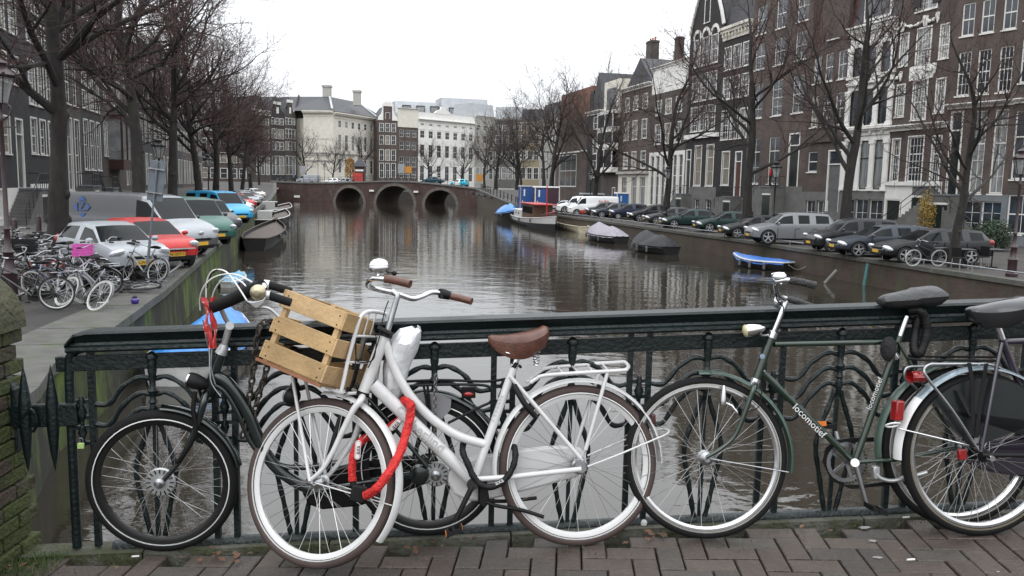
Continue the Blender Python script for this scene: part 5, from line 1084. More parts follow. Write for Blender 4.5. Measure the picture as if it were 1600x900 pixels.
h.prow(1640, 25, -30, (.2, .5, .8), 1.5, nx=2, ny=3); h.prow(1640, 125, 55, (.2, .5, .8), 1.6, nx=2, ny=3, glass=0); zb = h.z(1620, 305); h.prow(1640, 280, 170, (.2, .5, .8), 1.6, nx=3, ny=3, split=.62, glass=3); h.row(.7, 2.9, (.2, .5), 1.6, 2, 3, '', .5, glass=0)
h.build(h.z(1640, -90), 11, S_blue, zb); h.cornice(h.z(1640, 158), h.z(1640, 150), .3, W_white)
# -- left row --
LLAT = -14.5
def LH(a, b, label, wall): return H('canal_house', label, fpt(a, LLAT), fpt(b, LLAT), ZL, wall)
h = LH(-70, 48, 'dark grey brick house with white painted base and many white sash windows, left edge', B_slate)
cs = (.12, .30, .48, .66, .84)
h.prow(20, 52, 5, cs, 1.15, nx=2, ny=5, style='trim'); h.prow(20, 130, 88, cs, 1.15, nx=2, ny=5, style='trim'); h.prow(20, 240, 185, (.12, .30, .48, .66), 1.2, nx=2, ny=5, style='trim'); h.door(.86, 1.3, 2.0, h.z(34, 186), None)
h.prow(20, -20, -70, cs, 1.1, nx=2, ny=4, style='trim'); h.row(.5, 1.9, (.3, .5), 1.0, 2, 2, '', 0); h.build(18.5, 10, S_white, 2.0); h.cornice(18.5, 19.4); h.roof('ridge', 4); h.stoop(.86, 1.6, 1.9, 1.6, -1)
h = LH(48, 92, 'dark brick house with white window surrounds behind the nearest tree', B_slate)
cs = (.2, .5, .8)
for a, b_ in ((240, 187), (165, 101), (72, 40), (25, -15)): h.prow(60, a, b_, cs, 1.1, nx=2, ny=5, style='trim')
h.row(.5, 1.9, (.3, .7), 1.0, 2, 2, '', 0); h.build(17.2, 10, S_white, 2.2); h.cornice(17.2, 18); h.roof('ridge', 4)
h = LH(92, 131, 'brown brick house with tall paired white framed ground floor windows', B_grey)
h.prow(111, 297, 186, cs, 1.2, nx=1, ny=4, style='trim', glass=0); h.prow(111, 163, 97, cs, 1.2, nx=2, ny=5); h.prow(111, 80, 30, cs, 1.2, nx=2, ny=4); h.prow(111, 10, -30, cs, 1.1, nx=2, ny=4)
h.build(17.8, 10, S_stone, 1.3); h.cornice(17.8, 18.8); h.roof('ridge', 4); h.stoop(.85, 2.2, 2.0, 1.5, 1)
h = LH(131, 163, 'charcoal brick house with slender white sash windows in three columns', B_slate)
h.prow(146, 265, 191, cs, 1.2, nx=1, ny=4, style='trim'); h.prow(146, 173, 121, cs, 1.15, nx=1, ny=4, style='trim'); h.prow(146, 100, 62, cs, 1.1, nx=2, ny=4); h.prow(146, 40, 5, cs, 1.1, nx=2, ny=4)
h.build(18.3, 10, S_stone, 1.6); h.cornice(18.3, 19.2); h.roof('ridge', 4); h.stoop(.8, 1.8, 1.8, 1.5, 1)
h = LH(163, 196, 'brown brick house with dark wooden bay window and balcony on top', B_grey)
h.prow(180, 245, 196, (.15, .85), 1.1, nx=1, ny=3, style='trim'); h.prow(180, 166, 128, cs, 1.2, nx=1, ny=3, style='trim'); h.prow(180, 110, 75, cs, 1.1, nx=2, ny=4); h.prow(180, 60, 25, cs, 1.1, nx=2, ny=4)
h.build(16.5, 10, S_stone, 1.6); h.cornice(16.5, 17.3); h.roof('ridge', 4); z0, z1 = h.z(180, 250), h.z(180, 190)
M_maroon = mat('maroon_wood', (.045, .014, .014), .4)
m = MB(); m.bx(h.W*.25, h.W*.75, -1.1, 0, z0-.8, z0); m.bx(h.W*.25, h.W*.75, -1.1, 0, z1, z1+.4); 
for x in (.25, .49, .73): m.bx(h.W*x, h.W*x+.14, -1.1, -.95, z0, z1)
bay = part('bay', m, M_maroon, h.o, False); m = MB(); m.bx(h.W*.25+.1, h.W*.75-.1, -1.0, -.98, z0, z1); m.bx(h.W*.25+.03, h.W*.25+.06, -.95, 0, z0, z1); part('pane', m, M_glass2, bay, False)
m = MB()
for i in range(9): x = h.W*(.25+.5*i/8); m.bx(x, x+.04, -1.1, -1.06, z1+.4, z1+1.3)
m.bx(h.W*.25, h.W*.75, -1.12, -1.05, z1+1.25, z1+1.33); part('balcony_railing', m, M_black, h.o, False)
px = 196; k = 0
specs = [(B_purp, 'purple brown house with white windows just past the bay window house'), (B_slate, 'slate grey house half hidden behind the second tree trunk'), (B_grey, 'grey brown house glimpsed between second and third tree trunks'), (B_brown, 'warm brown house behind the third tree trunk'), (B_slate, 'small looking slate house between third and fourth trunks'), (B_purp, 'dull purple house near the end of the left row'), (B_grey, 'grey house last but one in the left row'), (B_brown, 'last brown house of the left row beside the cross street')]
for i, (bm_, lb) in enumerate(specs):
    q0 = px; s0 = None; a = fpt(q0, LLAT); nx_ = a+V((-sin(AL), cos(AL), 0))*(7.6+(i % 3)*.9); h = H('canal_house', lb, a, nx_, ZL, bm_)
    for zz, hh in ((2.0, 3.1), (6.3, 2.6), (10.0, 2.1), (13.0, 1.6)): h.row(zz, zz+hh, cs, 1.15, 1, 3, 'trim', .5, far=True)
    h.build(15.2+(i*37 % 5)*.5, 10, S_stone, 1.5); h.cornice(h.H, h.H+.5, .22); h.roof('slope', 2.2)
    d = nx_; px = 800+FPX*(CM.inverted() @ (V((nx_.x, nx_.y, EYE))-E0)).x/-(CM.inverted() @ (V((nx_.x, nx_.y, EYE))-E0)).z
# -- far side beyond the distant bridge --
ZF = .7
def FH(a, ya, b, yb, label, wall, nm='canal_house'):
    A = YP(a, 280, ya); B = YP(b, 280, yb); return H(nm, label, A, B, ZF, wall)
h = FH(262, 186, 402, 202, 'long reddish brown corner building with square white windows beyond the cross street', B_purp, 'corner_building')
for zz in (1.2, 4.8): h.row(zz, zz+2.3, [.06+.11*i for i in range(9)], 1.7, 1, 2, 'trim', .5, far=True)
h.row(8.4, 10.2, [.06+.11*i for i in range(9)], 1.5, 1, 2, 'trim', .5, far=True); h.build(12, 12); h.cornice(12, 12.8); h.roof('slope', 4, R_tile)
for i, (a, b_, ya, yb, top, lb, wl) in enumerate(((398, 424, 200, 206, 168, 'dark house with pale cornice, first of the far left row', B_grey), (424, 446, 206, 211, 166, 'far house with white scroll gable, second of the far left row', B_slate), (446, 463, 211, 215, 163, 'far dark brick house with bell gable beside the white mansion', B_grey))):
    h = FH(a, ya, b_, yb, lb, wl); c = (a+b_)/2
    for y1, y0 in ((273, 244), (235, 222), (217, 202), (195, 185)): h.prow(c, y1, y0, c3(.2, .5, .8), 1.2, nx=2, ny=3, style='trim', far=True)
    h.build(h.z(c, 180), 10); z0 = h.H; zt = h.z(c, top-8 if i else 172)
    if i: m = MB(); m.prism([V((x*h.W, 0, z)) for x, z in ((.02, z0), (.98, z0), (.9, z0+.8), (.70, z0+1.4), (.68, zt-.6), (.5, zt), (.32, zt-.6), (.30, z0+1.4), (.1, z0+.8))], (0, -.02, 0), (0, .3, 0)); part('gable', m, wl, h.o, False); m = MB(); m.bx(h.W*.3, h.W*.7, -.2, .35, zt-.9, zt-.2); part('gable_top', m, S_white, h.o, False); m = MB(); m.bx(h.W*.42, h.W*.58, -.05, 0, z0+.4, z0+1.9); part('window', m, W_white, h.o, False)
    else: h.cornice(z0, zt)
    h.roof('ridge', 4.5)
h = FH(463, 216, 475, 232, 'narrow dark gable end wall edged with white blocks beside the mansion', B_slate, 'gable_house')
zt = h.z(468, 163); h.build(h.z(468, 178), 3, poly=[(0, h.z(468, 178)), (1, h.z(468, 178)), (.75, zt+1), (.5, zt+2.5), (.2, zt)]); m = MB()
for i in range(9): z = 1+i*1.9; m.bx(h.W*.55+(.5 if i % 2 else -.5)-.7, h.W*.55+(.5 if i % 2 else -.5)+.7, -.1, 0, z, z+.55)
part('white_blocks', m, S_white, h.o, False)
h = FH(475, 214, 521, 213, 'blank cream flank of the large white mansion with recessed panels', S_cream, 'mansion'); A2 = h
for z in (h.z(498, 252), h.z(498, 240)): h.band(z, z+.35, .2, S_pale)
m = MB()
for y0 in (203, 239, 265):
    for x in (.22, .72): u, z = x*h.W, h.z(498, y0-22); m.bx(u-1.2, u+1.2, -.05, 0, z-.1, z+.1)
part('string_mark', m, S_pale, h.o, False); h.build(h.z(498, 182), 22); h.cornice(h.z(498, 182), h.z(498, 173), 1.0, S_cream)
h2 = FH(521, 213, 589, 232, 'white mansion front with three floors of windows, cornice and slate hipped roof', S_cream, 'mansion')
for y1, y0, w_ in ((271, 250, 1.3), (236, 213, 1.3), (202, 192, 1.2)): h2.prow(555, y1, y0, [.14+.145*i for i in range(6)], w_, nx=2, ny=3, style='trim', far=True)
h2.build(h2.z(555, 189), 14); h2.cornice(h2.z(555, 189), h2.z(555, 180), 1.0, S_cream); h2.band(h2.z(555, 243), h2.z(555, 241), .25, S_pale)
zr = h.z(498, 173); R0, R1, R2 = h.A+V((-9, 3, 0)), h.B.copy(), h2.B.copy(); m = MB()
back = V((2, 24, 0)); pts_ = [R0, R1, R2]; lo = [V((p.x, p.y-.5, ZF+zr)) for p in pts_]; mid = [V((YP(443, 151, 224).x, 224, YP(443, 151, 224).z)), YP(515, 151, 224), YP(560, 160, 240)]; bk_ = [V((p.x+1, p.y+26, ZF+zr)) for p in pts_]
for rr_ in (lo, mid, bk_): pass
m.grid([lo, mid, bk_]); part('roof', m, R_slate, None, False); ro = bpy.data.objects['roof'] if 0 else COL.objects[-1]
ro.parent = h2.o; ro.matrix_parent_inverse = Matrix.LocRotScale(h2.o.location, h2.o.rotation_euler, None).inverted()
m = MB(); m.bar(YP(515, 151, 223.5), V((R1.x, R1.y-1, ZF+zr+.4)), .5, .3); m.bar(YP(560, 160, 239.5), V((R2.x, R2.y-1, ZF+zr+.2)), .5, .3); rd = part('ridge_capping', m, R_zinc, None, False); rd.parent = h2.o; rd.matrix_parent_inverse = ro.matrix_parent_inverse.copy()
for (px, y0, y1, w_) in ((511, 155, 135, 2.0), (558, 165, 143, 1.8)):
    a = YP(px, y0, 226); b_ = YP(px, y1, 226); m = MB(); m.box((a+b_)/2, (w_, w_, b_.z-a.z)); m.box(b_, (w_+.4, w_+.4, .5)); c_ = part('chimney', m, S_pale, None, False); c_.parent = h2.o; c_.matrix_parent_inverse = ro.matrix_parent_inverse.copy()
h = FH(590, 226, 621, 228, 'narrow brown house with tall white edged neck gable and curved top', B_brown)
for y1, y0 in ((278, 255), (251, 234), (226, 212), (206, 193)): h.prow(605, y1, y0, c3(.2, .5, .8), 1.1, nx=2, ny=2, style='trim', far=True)
h.build(h.z(605, 188), 12); z0, zt = h.H, h.z(605, 166); m = MB(); m.prism([V((x*h.W, 0, z)) for x, z in ((.02, z0), (.98, z0), (.78, z0+1), (.72, zt), (.28, zt), (.22, z0+1))], (0, -.02, 0), (0, .3, 0)); part('gable', m, B_brown, h.o, False)
m = MB(); 
for s_ in (-1, 1): m.prism([V((h.W*(.5+s_*x), 0, z)) for x, z in ((.5, z0), (.46, z0+.9), (.34, z0+1.6), (.28, z0+2.6), (.27, zt), (.22, zt), (.22, z0))], (0, -.1, 0), (0, .05, 0))
m.prism([V((h.W*(.5+.30*cos(a)), 0, zt+1.3*sin(a))) for a in [pi*k/8 for k in range(9)]], (0, -.15, 0), (0, .3, 0)); part('gable_ornament', m, S_white, h.o, False); h.row(z0+.4, z0+2.0, (.5,), 1.1, 1, 2, 'trim', 0, far=True); h.roof('ridge', 4)
h = FH(621, 228, 653, 231, 'brown brick house with white top band and three window columns', B_brown)
for y1, y0 in ((278, 268), (261, 245), (234, 221), (214, 203)): h.prow(637, y1, y0, c3(.2, .5, .8), 1.25, nx=2, ny=2, far=True, glass=0)
h.build(h.z(637, 199), 12); h.band(h.z(637, 199), h.z(637, 172), .1, S_cream, 'top_band'); h.row(h.z(637, 195), h.z(637, 190), (.2, .5, .8), 1.2, 1, 1, '', 0, far=True); h.cornice(h.z(637, 172), h.z(637, 169), .5)
h = FH(653, 231, 741, 246, 'long bright white palace with seven window columns and roof parapet', S_white, 'palace'); cs7 = [.07+.143*i for i in range(7)]
for y1, y0, w_ in ((283, 260, 1.5), (247, 228, 1.5), (218, 207, 1.5), (199, 196, 1.2)): h.prow(697, y1, y0, cs7, w_, nx=2, ny=3, far=True, glass=3 if y1 != 247 else 0)
h.build(h.z(697, 193), 14); h.cornice(h.z(697, 193), h.z(697, 189), .7, S_white); h.band(h.z(697, 189), h.z(697, 179), .02, S_white, 'parapet'); m = MB(); z0 = h.z(697, 179); m.prism([V((h.W*.42+x*3.2, 0, z0+z)) for x, z in ((-1, 0), (1, 0), (.7, .8), (.3, 1.2), (.2, 2.0), (-.2, 2.0), (-.3, 1.2), (-.7, .8))], (0, -.1, 0), (0, .4, 0)); part('crest', m, S_white, h.o, False)
m = MB()
for c in cs7: x = c*h.W; z = h.z(697, 205); m.prism([V((x-1.1, -.1, z)), V((x+1.1, -.1, z)), V((x, -.1, z+.8))], (0, 0, 0), (0, .1, 0))
part('pediment', m, S_white, h.o, False); h.door(.36, 1.6, .1, 4.2)
for i, (a, b_, ya, yb, top, wl, lb, nc) in enumerate(((741, 772, 246, 252, 172, S_pale, 'pale grey stone house right of the white palace', 3), (772, 812, 252, 250, 176, S_stone, 'grey stone house behind the bare trees beyond the bridge', 4), (812, 842, 226, 224, 182, S_ochre, 'ochre yellow house front seen through bare branches', 3), (842, 868, 190, 180, 178, S_pale, 'pale house with white windows left of the brick warehouse', 3))):
    h = FH(a, ya, b_, yb, lb, wl); c = (a+b_)/2; cc_ = [(j+.5)/nc for j in range(nc)]
    for y1, y0 in ((280, 262), (250, 236), (224, 212), (204, 196)): h.prow(c, y1, y0, cc_, 1.4, nx=2, ny=3, style='trim', far=True)
    h.build(h.z(c, top+12), 12); h.cornice(h.z(c, top+12), h.z(c, top+9), .6); h.roof('mansard', 4, R_zinc if i < 2 else R_slate)
# metal attic storeys behind the palace
for (a, b_, y0, y1, lb, zc) in ((618, 690, 178, 158, 'light zinc attic storey with slanted windows behind the palace', R_zinc), (690, 762, 182, 153, 'pale grey roof block on the skyline behind the palace', R_zinc)):
    A = YP(a, 280, 262); B = YP(b_, 280, 266); hh = H('rooftop_storey', lb, A, B, ZF, zc); m = MB(); z0, z1 = 0, hh.z((a+b_)/2, y1); m.prism([V((0, 0, 0)), V((0, 12, 0)), V((0, 12, z1)), V((0, 2.2, z1)), V((0, 0, hh.z((a+b_)/2, y0)))], (0, 0, 0), (hh.W, 0, 0)); part('roof_block', m, zc, hh.o, False)
    zz = hh.z((a+b_)/2, y0)
    for i in range(3): x = hh.W*(.15+.3*i); m = MB(); m.bx(x, x+2.6, .3, 3, zz, zz+2.6); dm = part('dormer', m, R_slate, hh.o, False); m = MB(); m.bx(x+.2, x+2.4, .25, .28, zz+.2, zz+2.2); part('pane', m, M_glass2, dm, False)
# ---- distant bridge ----
FB0, FB1 = V((-50.5, 173.8, ZW)), V((-6.6, 158.7, ZW)); fd = (FB1-FB0); fL = fd.length; fd.normalize(); fn = V((fd.y, -fd.x, 0))
M_farb = brickmat('bridge_brick', (.105, .052, .045), (.08, .04, .036), (.10, .09, .08), .21, .065, dirt=(.12, .11, .10), mixp=(.58, .74))
def fb(px, py): p = onpl(px, py, FB0, fn); return (p-FB0).dot(fd), p.z
br = thing('arched_bridge', 'old brick canal bridge with three round arches across the far end', 'bridge', FB0)
tops = [fb(x, y) for x, y in ((430, 284.6), (470, 286.8), (520, 287), (560, 285.5), (600, 284.5), (640, 285), (680, 288.5), (715, 292.5), (745, 296.5))]; tops[0] = (0, tops[0][1]); tops[-1] = (fL, tops[-1][1])
ar = [fb(546, 318), fb(617, 319), fb(688, 321)]; arc = []
for (u, _), wd, (tu, tz) in zip(ar, (6.4, 8.3, 6.7), (fb(546, 293.5), fb(619, 290.5), fb(688, 297))): arc.append((u, wd/2, tz-ZW))
poly = []
for (u, r_, hh) in arc:
    poly += [(u-r_*cos(pi*k/16), ZW-.6+(hh+.6)*sin(pi*k/16)**.85) for k in range(17)]
poly = [(0, ZW-.6)]+poly+[(fL, ZW-.6)]+[(u, z) for u, z in tops[::-1]]
m = MB(); m.prism([FB0+fd*u+V((0, 0, z-ZW)) for u, z in poly], -fn*0, -fn*9.5); part('bridge_body', m, M_farb, br, False)
m = MB(); m.grid([[FB0+fd*u+fn*o+V((0, 0, z-ZW+dz)) for o, dz in ((.18, 0), (.18, .28), (-.4, .30), (-.4, 0))] for u, z in tops]); part('coping', m, S_stone, br, False)
for (u, r_, hh) in arc:
    m = MB(); m.grid([[FB0+fd*(u-(r_+e)*cos(pi*k/20))+fn*o+V((0, 0, -.6+(hh+.6+e)*max(0, sin(pi*k/20))**.85)) for e, o in ((0, .0), (0, .09), (.55, .09), (.55, 0))] for k in range(21)]); part('arch_ring', m, mat('arch_stone', (.13, .115, .10), .85, var=.3, scale=2), br, False)
for u_ in (fb(582, 300)[0], fb(651, 303)[0], fb(433, 300)[0]): m = MB(); p = FB0+fd*u_+fn*.3; m.box((p.x, p.y, 0), (.9, .5, .35)); part('white_block', m, W_white, br, False)
m = MB(); p = FB0+fd*fb(465, 307)[0]+fn*.12; m.box((p.x, p.y, fb(465, 307)[1]), (1.3, .1, .45)); part('sign_plate', m, W_white, br, False)
m = MB()
for i in range(31):
    t = i/30*fL*.94+.6; z = tops[-1][1]
    for (a, b_) in zip(tops, tops[1:]):
        if a[0] <= t <= b_[0]: z = a[1]+(b_[1]-a[1])*(t-a[0])/(b_[0]-a[0])
    q = FB0+fd*t-fn*.1; q.z = z+.28
    m.tube([q, q+V((0, 0, 1.0))], .04, 5)
    if i: 
        for hh in (1.0, .55): m.tube([pq+V((0, 0, hh)), q+V((0, 0, hh))], .025, 4)
    pq = q
part('railing', m, M_black, br)
# ground beyond: street on the far side, deck of the bridge, canal wall
mb = MB(); dk_ = [[FB0+fd*u-fn*.3+V((0, 0, z-ZW+.02)), FB0+fd*u-fn*9.3+V((0, 0, z-ZW+.02))] for u, z in tops]; mb.grid(dk_); part('roadway', mb, M_pave, br, False)
mb = MB(); q = [FB0-fn*9.6+fd*-14, FB0-fn*9.6+fd*(fL*.12), FB0-fn*42+fd*(fL*.2), V((-60, 420, 0)), V((-220, 420, 0)), V((-160, 215, 0)), FB0+fd*-50]; mb.prism([V((p.x, p.y, ZW-1)) for p in q], (0, 0, 0), (0, 0, 3.4)); struct('far_left_street', mb, M_pave)
mb = MB(); q = [FB1-fn*9.6-fd*6.0, FB1-fn*9.6+fd*30, V((90, 180, 0)), V((120, 420, 0)), V((-60, 420, 0)), V((-36, 204, 0)), V((-20, 196, 0))]; mb.prism([V((p.x, p.y, ZW-1)) for p in q], (0, 0, 0), (0, 0, 3.1)); struct('far_right_street', mb, M_pave)
mb = MB(); q = [FB0+fd*(-60), FB0+fd*0, FB0-fn*9.8, FB0-fn*9.8+fd*(-60)]; mb.prism([V((p.x, p.y, ZW-1)) for p in q], (0, 0, 0), (0, 0, tops[0][1]-ZW+.9)); struct('cross_street', mb, M_pave)
mb = MB(); q = [FB1, FB1+fd*60, FB1+fd*60-fn*9.8, FB1-fn*9.8]; mb.prism([V((p.x, p.y, ZW-1)) for p in q], (0, 0, 0), (0, 0, 3.35)); struct('cross_street', mb, M_pave)
# ---------------- vehicles ----------------
M_cgl = mat('car_glass', (.006, .008, .009), .1, var=.2, spec=.18); M_tyre = mat('car_tyre', (.015, .015, .015), .8); M_alloy = mat('alloy_wheel', (.45, .46, .47), .35, .6, var=.1)
M_well = mat('wheel_well', (.006, .006, .006), .9); M_hl = mat('headlight', (.55, .57, .6), .12, .3, var=.2, scale=20, coat=.6); M_tl = mat('tail_light', (.30, .012, .012), .2, coat=.5)
M_plate = mat('yellow_plate', (.72, .42, .03), .5, var=.03); M_trim = mat('grey_plastic', (.05, .052, .055), .6)
def paint(n, c, metal=.2): return mat('paint_'+n, c, .38, metal, var=.05, coat=.2)
PT = {k: paint(k, c) for k, c in dict(base=(.5, .5, .5), silver=(.30, .32, .34), red=(.42, .016, .014), white=(.74, .75, .75), green=(.012, .085, .062), graphite=(.035, .037, .042), blue=(.02, .30, .55), black=(.008, .009, .011), navy=(.010, .014, .045), darkgreen=(.008, .030, .026), midgrey=(.16, .165, .17), slateblue=(.025, .032, .045), teal=(.012, .06, .085), cyan=(.02, .48, .66), darkblue=(.012, .03, .07), vangrey=(.085, .088, .095)).items()}
def split_parts(o, par):
    """every pane of a car a part of its own"""
    bm = bmesh.new(); bm.from_mesh(o.data); seen = set(); isl = []
    for f in bm.faces:
        if f in seen: continue
        st_ = [f]; seen.add(f); g = []
        while st_:
            a = st_.pop(); g.append(a)
            for e in a.edges:
                for b_ in e.link_faces:
                    if b_ not in seen: seen.add(b_); st_.append(b_)
        isl.append(g)
    for g in isl:
        if len(g) < 6: continue
        vi = {}; vs = []; fs = []
        for f in g:
            ff = []
            for v in f.verts:
                if v not in vi: vi[v] = len(vs); vs.append(v.co.copy())
                ff.append(vi[v])
            fs.append(ff)
        me = bpy.data.meshes.new('window'); me.from_pydata([tuple(v) for v in vs], [], fs); me.polygons.foreach_set('use_smooth', [True]*len(fs)); me.materials.append(M_cgl); part('window', me, None, par)
    bm.free(); bpy.data.objects.remove(o)
def car_proto(nm, L_, Wd, Hh, prof, wb, wr=.31, fo=.8, style='car', grille='bar', plate_t=None):
    """prof: stations front to rear (x 0..1 of the length, belt z, roof z, half width, roof half width, glass code)"""
    root = thing(nm, 'x', 'car'); st = prof; rows = []
    for (x, zb, zr, w, wr_, g) in st:
        zl = .26 if .06 < x < .94 else .32; X = L_/2-x*L_; z = lambda a: a
        top = zr if zr > zb+.05 else zb+.015
        half = [(0, zl), (w*.80, zl), (w*.96, zl+.06), (w, zl+(zb-zl)*.5), (w*.985, zb-.10), (w*.95, zb), (wr_, top-.05 if zr > zb+.05 else zb+.004), (wr_*.95, top-.012 if zr > zb+.05 else zb+.008), (wr_*.62, top), (0, top+.012)]
        rows.append([V((X, y, zz)) for y, zz in half]+[V((X, -y, zz)) for y, zz in half[-2:0:-1]])
    n = len(rows[0]); m = MB(); vs = [v for r in rows for v in r]; fs = []; mi = []
    for i in range(len(rows)-1):
        g = st[i][5]
        for j in range(n):
            fs.append((i*n+j, i*n+(j+1) % n, (i+1)*n+(j+1) % n, (i+1)*n+j)); jj = j if j < 9 else n-1-j
            k = 0
            if 's' in g and jj == 5: k = 1
            if 'w' in g and jj in (7, 8): k = 1
            if jj == 0 or jj == 1: k = 2
            mi.append(k)
    fs.append(tuple(range(n))); mi.append(0); fs.append(tuple((len(rows)-1)*n+j for j in range(n))); mi.append(0)
    m.v = vs; m.f = fs; m.mi = mi
    me = meshof(m, 'body', [PT['base'], M_cgl, M_trim], False)
    at = me.attributes.new('crease_edge', 'FLOAT', 'EDGE')
    for e in me.edges:
        a, b_ = e.vertices; ja, jb = a % n, b_ % n; ia, ib = a//n, b_//n
        fj = lambda q: q if q <= 9 else n-q
        if ia != ib and fj(ja) in (5, 7, 2): at.data[e.index].value = {5: .75, 7: .45, 2: .6}[fj(ja)]
        if ia == ib and ia >= len(rows)-2 and style == 'van': at.data[e.index].value = .6
        if ia == ib and fj(ja) >= 5 and fj(jb) >= 5 and ('w' in st[ia][5] or (ia and 'w' in st[ia-1][5])): at.data[e.index].value = .7
    ob = bpy.data.objects.new('tmp', me); COL.objects.link(ob)
    s1 = ob.modifiers.new('s', 'SUBSURF'); s1.levels = 2; s1.render_levels = 2
    cut = MB(); xf = L_/2-fo; xr = xf-wb
    for x in (xf, xr): cut.tube([V((x, -Wd, wr)), V((x, Wd, wr))], wr*1.16, 24)
    cm = meshof(cut, 'c', [M_well]); co = bpy.data.objects.new('cut', cm); COL.objects.link(co)
    # wells only go a little way in
    b1 = ob.modifiers.new('b', 'BOOLEAN'); b1.object = co; b1.operation = 'DIFFERENCE'; b1.solver = 'EXACT'
    try: b1.material_mode = 'TRANSFER'
    except Exception: pass
    dg = bpy.context.evaluated_depsgraph_get(); dg.update(); ev = bpy.data.meshes.new_from_object(ob.evaluated_get(dg))
    bpy.data.objects.remove(ob); bpy.data.objects.remove(co)
    names = [mm.name if mm else '' for mm in ev.materials]
    def sub(test, name, mats, par, off=0):
        bm = bmesh.new(); bm.from_mesh(ev); bm.faces.ensure_lookup_table(); bmesh.ops.delete(bm, geom=[f for f in bm.faces if not test(names[f.material_index])], context='FACES')
        for f in bm.faces: f.smooth = True; f.material_index = 0
        me2 = bpy.data.meshes.new(name); bm.to_mesh(me2); bm.free(); me2.materials.append(mats); me2.set_sharp_from_angle(angle=radians(50)); return part(name, me2, None, par)
    body = sub(lambda q: q == PT['base'].name, 'body', PT['base'], root); wn_ = sub(lambda q: q == M_cgl.name, 'window', M_cgl, root); split_parts(wn_, root); sub(lambda q: q in (M_trim.name,), 'sill', M_trim, body); sub(lambda q: q == M_well.name, 'wheel_arch', M_well, body)
    m = MB(); m.bx(xr-wr*1.1, xf+wr*1.1, -Wd*.36, Wd*.36, .22, .75); part('underbody', m, M_well, body, False)
    for x in (xf, xr):
        for s in (-1, 1):
            yc = s*(Wd/2-.115); m = MB(); A_ = V((0, 1, 0)); m.ring((x, yc, wr), A_, wr-.055, [(.055, -.07), (.055, .07), (.03, .095), (-.03, .095), (-.035, .06), (-.035, -.095), (.03, -.095)], 28); wl = part('wheel', m, M_tyre, root, 40)
            m = MB(); ys = yc+s*.075; m.ring((x, ys-s*.03, wr), A_, wr-.10, [(.012, -.03), (.012, .03), (-.012, .03), (-.012, -.03)], 28); R_ = wr-.10
            for k in range(5 if L_ > 3.9 else 7):
                a = 2*pi*k/(5 if L_ > 3.9 else 7)+.3; d = V((cos(a), 0, sin(a))); m.bar(V((x, ys, wr)), V((x, ys, wr))+d*R_, .06, .02, up=A_)
            m.tube([V((x, ys-.02*s, wr)), V((x, ys+s*.015, wr))], .05, 12); part('rim', m, M_alloy, wl, 40)
            m = MB(); m.tube([V((x, ys-.07*s, wr)), V((x, ys-.065*s, wr))], R_, 20); part('brake_drum', m, M_well, wl, False)
    F_ = st[1]; zl_ = F_[1]
    for s in (-1, 1):
        m = MB(); x = L_/2-.028*L_-.02; y = s*(Wd/2-.19); m.sphere((x-.03, y, zl_*.93-.02), (.23, .16, .10), 14, 8, Matrix.Rotation(radians(-s*28), 3, 'Z') @ Matrix.Rotation(radians(-20), 3, 'Y')); part('headlight', m, M_hl, root)
        m = MB(); x = -L_/2+.035*L_; zt_ = st[-3][1]; m.sphere((x+.07, s*(Wd/2-.13), zt_*.92), (.13, .10, .13), 12, 8); part('tail_light', m, M_tl, root)
        xm = L_/2-L_*next(q[0] for q in st if 's' in q[5])-.18; zm = next(q[1] for q in st if 's' in q[5])+.06; m = MB(); m.sphere((xm, s*(Wd/2+.07), zm), (.07, .10, .07), 10, 6); m.bar(V((xm, s*(Wd/2-.05), zm-.03)), V((xm, s*(Wd/2+.05), zm-.02)), .04, .03); part('mirror', m, PT['base'] if style == 'car' else M_trim, root)
        m = MB()
        sm = MB()
        for xq in [q[0] for q in st if q[5] == 'p'][:2]+[next(q[0] for q in st if 's' in q[5])+.03]: X = L_/2-xq*L_; sm.box((X-.03, s*(Wd/2-.012), .62), (.014, .03, .50))
        part('door_seam', sm, M_well, body, False)['kind'] = 'stuff'
        xs_ = [q[0] for q in st if q[5] == 'p'] or []
        for xq in xs_[:2]: X = L_/2-xq*L_; m.box((X-.18, s*(Wd/2-.005), zl_+.02), (.16, .03, .025))
        if m.v: part('door_handle', m, M_trim, root, False)
    m = MB(); xf_ = L_/2-.012; m.box((xf_-.015, 0, .34), (.10, Wd*.56, .13)); m.box((xf_-.03, 0, .585), (.10, Wd*.44, .08)); part('grille', m, M_blk, root, False, .02)
    m = MB(); m.box((xf_+.025, 0, .45), (.02, .52, .115)); pl = part('number_plate', m, M_plate, root, False)
    m = MB(); m.box((-L_/2-.012, 0, .75 if style == 'car' else .6), (.02, .52, .115)); part('number_plate', m, M_plate, root, False)
    root['L'] = L_; root['W'] = Wd; root['fx'] = xf; return root
HB = [(0, .60, .60, .66, .5, ''), (.03, .79, .79, .79, .68, ''), (.12, .90, .90, .82, .72, ''), (.25, .95, .97, .83, .74, 'sw'), (.40, .97, 1.37, .83, .60, 's'), (.55, .98, 1.45, .83, .60, 'p'), (.575, .98, 1.455, .83, .60, 's'), (.78, 1.0, 1.43, .83, .58, 's'), (.86, 1.02, 1.38, .82, .56, 'w'), (.97, 1.0, 1.04, .78, .60, ''), (1, .6, .6, .70, .5, '')]
def sc_(p, w=1, h=1, ins=None): return [(x, zb*h if zb > .6 else zb, zr*h, a*w, b*w, g) for x, zb, zr, a, b, g in p]
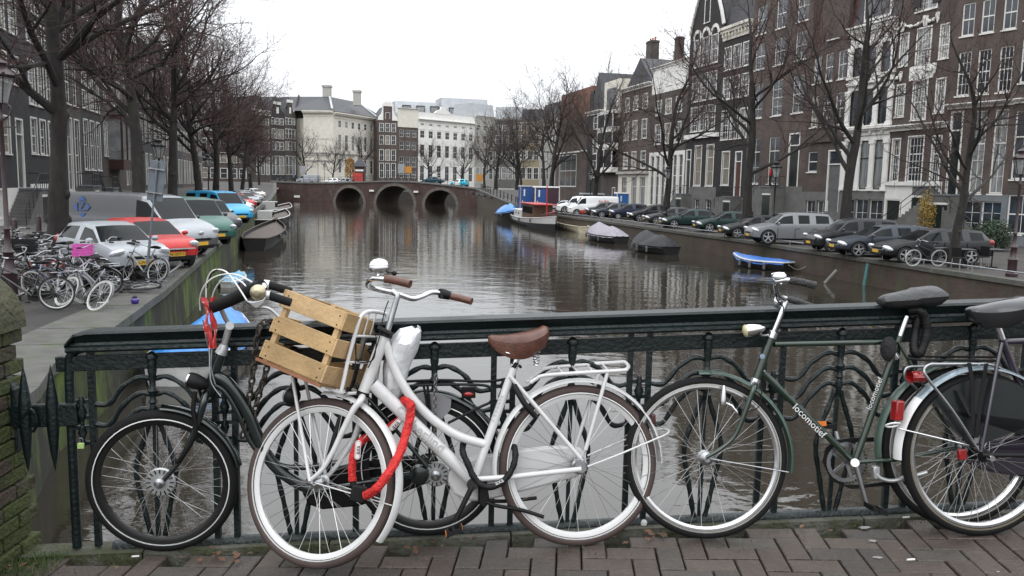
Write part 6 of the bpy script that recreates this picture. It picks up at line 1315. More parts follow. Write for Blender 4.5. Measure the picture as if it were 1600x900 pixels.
SD = [(0, .48, .48, .72, .55, ''), (.02, .66, .66, .82, .7, ''), (.14, .80, .80, .88, .78, ''), (.27, .90, .92, .89, .78, 'sw'), (.42, .93, 1.34, .89, .60, 's'), (.52, .94, 1.42, .89, .60, 'p'), (.54, .94, 1.42, .89, .60, 's'), (.70, .96, 1.40, .89, .58, 's'), (.76, .98, 1.34, .89, .57, 'sw'), (.86, .99, 1.02, .88, .7, ''), (.98, .96, .96, .82, .7, ''), (1, .55, .55, .72, .55, '')]
ES = SD[:7]+[(.72, .96, 1.43, .89, .60, 'p'), (.74, .96, 1.43, .89, .60, 's'), (.88, .99, 1.38, .88, .58, 'w'), (.965, .99, 1.03, .85, .66, ''), (1, .55, .55, .75, .55, '')]
SU = [(0, .55, .55, .78, .6, ''), (.02, .84, .84, .88, .75, ''), (.12, .98, .98, .93, .82, ''), (.25, 1.07, 1.10, .94, .82, 'sw'), (.36, 1.09, 1.60, .94, .68, 's'), (.48, 1.10, 1.70, .94, .68, 'p'), (.50, 1.10, 1.70, .94, .68, 's'), (.68, 1.12, 1.70, .94, .68, 'p'), (.70, 1.12, 1.70, .94, .68, 's'), (.88, 1.14, 1.66, .93, .66, 'w'), (.97, 1.12, 1.18, .88, .70, ''), (1, .6, .6, .8, .6, '')]
VN = [(0, .55, .55, .80, .6, ''), (.015, .90, .90, .92, .8, ''), (.09, 1.08, 1.08, .97, .84, ''), (.17, 1.20, 1.24, .98, .84, 'sw'), (.27, 1.24, 1.92, .98, .84, 's'), (.36, 1.25, 2.02, .98, .86, ''), (.40, 1.25, 2.04, .98, .88, ''), (.65, 1.25, 2.05, .98, .89, ''), (.90, 1.25, 2.05, .98, .89, ''), (.97, 1.25, 2.04, .98, .88, ''), (.99, 1.25, 2.0, .97, .86, ''), (1, .9, 1.2, .94, .7, '')]
MV = [(0, .55, .55, .78, .6, ''), (.015, .82, .82, .88, .75, ''), (.10, 1.02, 1.02, .92, .82, ''), (.19, 1.16, 1.20, .93, .82, 'sw'), (.30, 1.20, 1.82, .93, .76, 's'), (.42, 1.21, 1.92, .93, .78, 'p'), (.44, 1.21, 1.92, .93, .78, 's'), (.66, 1.21, 1.92, .93, .78, 'p'), (.68, 1.21, 1.92, .93, .78, 's'), (.94, 1.21, 1.88, .92, .76, 'w'), (.985, 1.15, 1.2, .9, .7, ''), (1, .6, .6, .85, .6, '')]
PR = {}
PR['hatch'] = car_proto('parked_car', 3.5, 1.66, 1.46, HB, 2.34, .29, .62)
PR['sedan'] = car_proto('parked_car', 4.6, 1.80, 1.43, SD, 2.72, .32, .85)
PR['estate'] = car_proto('parked_car', 4.65, 1.80, 1.45, ES, 2.72, .33, .87)
PR['suv'] = car_proto('parked_car', 4.7, 1.90, 1.70, SU, 2.85, .37, .86)
PR['van'] = car_proto('parked_van', 5.1, 1.98, 2.02, VN, 3.0, .34, .88, 'van')
PR['mpv'] = car_proto('parked_van', 4.8, 1.86, 1.92, MV, 2.92, .34, .86, 'van')
USED = set(); CNT = []
def place(kind, col, loc, ang, label, group, scale=None, rel='front', name=None, extra=None, sink=.0):
    p = PR[kind]; base = None
    h = V((cos(ang), sin(ang), 0)); loc = V(loc)
    if rel == 'front': loc = loc-h*(p['L']/2)
    elif rel == 'nearwheel': loc = loc-h*p['fx']+V((-h.y, h.x, 0))*(-(p['W']/2-.1)*extra)
    c = copytree(p, loc, ang, label, group, scale, swap={PT['base'].name: PT[col]})
    c['category'] = 'van' if kind in ('van', 'mpv') else 'car'
    for k in ('L', 'W', 'fx'): del c[k]
    if name: c.name = name
    return c
GLc, GRc = 'cars parked along the left canal edge', 'cars parked along the right canal edge'
def child(c, nm): return [q for q in c.children if q.name.startswith(nm)]
def onfront(c, kind, txt):
    """number plate characters"""
    p = PR[kind]; M = Matrix.Translation((p['L']/2+.026, 0, .45)) @ Matrix.Rotation(pi/2, 4, 'Z') @ Matrix.Rotation(pi/2, 4, 'X')
    o = part('plate_lettering', textmesh(txt, .11, M, .001), M_blk, None, False); o.parent = child(c, 'number_plate')[0]
# left row (noses to the canal, turned towards us)
aL = radians(-38)
def LC(px, py, kind, col, lb, ang=aL, sc=None, ex=0): return place(kind, col, G(px, py, ZL)+V((cos(ang), sin(ang), 0))*ex, ang, lb, GLc, sc)
c = LC(226, 437, 'hatch', 'silver', 'small silver hatchback beside the heap of bicycles, nearest of the left row', aL); onfront(c, 'hatch', '56-PHR-2')
c = LC(277, 421, 'hatch', 'red', 'bright red small hatchback between the silver hatchback and the big grey van', aL); onfront(c, 'hatch', '46-GDT-4')
m = MB(); m.bx(1.84, 1.90, -.52, .52, .60, .63); o = part('grille_bar', m, M_alloy, c, False)
c = LC(306, 401, 'van', 'vangrey', 'long grey delivery van with silver white nose and blue diamond logo on its flank', radians(-22), (1.12, 1, 1.04))
for q in child(c, 'body'): pass
m = MB(); vs = []; 
L5 = 5.1
m2 = MB(); m2.bx(1.55, 2.48, -.93, .93, 1.02, 1.10)
# pale bonnet and cab skin, a little proud of the grey load body
def shell(src, x0, dz=.006):
    bm = bmesh.new(); bm.from_mesh(src.data); bmesh.ops.delete(bm, geom=[f for f in bm.faces if f.calc_center_median().x < x0 or f.calc_center_median().z < .62], context='FACES')
    for v in bm.verts: v.co += v.normal*dz
    me = bpy.data.meshes.new('cab_skin'); bm.to_mesh(me); bm.free(); me.materials.clear(); me.materials.append(PT['silver']); return me
o = part('cab_skin', shell(child(c, 'body')[0], 1.0), None, c)
M_logo = mat('logo_blue', (.05, .12, .32), .5)
vb = child(c, 'body')[0].data; yb = min(v.co.y for v in vb.vertices if abs(v.co.x+1.6) < .9 and 1.2 < v.co.z < 1.8)+.022
for (dx, dz, w_, h_) in ((0, .20, .10, .13), (0, -.20, .10, .13), (.18, 0, .13, .10), (-.18, 0, .13, .10)):
    m = MB(); s_ = 1.05; y = yb-.03; X, Z = -1.45+dx*s_, 1.55+dz*s_; n = (dx, dz); m.prism([V((X+a*.16*s_, y, Z+b_*.16*s_)) for a, b_ in ((-1 if dx <= 0 and dx != 0 else -.9 if dx == 0 else 0, 0), (0, 1 if dz >= 0 and dz != 0 else .9 if dz == 0 else 0), (1 if dx >= 0 and dx != 0 else .9 if dx == 0 else 0, 0), (0, -1 if dz <= 0 and dz != 0 else -.9 if dz == 0 else 0))], (0, 0, 0), (0, .02, 0)); part('logo', m, M_logo, c, False)
o = part('logo', textmesh('Z', .42, Matrix.Translation((-1.45, yb-.032, 1.55)) @ Matrix.Rotation(pi/2, 4, 'X'), .004), M_logo, c, False)
m = MB(); m.sphere((2.53, 0, .80), (.03, .12, .06), 12, 6); part('badge', m, M_alloy, c)
LC(343, 385, 'mpv', 'green', 'dark green passenger van parked behind the grey delivery van', aL, (1, 1, 1.0)); LC(357, 366, 'mpv', 'graphite', 'dark grey people carrier between the green van and bright blue van', aL, (.98, .98, .88))
LC(376, 350, 'mpv', 'blue', 'bright sky blue van standing out in the left row', aL, (1.08, 1, 1.02))
for (px, py, k, cl, lb) in ((386, 336, 'hatch', 'white', 'white hatchback just past the bright blue van'), (392, 329, 'hatch', 'red', 'red car glimpsed past the white hatchback in the left row'), (400, 322, 'hatch', 'silver', 'silver car with pale bonnet, third past the blue van'), (405, 316, 'estate', 'silver', 'silver estate far down the left row before the bend'), (410, 310, 'hatch', 'white', 'white car far down the left row near the bridge ramp'), (414, 304, 'sedan', 'midgrey', 'grey car far down the left row, last but two'), (418, 299, 'hatch', 'silver', 'tiny silver car last but one before the arched bridge'), (422, 295, 'hatch', 'white', 'tiny white car last before the arched bridge')):
    q = G(px, py, ZL); LC(px, py, k, cl, lb, aL+radians(4))
LC(330, 312, 'hatch', 'graphite', 'dark car behind the blue van between the tree trunks', aL, None)
# right row
aR = atan2(-.02, -1)
def RC(px, py, kind, col, lb, ang=aR, sc=None, z=ZR): return place(kind, col, G(px, py, z), ang, lb, GRc, sc, 'nearwheel', extra=-1)
def place_n(*a, **k): return place(*a, **k)
RC(1385, 406, 'estate', 'black', 'glossy black estate car with red tail light, nearest of the right row'); RC(1317, 397, 'estate', 'slateblue', 'dark blue grey estate with roof rails behind the nearest black estate')
RC(1274, 390, 'suv', 'black', 'black sport utility car with big spoked wheels', sc=(.93, 1, .95)); c = RC(1184, 378, 'suv', 'midgrey', 'silver grey sport utility car with spare wheel, only light car of the near row')
m = MB(); m.tube([V((-2.36, .25, 1.02)), V((-2.56, .25, 1.02))], [.34, .34], 24); part('spare_wheel', m, M_tyre, c, 40)
RC(1138, 370, 'sedan', 'black', 'black saloon with light alloy wheels beside the silver grey car', sc=(.95, .97, .98)); RC(1099, 361, 'sedan', 'darkgreen', 'dark green saloon, second left of the silver grey car')
RC(1046, 355, 'sedan', 'darkgreen', 'dark green saloon with sloping tail, third left of the silver grey car'); RC(1019, 350, 'sedan', 'graphite', 'charcoal saloon between green saloon and black estate')
RC(994, 345.5, 'estate', 'black', 'tall black estate in front of the right lamp post', sc=(1, 1, 1.06)); RC(963, 342, 'hatch', 'navy', 'navy blue hatchback left of the tall black estate', sc=(1.05, 1, 1))
RC(937, 339.5, 'sedan', 'slateblue', 'dark blue saloon partly in front of the white van'); RC(923, 338, 'hatch', 'graphite', 'small dark car tucked beside the white van')
c = RC(898, 336.5, 'van', 'white', 'white van with red lettering on its side', sc=(.98, .95, .96))
o = part('lettering', textmesh('ALURA', .34, Matrix.Translation((-1.0, .985, 1.55)) @ Matrix.Rotation(pi, 4, 'Z') @ Matrix.Rotation(pi/2, 4, 'X'), .004), mat('letter_red', (.55, .04, .03), .5), c, False)
m = MB(); m.bx(.2, 1.3, .93, .995, .30, .62); part('lower_stripe', m, mat('letter_red', (.55, .04, .03), .5), c, False)
c = RC(879, 334.5, 'suv', 'white', 'boxy white off-road car left of the white van', sc=(.95, .95, 1.12)); RC(863, 333, 'hatch', 'silver', 'silver car behind the boxy white off-road car', sc=(1, 1, .98))
RC(818, 321, 'hatch', 'white', 'small white car beside the blue portable toilet'); RC(806, 318, 'hatch', 'darkblue', 'dark blue car behind the blue portable toilet'); RC(797, 312, 'sedan', 'black', 'black car at the foot of the bridge ramp'); RC(790, 307, 'hatch', 'graphite', 'dark car highest on the bridge ramp')
c = place('van', 'white', G(822, 291, .2), radians(-100), 'white van coming down the far street behind the portable toilets', 'vehicles beyond the bridge', (.9, .9, 1.05), 'front')
# on the distant bridge
fa = atan2(-fd.y, -fd.x)
for (px, py, k, cl, lb, sc1) in ((676, 291, 'sedan', 'teal', 'dark teal saloon driving over the arched bridge', None), (718, 294, 'hatch', 'white', 'white and cyan hatchback on the arched bridge', (1.0, 1, 1))):
    q = onpl(px, py, FB0-fn*2.2, fn); z = 1.0
    for (a, b_) in zip(tops, tops[1:]):
        u = (q-FB0).dot(fd)
        if a[0] <= u <= b_[0]: z = a[1]+(b_[1]-a[1])*(u-a[0])/(b_[0]-a[0])
    q.z = z+.04; c = place(k, cl, q, fa, lb, 'vehicles on the arched bridge', sc1, 'centre')
    if cl == 'white':
        for (x0, x1) in ((-2, -.35), (.95, 2)):
            bm = bmesh.new(); bm.from_mesh(child(c, 'body')[0].data); bmesh.ops.delete(bm, geom=[f for f in bm.faces if not x0 < f.calc_center_median().x < x1], context='FACES')
            for v in bm.verts: v.co += v.normal*.006
            me = bpy.data.meshes.new('cyan_panel'); bm.to_mesh(me); bm.free(); me.materials.clear(); me.materials.append(PT['cyan']); part('cyan_panel', me, None, c)
for i, (px, cl, k) in enumerate(((482, 'silver', 'van'), (520, 'white', 'hatch'), (540, 'silver', 'hatch'))):
    q = onpl(px, 287, FB0-fn*12.5, fn); q.z = 1.0; place(k, cl, q, fa+.1, ('silver van parked left behind the bridge parapet', 'white car behind the bridge parapet left of the yellow tree', 'silver car behind the bridge parapet under the yellow tree')[i], 'vehicles beyond the bridge', None, 'centre')
def purge(o):
    for ch_ in list(o.children): purge(ch_)
    bpy.data.objects.remove(o)
for p in PR.values(): purge(p)

# ---------------- trees ----------------
M_bark = mat('bark', (.021, .018, .016), .9, var=.45, scale=6, bump=1.6, bscale=14, col2=(.034, .038, .02), mixp=(.55, .75), mscale=3, stretch=(1, 1, .35))
M_twig = mat('twig_bark', (.062, .033, .031), .9, var=.3, scale=3); M_twig2 = mat('grey_twig', (.062, .045, .040), .9, var=.3, scale=3)
def tree_mesh(seed, H_, r0, fork, lo=.8, nlimb=5, spread=.9, dens=1.0, lean=(0, 0), levels=4, minr=.007, sweep=.25, prim=None, upright=.5):
    R = random.Random(seed); segs = {0: MB(), 1: MB(), 2: MB()}
    def rv(): return V((R.gauss(0, 1), R.gauss(0, 1), R.gauss(0, 1))).normalized()
    def grow(p, d, L_, r, lev):
        n = (7, 7, 5, 4, 3)[lev]; pts = [p.copy()]; rr = [r]; dirs = [d.copy()]
        for i in range(n):
            d = (d+rv()*(.16, .20, .24, .28, .3)[lev]+V((0, 0, (.0, .10, .10, .06, .05)[lev]*upright*2))).normalized(); p = p+d*L_/n; pts.append(p.copy()); rr.append(max(minr*.7, r*(1-.72*(i+1)/n))); dirs.append(d.copy())
        segs[0 if lev <= 1 else (1 if lev == 2 else 2)].tube(pts, rr, (10, 7, 5, 3, 3)[lev], cap=False)
        if lev >= levels: return
        k = int((0, 8, 7, 6, 0)[lev]*dens) if lev else 0
        for j in range(k):
            t = .22+.78*(j+R.random()*.8)/k; i = min(n, max(1, int(t*n))); side = dirs[i].cross(rv()).normalized(); a = R.uniform(.55, 1.05)
            nd = (dirs[i]*cos(a)+side*sin(a)+V((0, 0, .12))).normalized(); grow(pts[i], nd, L_*R.uniform(.42, .68)*(1.15-.5*t), max(minr, rr[i]*R.uniform(.5, .7)), lev+1)
        grow(pts[-1], dirs[-1], L_*.45, max(minr, rr[-1]), lev+1)
    # trunk with a flared, knobbly foot
    pts = []; rr = []; d = V((lean[0], lean[1], 1)); n = 12; p = V((0, 0, -.1))
    for i in range(n+1):
        t = i/n; pts.append(p.copy()); rr.append(r0*(1.0+.45*math.exp(-t*9)-.48*t)*(1+.07*R.uniform(-1, 1))); d = (d+V((R.uniform(-.06, .06), R.uniform(-.06, .06), .05))).normalized(); p = p+d*(fork/n)
    tr = MB(); tr.tube(bez(pts, 3), [x for q in [[rr[min(i, n)]+(rr[min(i+1, n)]-rr[i])*k/3 for k in range(3)] for i in range(n)] for x in q]+[rr[-1]], 14)
    for k in range(7): a = R.uniform(0, 6.28); i = R.randrange(2, n-1); tr.sphere(pts[i]+V((cos(a), sin(a), 0))*rr[i]*.85, (rr[i]*.4, rr[i]*.4, rr[i]*.55), 8, 5)
    top = pts[-1]; specs = prim or [(2*pi*k/nlimb+R.uniform(-.35, .35), R.uniform(.45, .8)*spread, 1.0) for k in range(nlimb)]+[(R.uniform(0, 6.28), .12, 1.12)]
    for q_, (a, tilt, ln) in enumerate(specs):
        dd = V((cos(a)*sin(tilt), sin(a)*sin(tilt), cos(tilt))); f_ = lo+(1-lo)*(q_+.5)/len(specs) if ln < 1.1 else 1; i = min(n, max(1, round(n*f_))); grow(pts[i], dd, (H_-fork*f_)*R.uniform(.55, .72)*(ln if ln < 1.1 else 1.1), (rr[i]*.55 if ln < 1.1 else rr[i]*.95), 1)
    return tr, segs
def mk_tree(seed, kw, twigmat):
    tr, sg = tree_mesh(seed, **kw); return (meshof(tr, 'trunk', [M_bark], 60), meshof(sg[0], 'limbs', [M_bark], True), meshof(sg[1], 'branches', [M_bark], True, fixn=False), meshof(sg[2], 'twigs', [twigmat], False, fixn=False))
def put_tree(ms, loc, rz, label, group, scale=1, name='bare_tree'):
    t = thing(name, label, 'tree', loc, rz, group); t.scale = (scale,)*3 if not isinstance(scale, tuple) else scale
    part('trunk', ms[0], None, t); part('limbs', ms[1], None, t); cr_ = part('crown', ms[2], None, t); q = part('twigs', ms[3], None, cr_); q['kind'] = 'stuff'; return t
TL = [mk_tree(s, dict(H_=15.5, r0=.29, fork=9.0, lo=.5, nlimb=9, spread=1.5, dens=1.1, minr=.0085, upright=.3), M_twig) for s in (3, 11, 29)]
TR = [mk_tree(s, dict(H_=12.0, r0=.22, fork=7.0, lo=.42, nlimb=7, spread=1.55, dens=.72, minr=.0095, upright=.3), M_twig) for s in (7, 19, 41)]
TF = [mk_tree(s, dict(H_=12.0, r0=.22, fork=6.0, lo=.4, nlimb=7, spread=1.3, dens=.78, minr=.011, upright=.5), M_twig2) for s in (51, 63)]
GT, GTR = 'bare trees along the left canal street', 'bare trees along the right canal street'
for i, (px, py, ti, sc1, rz, lb) in enumerate(((92, 418, 1, 1.0, 4.4, 'thick knobbly bare tree trunk beside the bicycle heap, nearest on the left'), (217, 380, 0, 1.05, 2.6, 'tall bare tree rising beside the grey delivery van'), (272, 342, 2, 1.0, 2.1, 'bare tree behind the green van in the left row'), (312, 328, 0, 1.0, 3.3, 'bare tree between dark people carrier and blue van'), (337, 318, 1, 1.0, 4.1, 'bare tree just behind the bright blue van'), (361, 309, 2, 1.0, 5.0, 'slim looking bare tree past the blue van'), (378, 303, 0, .95, .8, 'bare tree farther along the left row past the white cars'), (393, 297, 1, .95, 2.6, 'small looking bare tree near the end of the left row'), (405, 293, 2, .9, 3.9, 'farthest bare tree of the left row before the bridge'))):
    p = CF(-6.75, 0) if 0 else None; d = ray(px, py); d.z = 0; l = -6.75; nl = V((cos(AL), sin(AL), 0)); t = l/d.dot(nl); q = V((d.x*t, d.y*t, ZL)); put_tree(TL[ti], q, rz, lb, GT, sc1)
for i, (px, ex, ti, sc1, rz, lb) in enumerate(((1490, 417, 0, .84, 1.0, 'young bare tree at the quay edge by the black bicycle and cafe tables'), (1283, 382, 1, 1.36, 2.0, 'bare tree behind the silver grey sport utility car'), (1131, 369, 2, 1.34, .4, 'bare tree in front of the black gabled houses'), (1011, 351, 0, 1.3, 3.0, 'bare tree behind the tall black estate on the right quay'), (882, 334, 1, 1.35, 4.2, 'slender bare tree right of the portable toilets'), (828, 322, 2, 1.75, 5.2, 'dark bare tree behind the portable toilets'), (790, 312, 0, 1.4, 1.7, 'bushy bare tree on the ramp left of the portable toilets'))):
    q = G(px, ex, ZR); 
    if i in (1, 2, 3): q = q+V((.95, .35, 0))*1.6
    if i >= 4: q = q+V((.97, .25, 0))*3.2
    z = ZR if i < 5 else ZR+.3; q.z = z; put_tree(TR[ti] if i < 4 else TF[ti % 2], q, rz, lb, GTR, sc1)
for (px, y, ti, sc1, lb) in ((478, 190, 0, .95, 'thin bare tree before the blank flank of the white mansion'), (566, 192, 1, .95, 'bare tree before the white mansion beside the yellow leaved tree'), (670, 195, 2, .85, 'bare tree in front of the white palace, left one'), (721, 195, 0, .8, 'bare tree in front of the white palace, right one'), (757, 190, 1, 1.0, 'bare tree right of the orange sign beyond the bridge'), (775, 178, 0, 1.25, 'larger bare tree standing before the grey stone house'), (808, 172, 1, 1.3, 'bare tree hiding the ochre yellow house front'), (850, 150, 0, 1.2, 'bare tree before the pale house left of the brick warehouse'), (520, 196, 2, .8, 'slim bare tree in front of the mansion corner')):
    q = YP(px, 283, y); q.z = ZF; put_tree(TF[ti % 2], q, rnd(0, 6), lb, 'bare trees beyond the arched bridge', sc1*1.25)
q = YP(945, 270, 135); q.z = ZR; put_tree(TR[1], q, 1.1, 'very tall pale bare tree rising behind the houses on the right', None, (1.7, 1.7, 2.05))
# the yellow tree
q = YP(547, 284, 188); q.z = ZF; yt = thing('yellow_tree', 'small narrow tree with yellow autumn leaves beyond the bridge', 'tree', q); m = MB(); m.tube([q, q+V((.1, 0, 2)), q+V((0, 0, 6))], [.12, .1, .03], 7); part('trunk', m, M_bark, yt)
m = MB()
for k in range(1500):
    z = random.betavariate(1.6, 1.5)*5.4+1.0; rr = 1.25*sin(min(1, z/6.4)*pi)**.5*random.random()**.5; a = rnd(0, 6.28); c = q+V((cos(a)*rr, sin(a)*rr, z)); u = V((rnd(-1, 1), rnd(-1, 1), rnd(-1, 1))).normalized()*.13; v = u.cross(V((rnd(-1, 1), rnd(-1, 1), rnd(-1, 1))).normalized()); m.add([c-u, c-v*.7, c+u, c+v*.7], [(0, 1, 2, 3)])
part('crown', m, mat('yellow_leaf', (.34, .17, .025), .8, var=.5, scale=2), yt, False)
# creeper by the white basement and the round shrub
def bush(loc, rx, rz, n, col, label, nm='shrub', up=0, sz=.06, ivory=None):
    t = thing(nm, label, 'shrub' if nm == 'shrub' else 'plant', loc); loc = V(loc); m = MB()
    for k in range(5): a = k*1.3; m.tube([loc, loc+V((cos(a)*rx*.4, sin(a)*rx*.4, rz*.9))], [.03, .01], 5)
    part('stem', m, M_bark, t); m = MB()
    for k in range(n):
        d = V((R_.gauss(0, 1), R_.gauss(0, 1), R_.gauss(0, 1))).normalized(); f = R_.random()**.4*(1+.25*noise.noise(d*2.5+loc)); c = loc+V((d.x*rx*f, d.y*rx*f, rz+d.z*rz*f)); u = V((R_.gauss(0, 1), R_.gauss(0, 1), R_.gauss(0, 1))).normalized()*sz; v = u.cross(d).normalized()*sz*.6; m.add([c-u, c-v, c+u, c+v], [(0, 1, 2, 3)])
    part('leaves', m, col, t, False); return t
R_ = random.Random(9)
q = G(1553, 388, ZR); q = q+V((0, 6, 0)); bush(YP(1555, 386, 42)*1.0 if 0 else V((YP(1555, 340, 43).x, 43, ZR)), .95, .85, 2600, mat('box_leaf', (.022, .045, .018), .7, var=.5, scale=3), 'dark green clipped round shrub before the blue grey house front')
bush(V((YP(1447, 340, 50).x, 50, ZR)), .55, 1.6, 1500, mat('yellow_creeper', (.28, .19, .04), .8, var=.5, scale=3), 'yellowing climbing plant between white basement and brown house steps', 'climbing_plant')
# ---------------- street furniture ----------------
M_mar = mat('maroon_iron', (.028, .010, .013), .4, var=.3, coat=.2); M_lglass = mat('lantern_glass', (.42, .44, .43), .15, alpha=.45, var=.1)
def lamp(loc, label, group='old style street lanterns', h=4.35, m_=None, rz=0):
    m_ = m_ or M_mar; loc = V(loc); t = thing('street_lamp', label, 'street lamp', loc, 0, group); z = loc
    m = MB(); m.lathe([(.20, 0), (.20, .10), (.15, .14), (.15, .55), (.17, .60), (.11, .68), (.10, 1.0), (.13, 1.04), (.07, 1.12), (.055, 1.5), (.075, 1.53), (.05, 1.58), (.042, h-1.15), (.065, h-1.10), (.04, h-1.04), (.035, h-.80), (.06, h-.76)], z, 12); part('pole', m, m_, t, 50)
    m = MB(); m.bar(z+V((-.30, 0, h-1.25)), z+V((.30, 0, h-1.25)), .03, .03); m.tube(bez([z+V((-.05, 0, h-1.1)), z+V((-.18, 0, h-1.0)), z+V((-.22, 0, h-.85)), z+V((-.14, 0, h-.78))], 4), .015, 6); m.tube(bez([z+V((.05, 0, h-1.1)), z+V((.18, 0, h-1.0)), z+V((.22, 0, h-.85)), z+V((.14, 0, h-.78))], 4), .015, 6); part('bracket', m, m_, t)
    m = MB(); n = 6; r0, r1 = .15, .29; zb, zt = h-.76, h-.22
    P = lambda r, k, zz: z+V((r*cos(2*pi*k/n+.3), r*sin(2*pi*k/n+.3), zz))
    for k in range(n): m.tube([P(r0, k, zb), P(r1, k, zt)], .014, 5)
    for (r, zz) in ((r0, zb), (r1, zt)):
        for k in range(n): m.tube([P(r, k, zz), P(r, k+1, zz)], .018, 5)
    lan = part('lantern', m, m_, t); m = MB(); m.add([P(r0*.96, k, zb) for k in range(n)]+[P(r1*.96, k, zt) for k in range(n)], [(k, (k+1) % n, n+(k+1) % n, n+k) for k in range(n)]); part('glass', m, M_lglass, lan, False)
    m = MB(); m.lathe([(.33, h-.22), (.34, h-.19), (.20, h-.06), (.16, h-.04), (.16, h+.02), (.19, h+.05), (.10, h+.12), (.05, h+.15), (.03, h+.20), (.05, h+.24), (.002, h+.30)], z, 12)
    for k in range(n): m.sphere(P(.31, k, h-.16), .035, 6, 4)
    part('crown', m, m_, lan, 50); m = MB(); m.lathe([(.03, h-.74), (.06, h-.62), (.07, h-.48), (.03, h-.40)], z, 10); part('bulb', m, M_glass2, lan); return t
def onlat(px, lat, z): d = ray(px, 300); d.z = 0; nl = V((cos(AL), sin(AL), 0)); t = lat/d.dot(nl); return V((d.x*t, d.y*t, z))
q = YP(12, 380, 17.6); q.z = ZL; lamp(q, 'large ornate maroon street lantern, cut by the left edge of the photo', h=4.9)
for px, y, lb in ((250, 39, 'black street lantern showing above the grey sign panel on the left quay'), (326, 62, 'street lantern between the fourth and fifth left tree trunks'), (364, 92, 'small distant street lantern before the corner building'), (389, 120, 'tiny street lantern far down the left quay')): q = YP(px, 300, y); q.z = ZL; lamp(q, lb, m_=M_black)
for px, y, lb in ((1588, 29.5, 'tall maroon street lantern by the cafe tables at the right edge'), (1208, 47, 'black street lantern before the brown house stoop'), (1040, 62, 'black street lantern behind the dark saloons on the right quay'), (921, 86, 'distant street lantern above the white van')): q = YP(px, 350, y); q.z = ZR; lamp(q, lb, m_=M_mar if px > 1500 else M_black)
for px, y, lb, hh in ((497, 182, 'distant street lantern before the blank mansion flank, taller one', 6.4), (507, 190, 'distant street lantern before the blank mansion flank, shorter one', 4.6)): q = YP(px, 287, y); q.z = 1.0; lamp(q, lb, h=hh, m_=M_black)
# sign seen from behind
p0 = G(228, 441, ZL); t = thing('road_sign', 'grey back of a road sign on a leaning steel post beside the silver hatchback', 'road sign', p0); top = onpl(246, 252, p0, V((0, 1, 0)))
M_sg = mat('sign_grey', (.13, .15, .17), .5, var=.15); m = MB(); m.tube([p0, p0+(top-p0)*.35], .035, 10); m.tube([p0+(top-p0)*.35, top], .026, 10); part('post', m, M_sg, t, 50)
u = (top-p0).normalized(); x = V((1, 0, 0)); x = (x-u*x.dot(u)).normalized(); c = p0+(top-p0)*.84; m = MB(); m.box(c-V((0, -.05, 0)), (.40, .02, 1.02), M=Matrix((x, u.cross(x), u)).transposed()); part('panel', m, M_sg, t, False, .006)
m = MB(); m.box(c+u*.3, (.42, .05, .03), M=Matrix((x, u.cross(x), u)).transposed()); m.box(c-u*.3, (.42, .05, .03), M=Matrix((x, u.cross(x), u)).transposed()); part('clamp', m, M_steel, t, False)
# bollards
for i, (px, y) in enumerate(((20, 34), (58, 36), (117, 41), (160, 47), (205, 58))):
    q = onlat(px, -10.9, ZL-.01); m = MB(); m.lathe([(.11, 0), (.10, .75), (.085, .85), (.11, .88), (.07, .98), (.001, 1.0)], q, 10); solo('bollard', m, M_mar, ('maroon bollard nearest the left edge behind the bicycle heap', 'maroon bollard left of the nearest tree trunk', 'maroon bollard behind the silver hatchback roof', 'bollard showing over the grey van', 'bollard beyond the second tree trunk')[i], 'bollard', 'maroon bollards along the left pavement', loc=q)
# low rails along the quays
def rail(pl, sgn, i0, y0, y1, h, off, name, label, step, r):
    pts = []; 
    for a, b in zip(pl, pl[1:]):
        k = max(2, int((b-a).length/step))
        for j in range(k): pts.append(a.lerp(b, j/k))
    pts = [p for p in pts if y0 < p.y < y1]; pp = [p+V((sgn*off, 0, 0)) for p in pts]; t = thing(name, label, 'railing', pp[0])
    m = MB(); m.tube([p+V((0, 0, h)) for p in pp], r, 6); part('rail', m, M_steel, t)
    for p in pp: m = MB(); m.tube([p, p+V((0, 0, h))], r*.9, 5); part('post', m, M_steel, t)
rail(LQ, -1, 0, 19.5, 118, .19, .14, 'quay_railing', 'low rusty iron rail along the left quay coping', 2.6, .028); rail(RQ, 1, 0, 6, 128, .26, .16, 'quay_railing', 'low grey iron rail along the whole right quay edge', 2.4, .024)
rp = thing('ramp_railing', 'black post railing down the right bridge ramp', 'railing', RQ[-1]); pts = []
for a, b in zip(RQ[5:], RQ[6:]):
    for j in range(7): pts.append(a.lerp(b, j/7)+V((.5, 0, 0)))
pts = [p for p in pts if p.y > 112]; m = MB(); m.tube([p+V((0, 0, 1.05)) for p in pts], .04, 5); m.tube([p+V((0, 0, .55)) for p in pts], .03, 5); part('rail', m, M_black, rp)
for p in pts: m = MB(); m.tube([p, p+V((0, 0, 1.15))], .07, 6); part('post', m, M_black, rp)

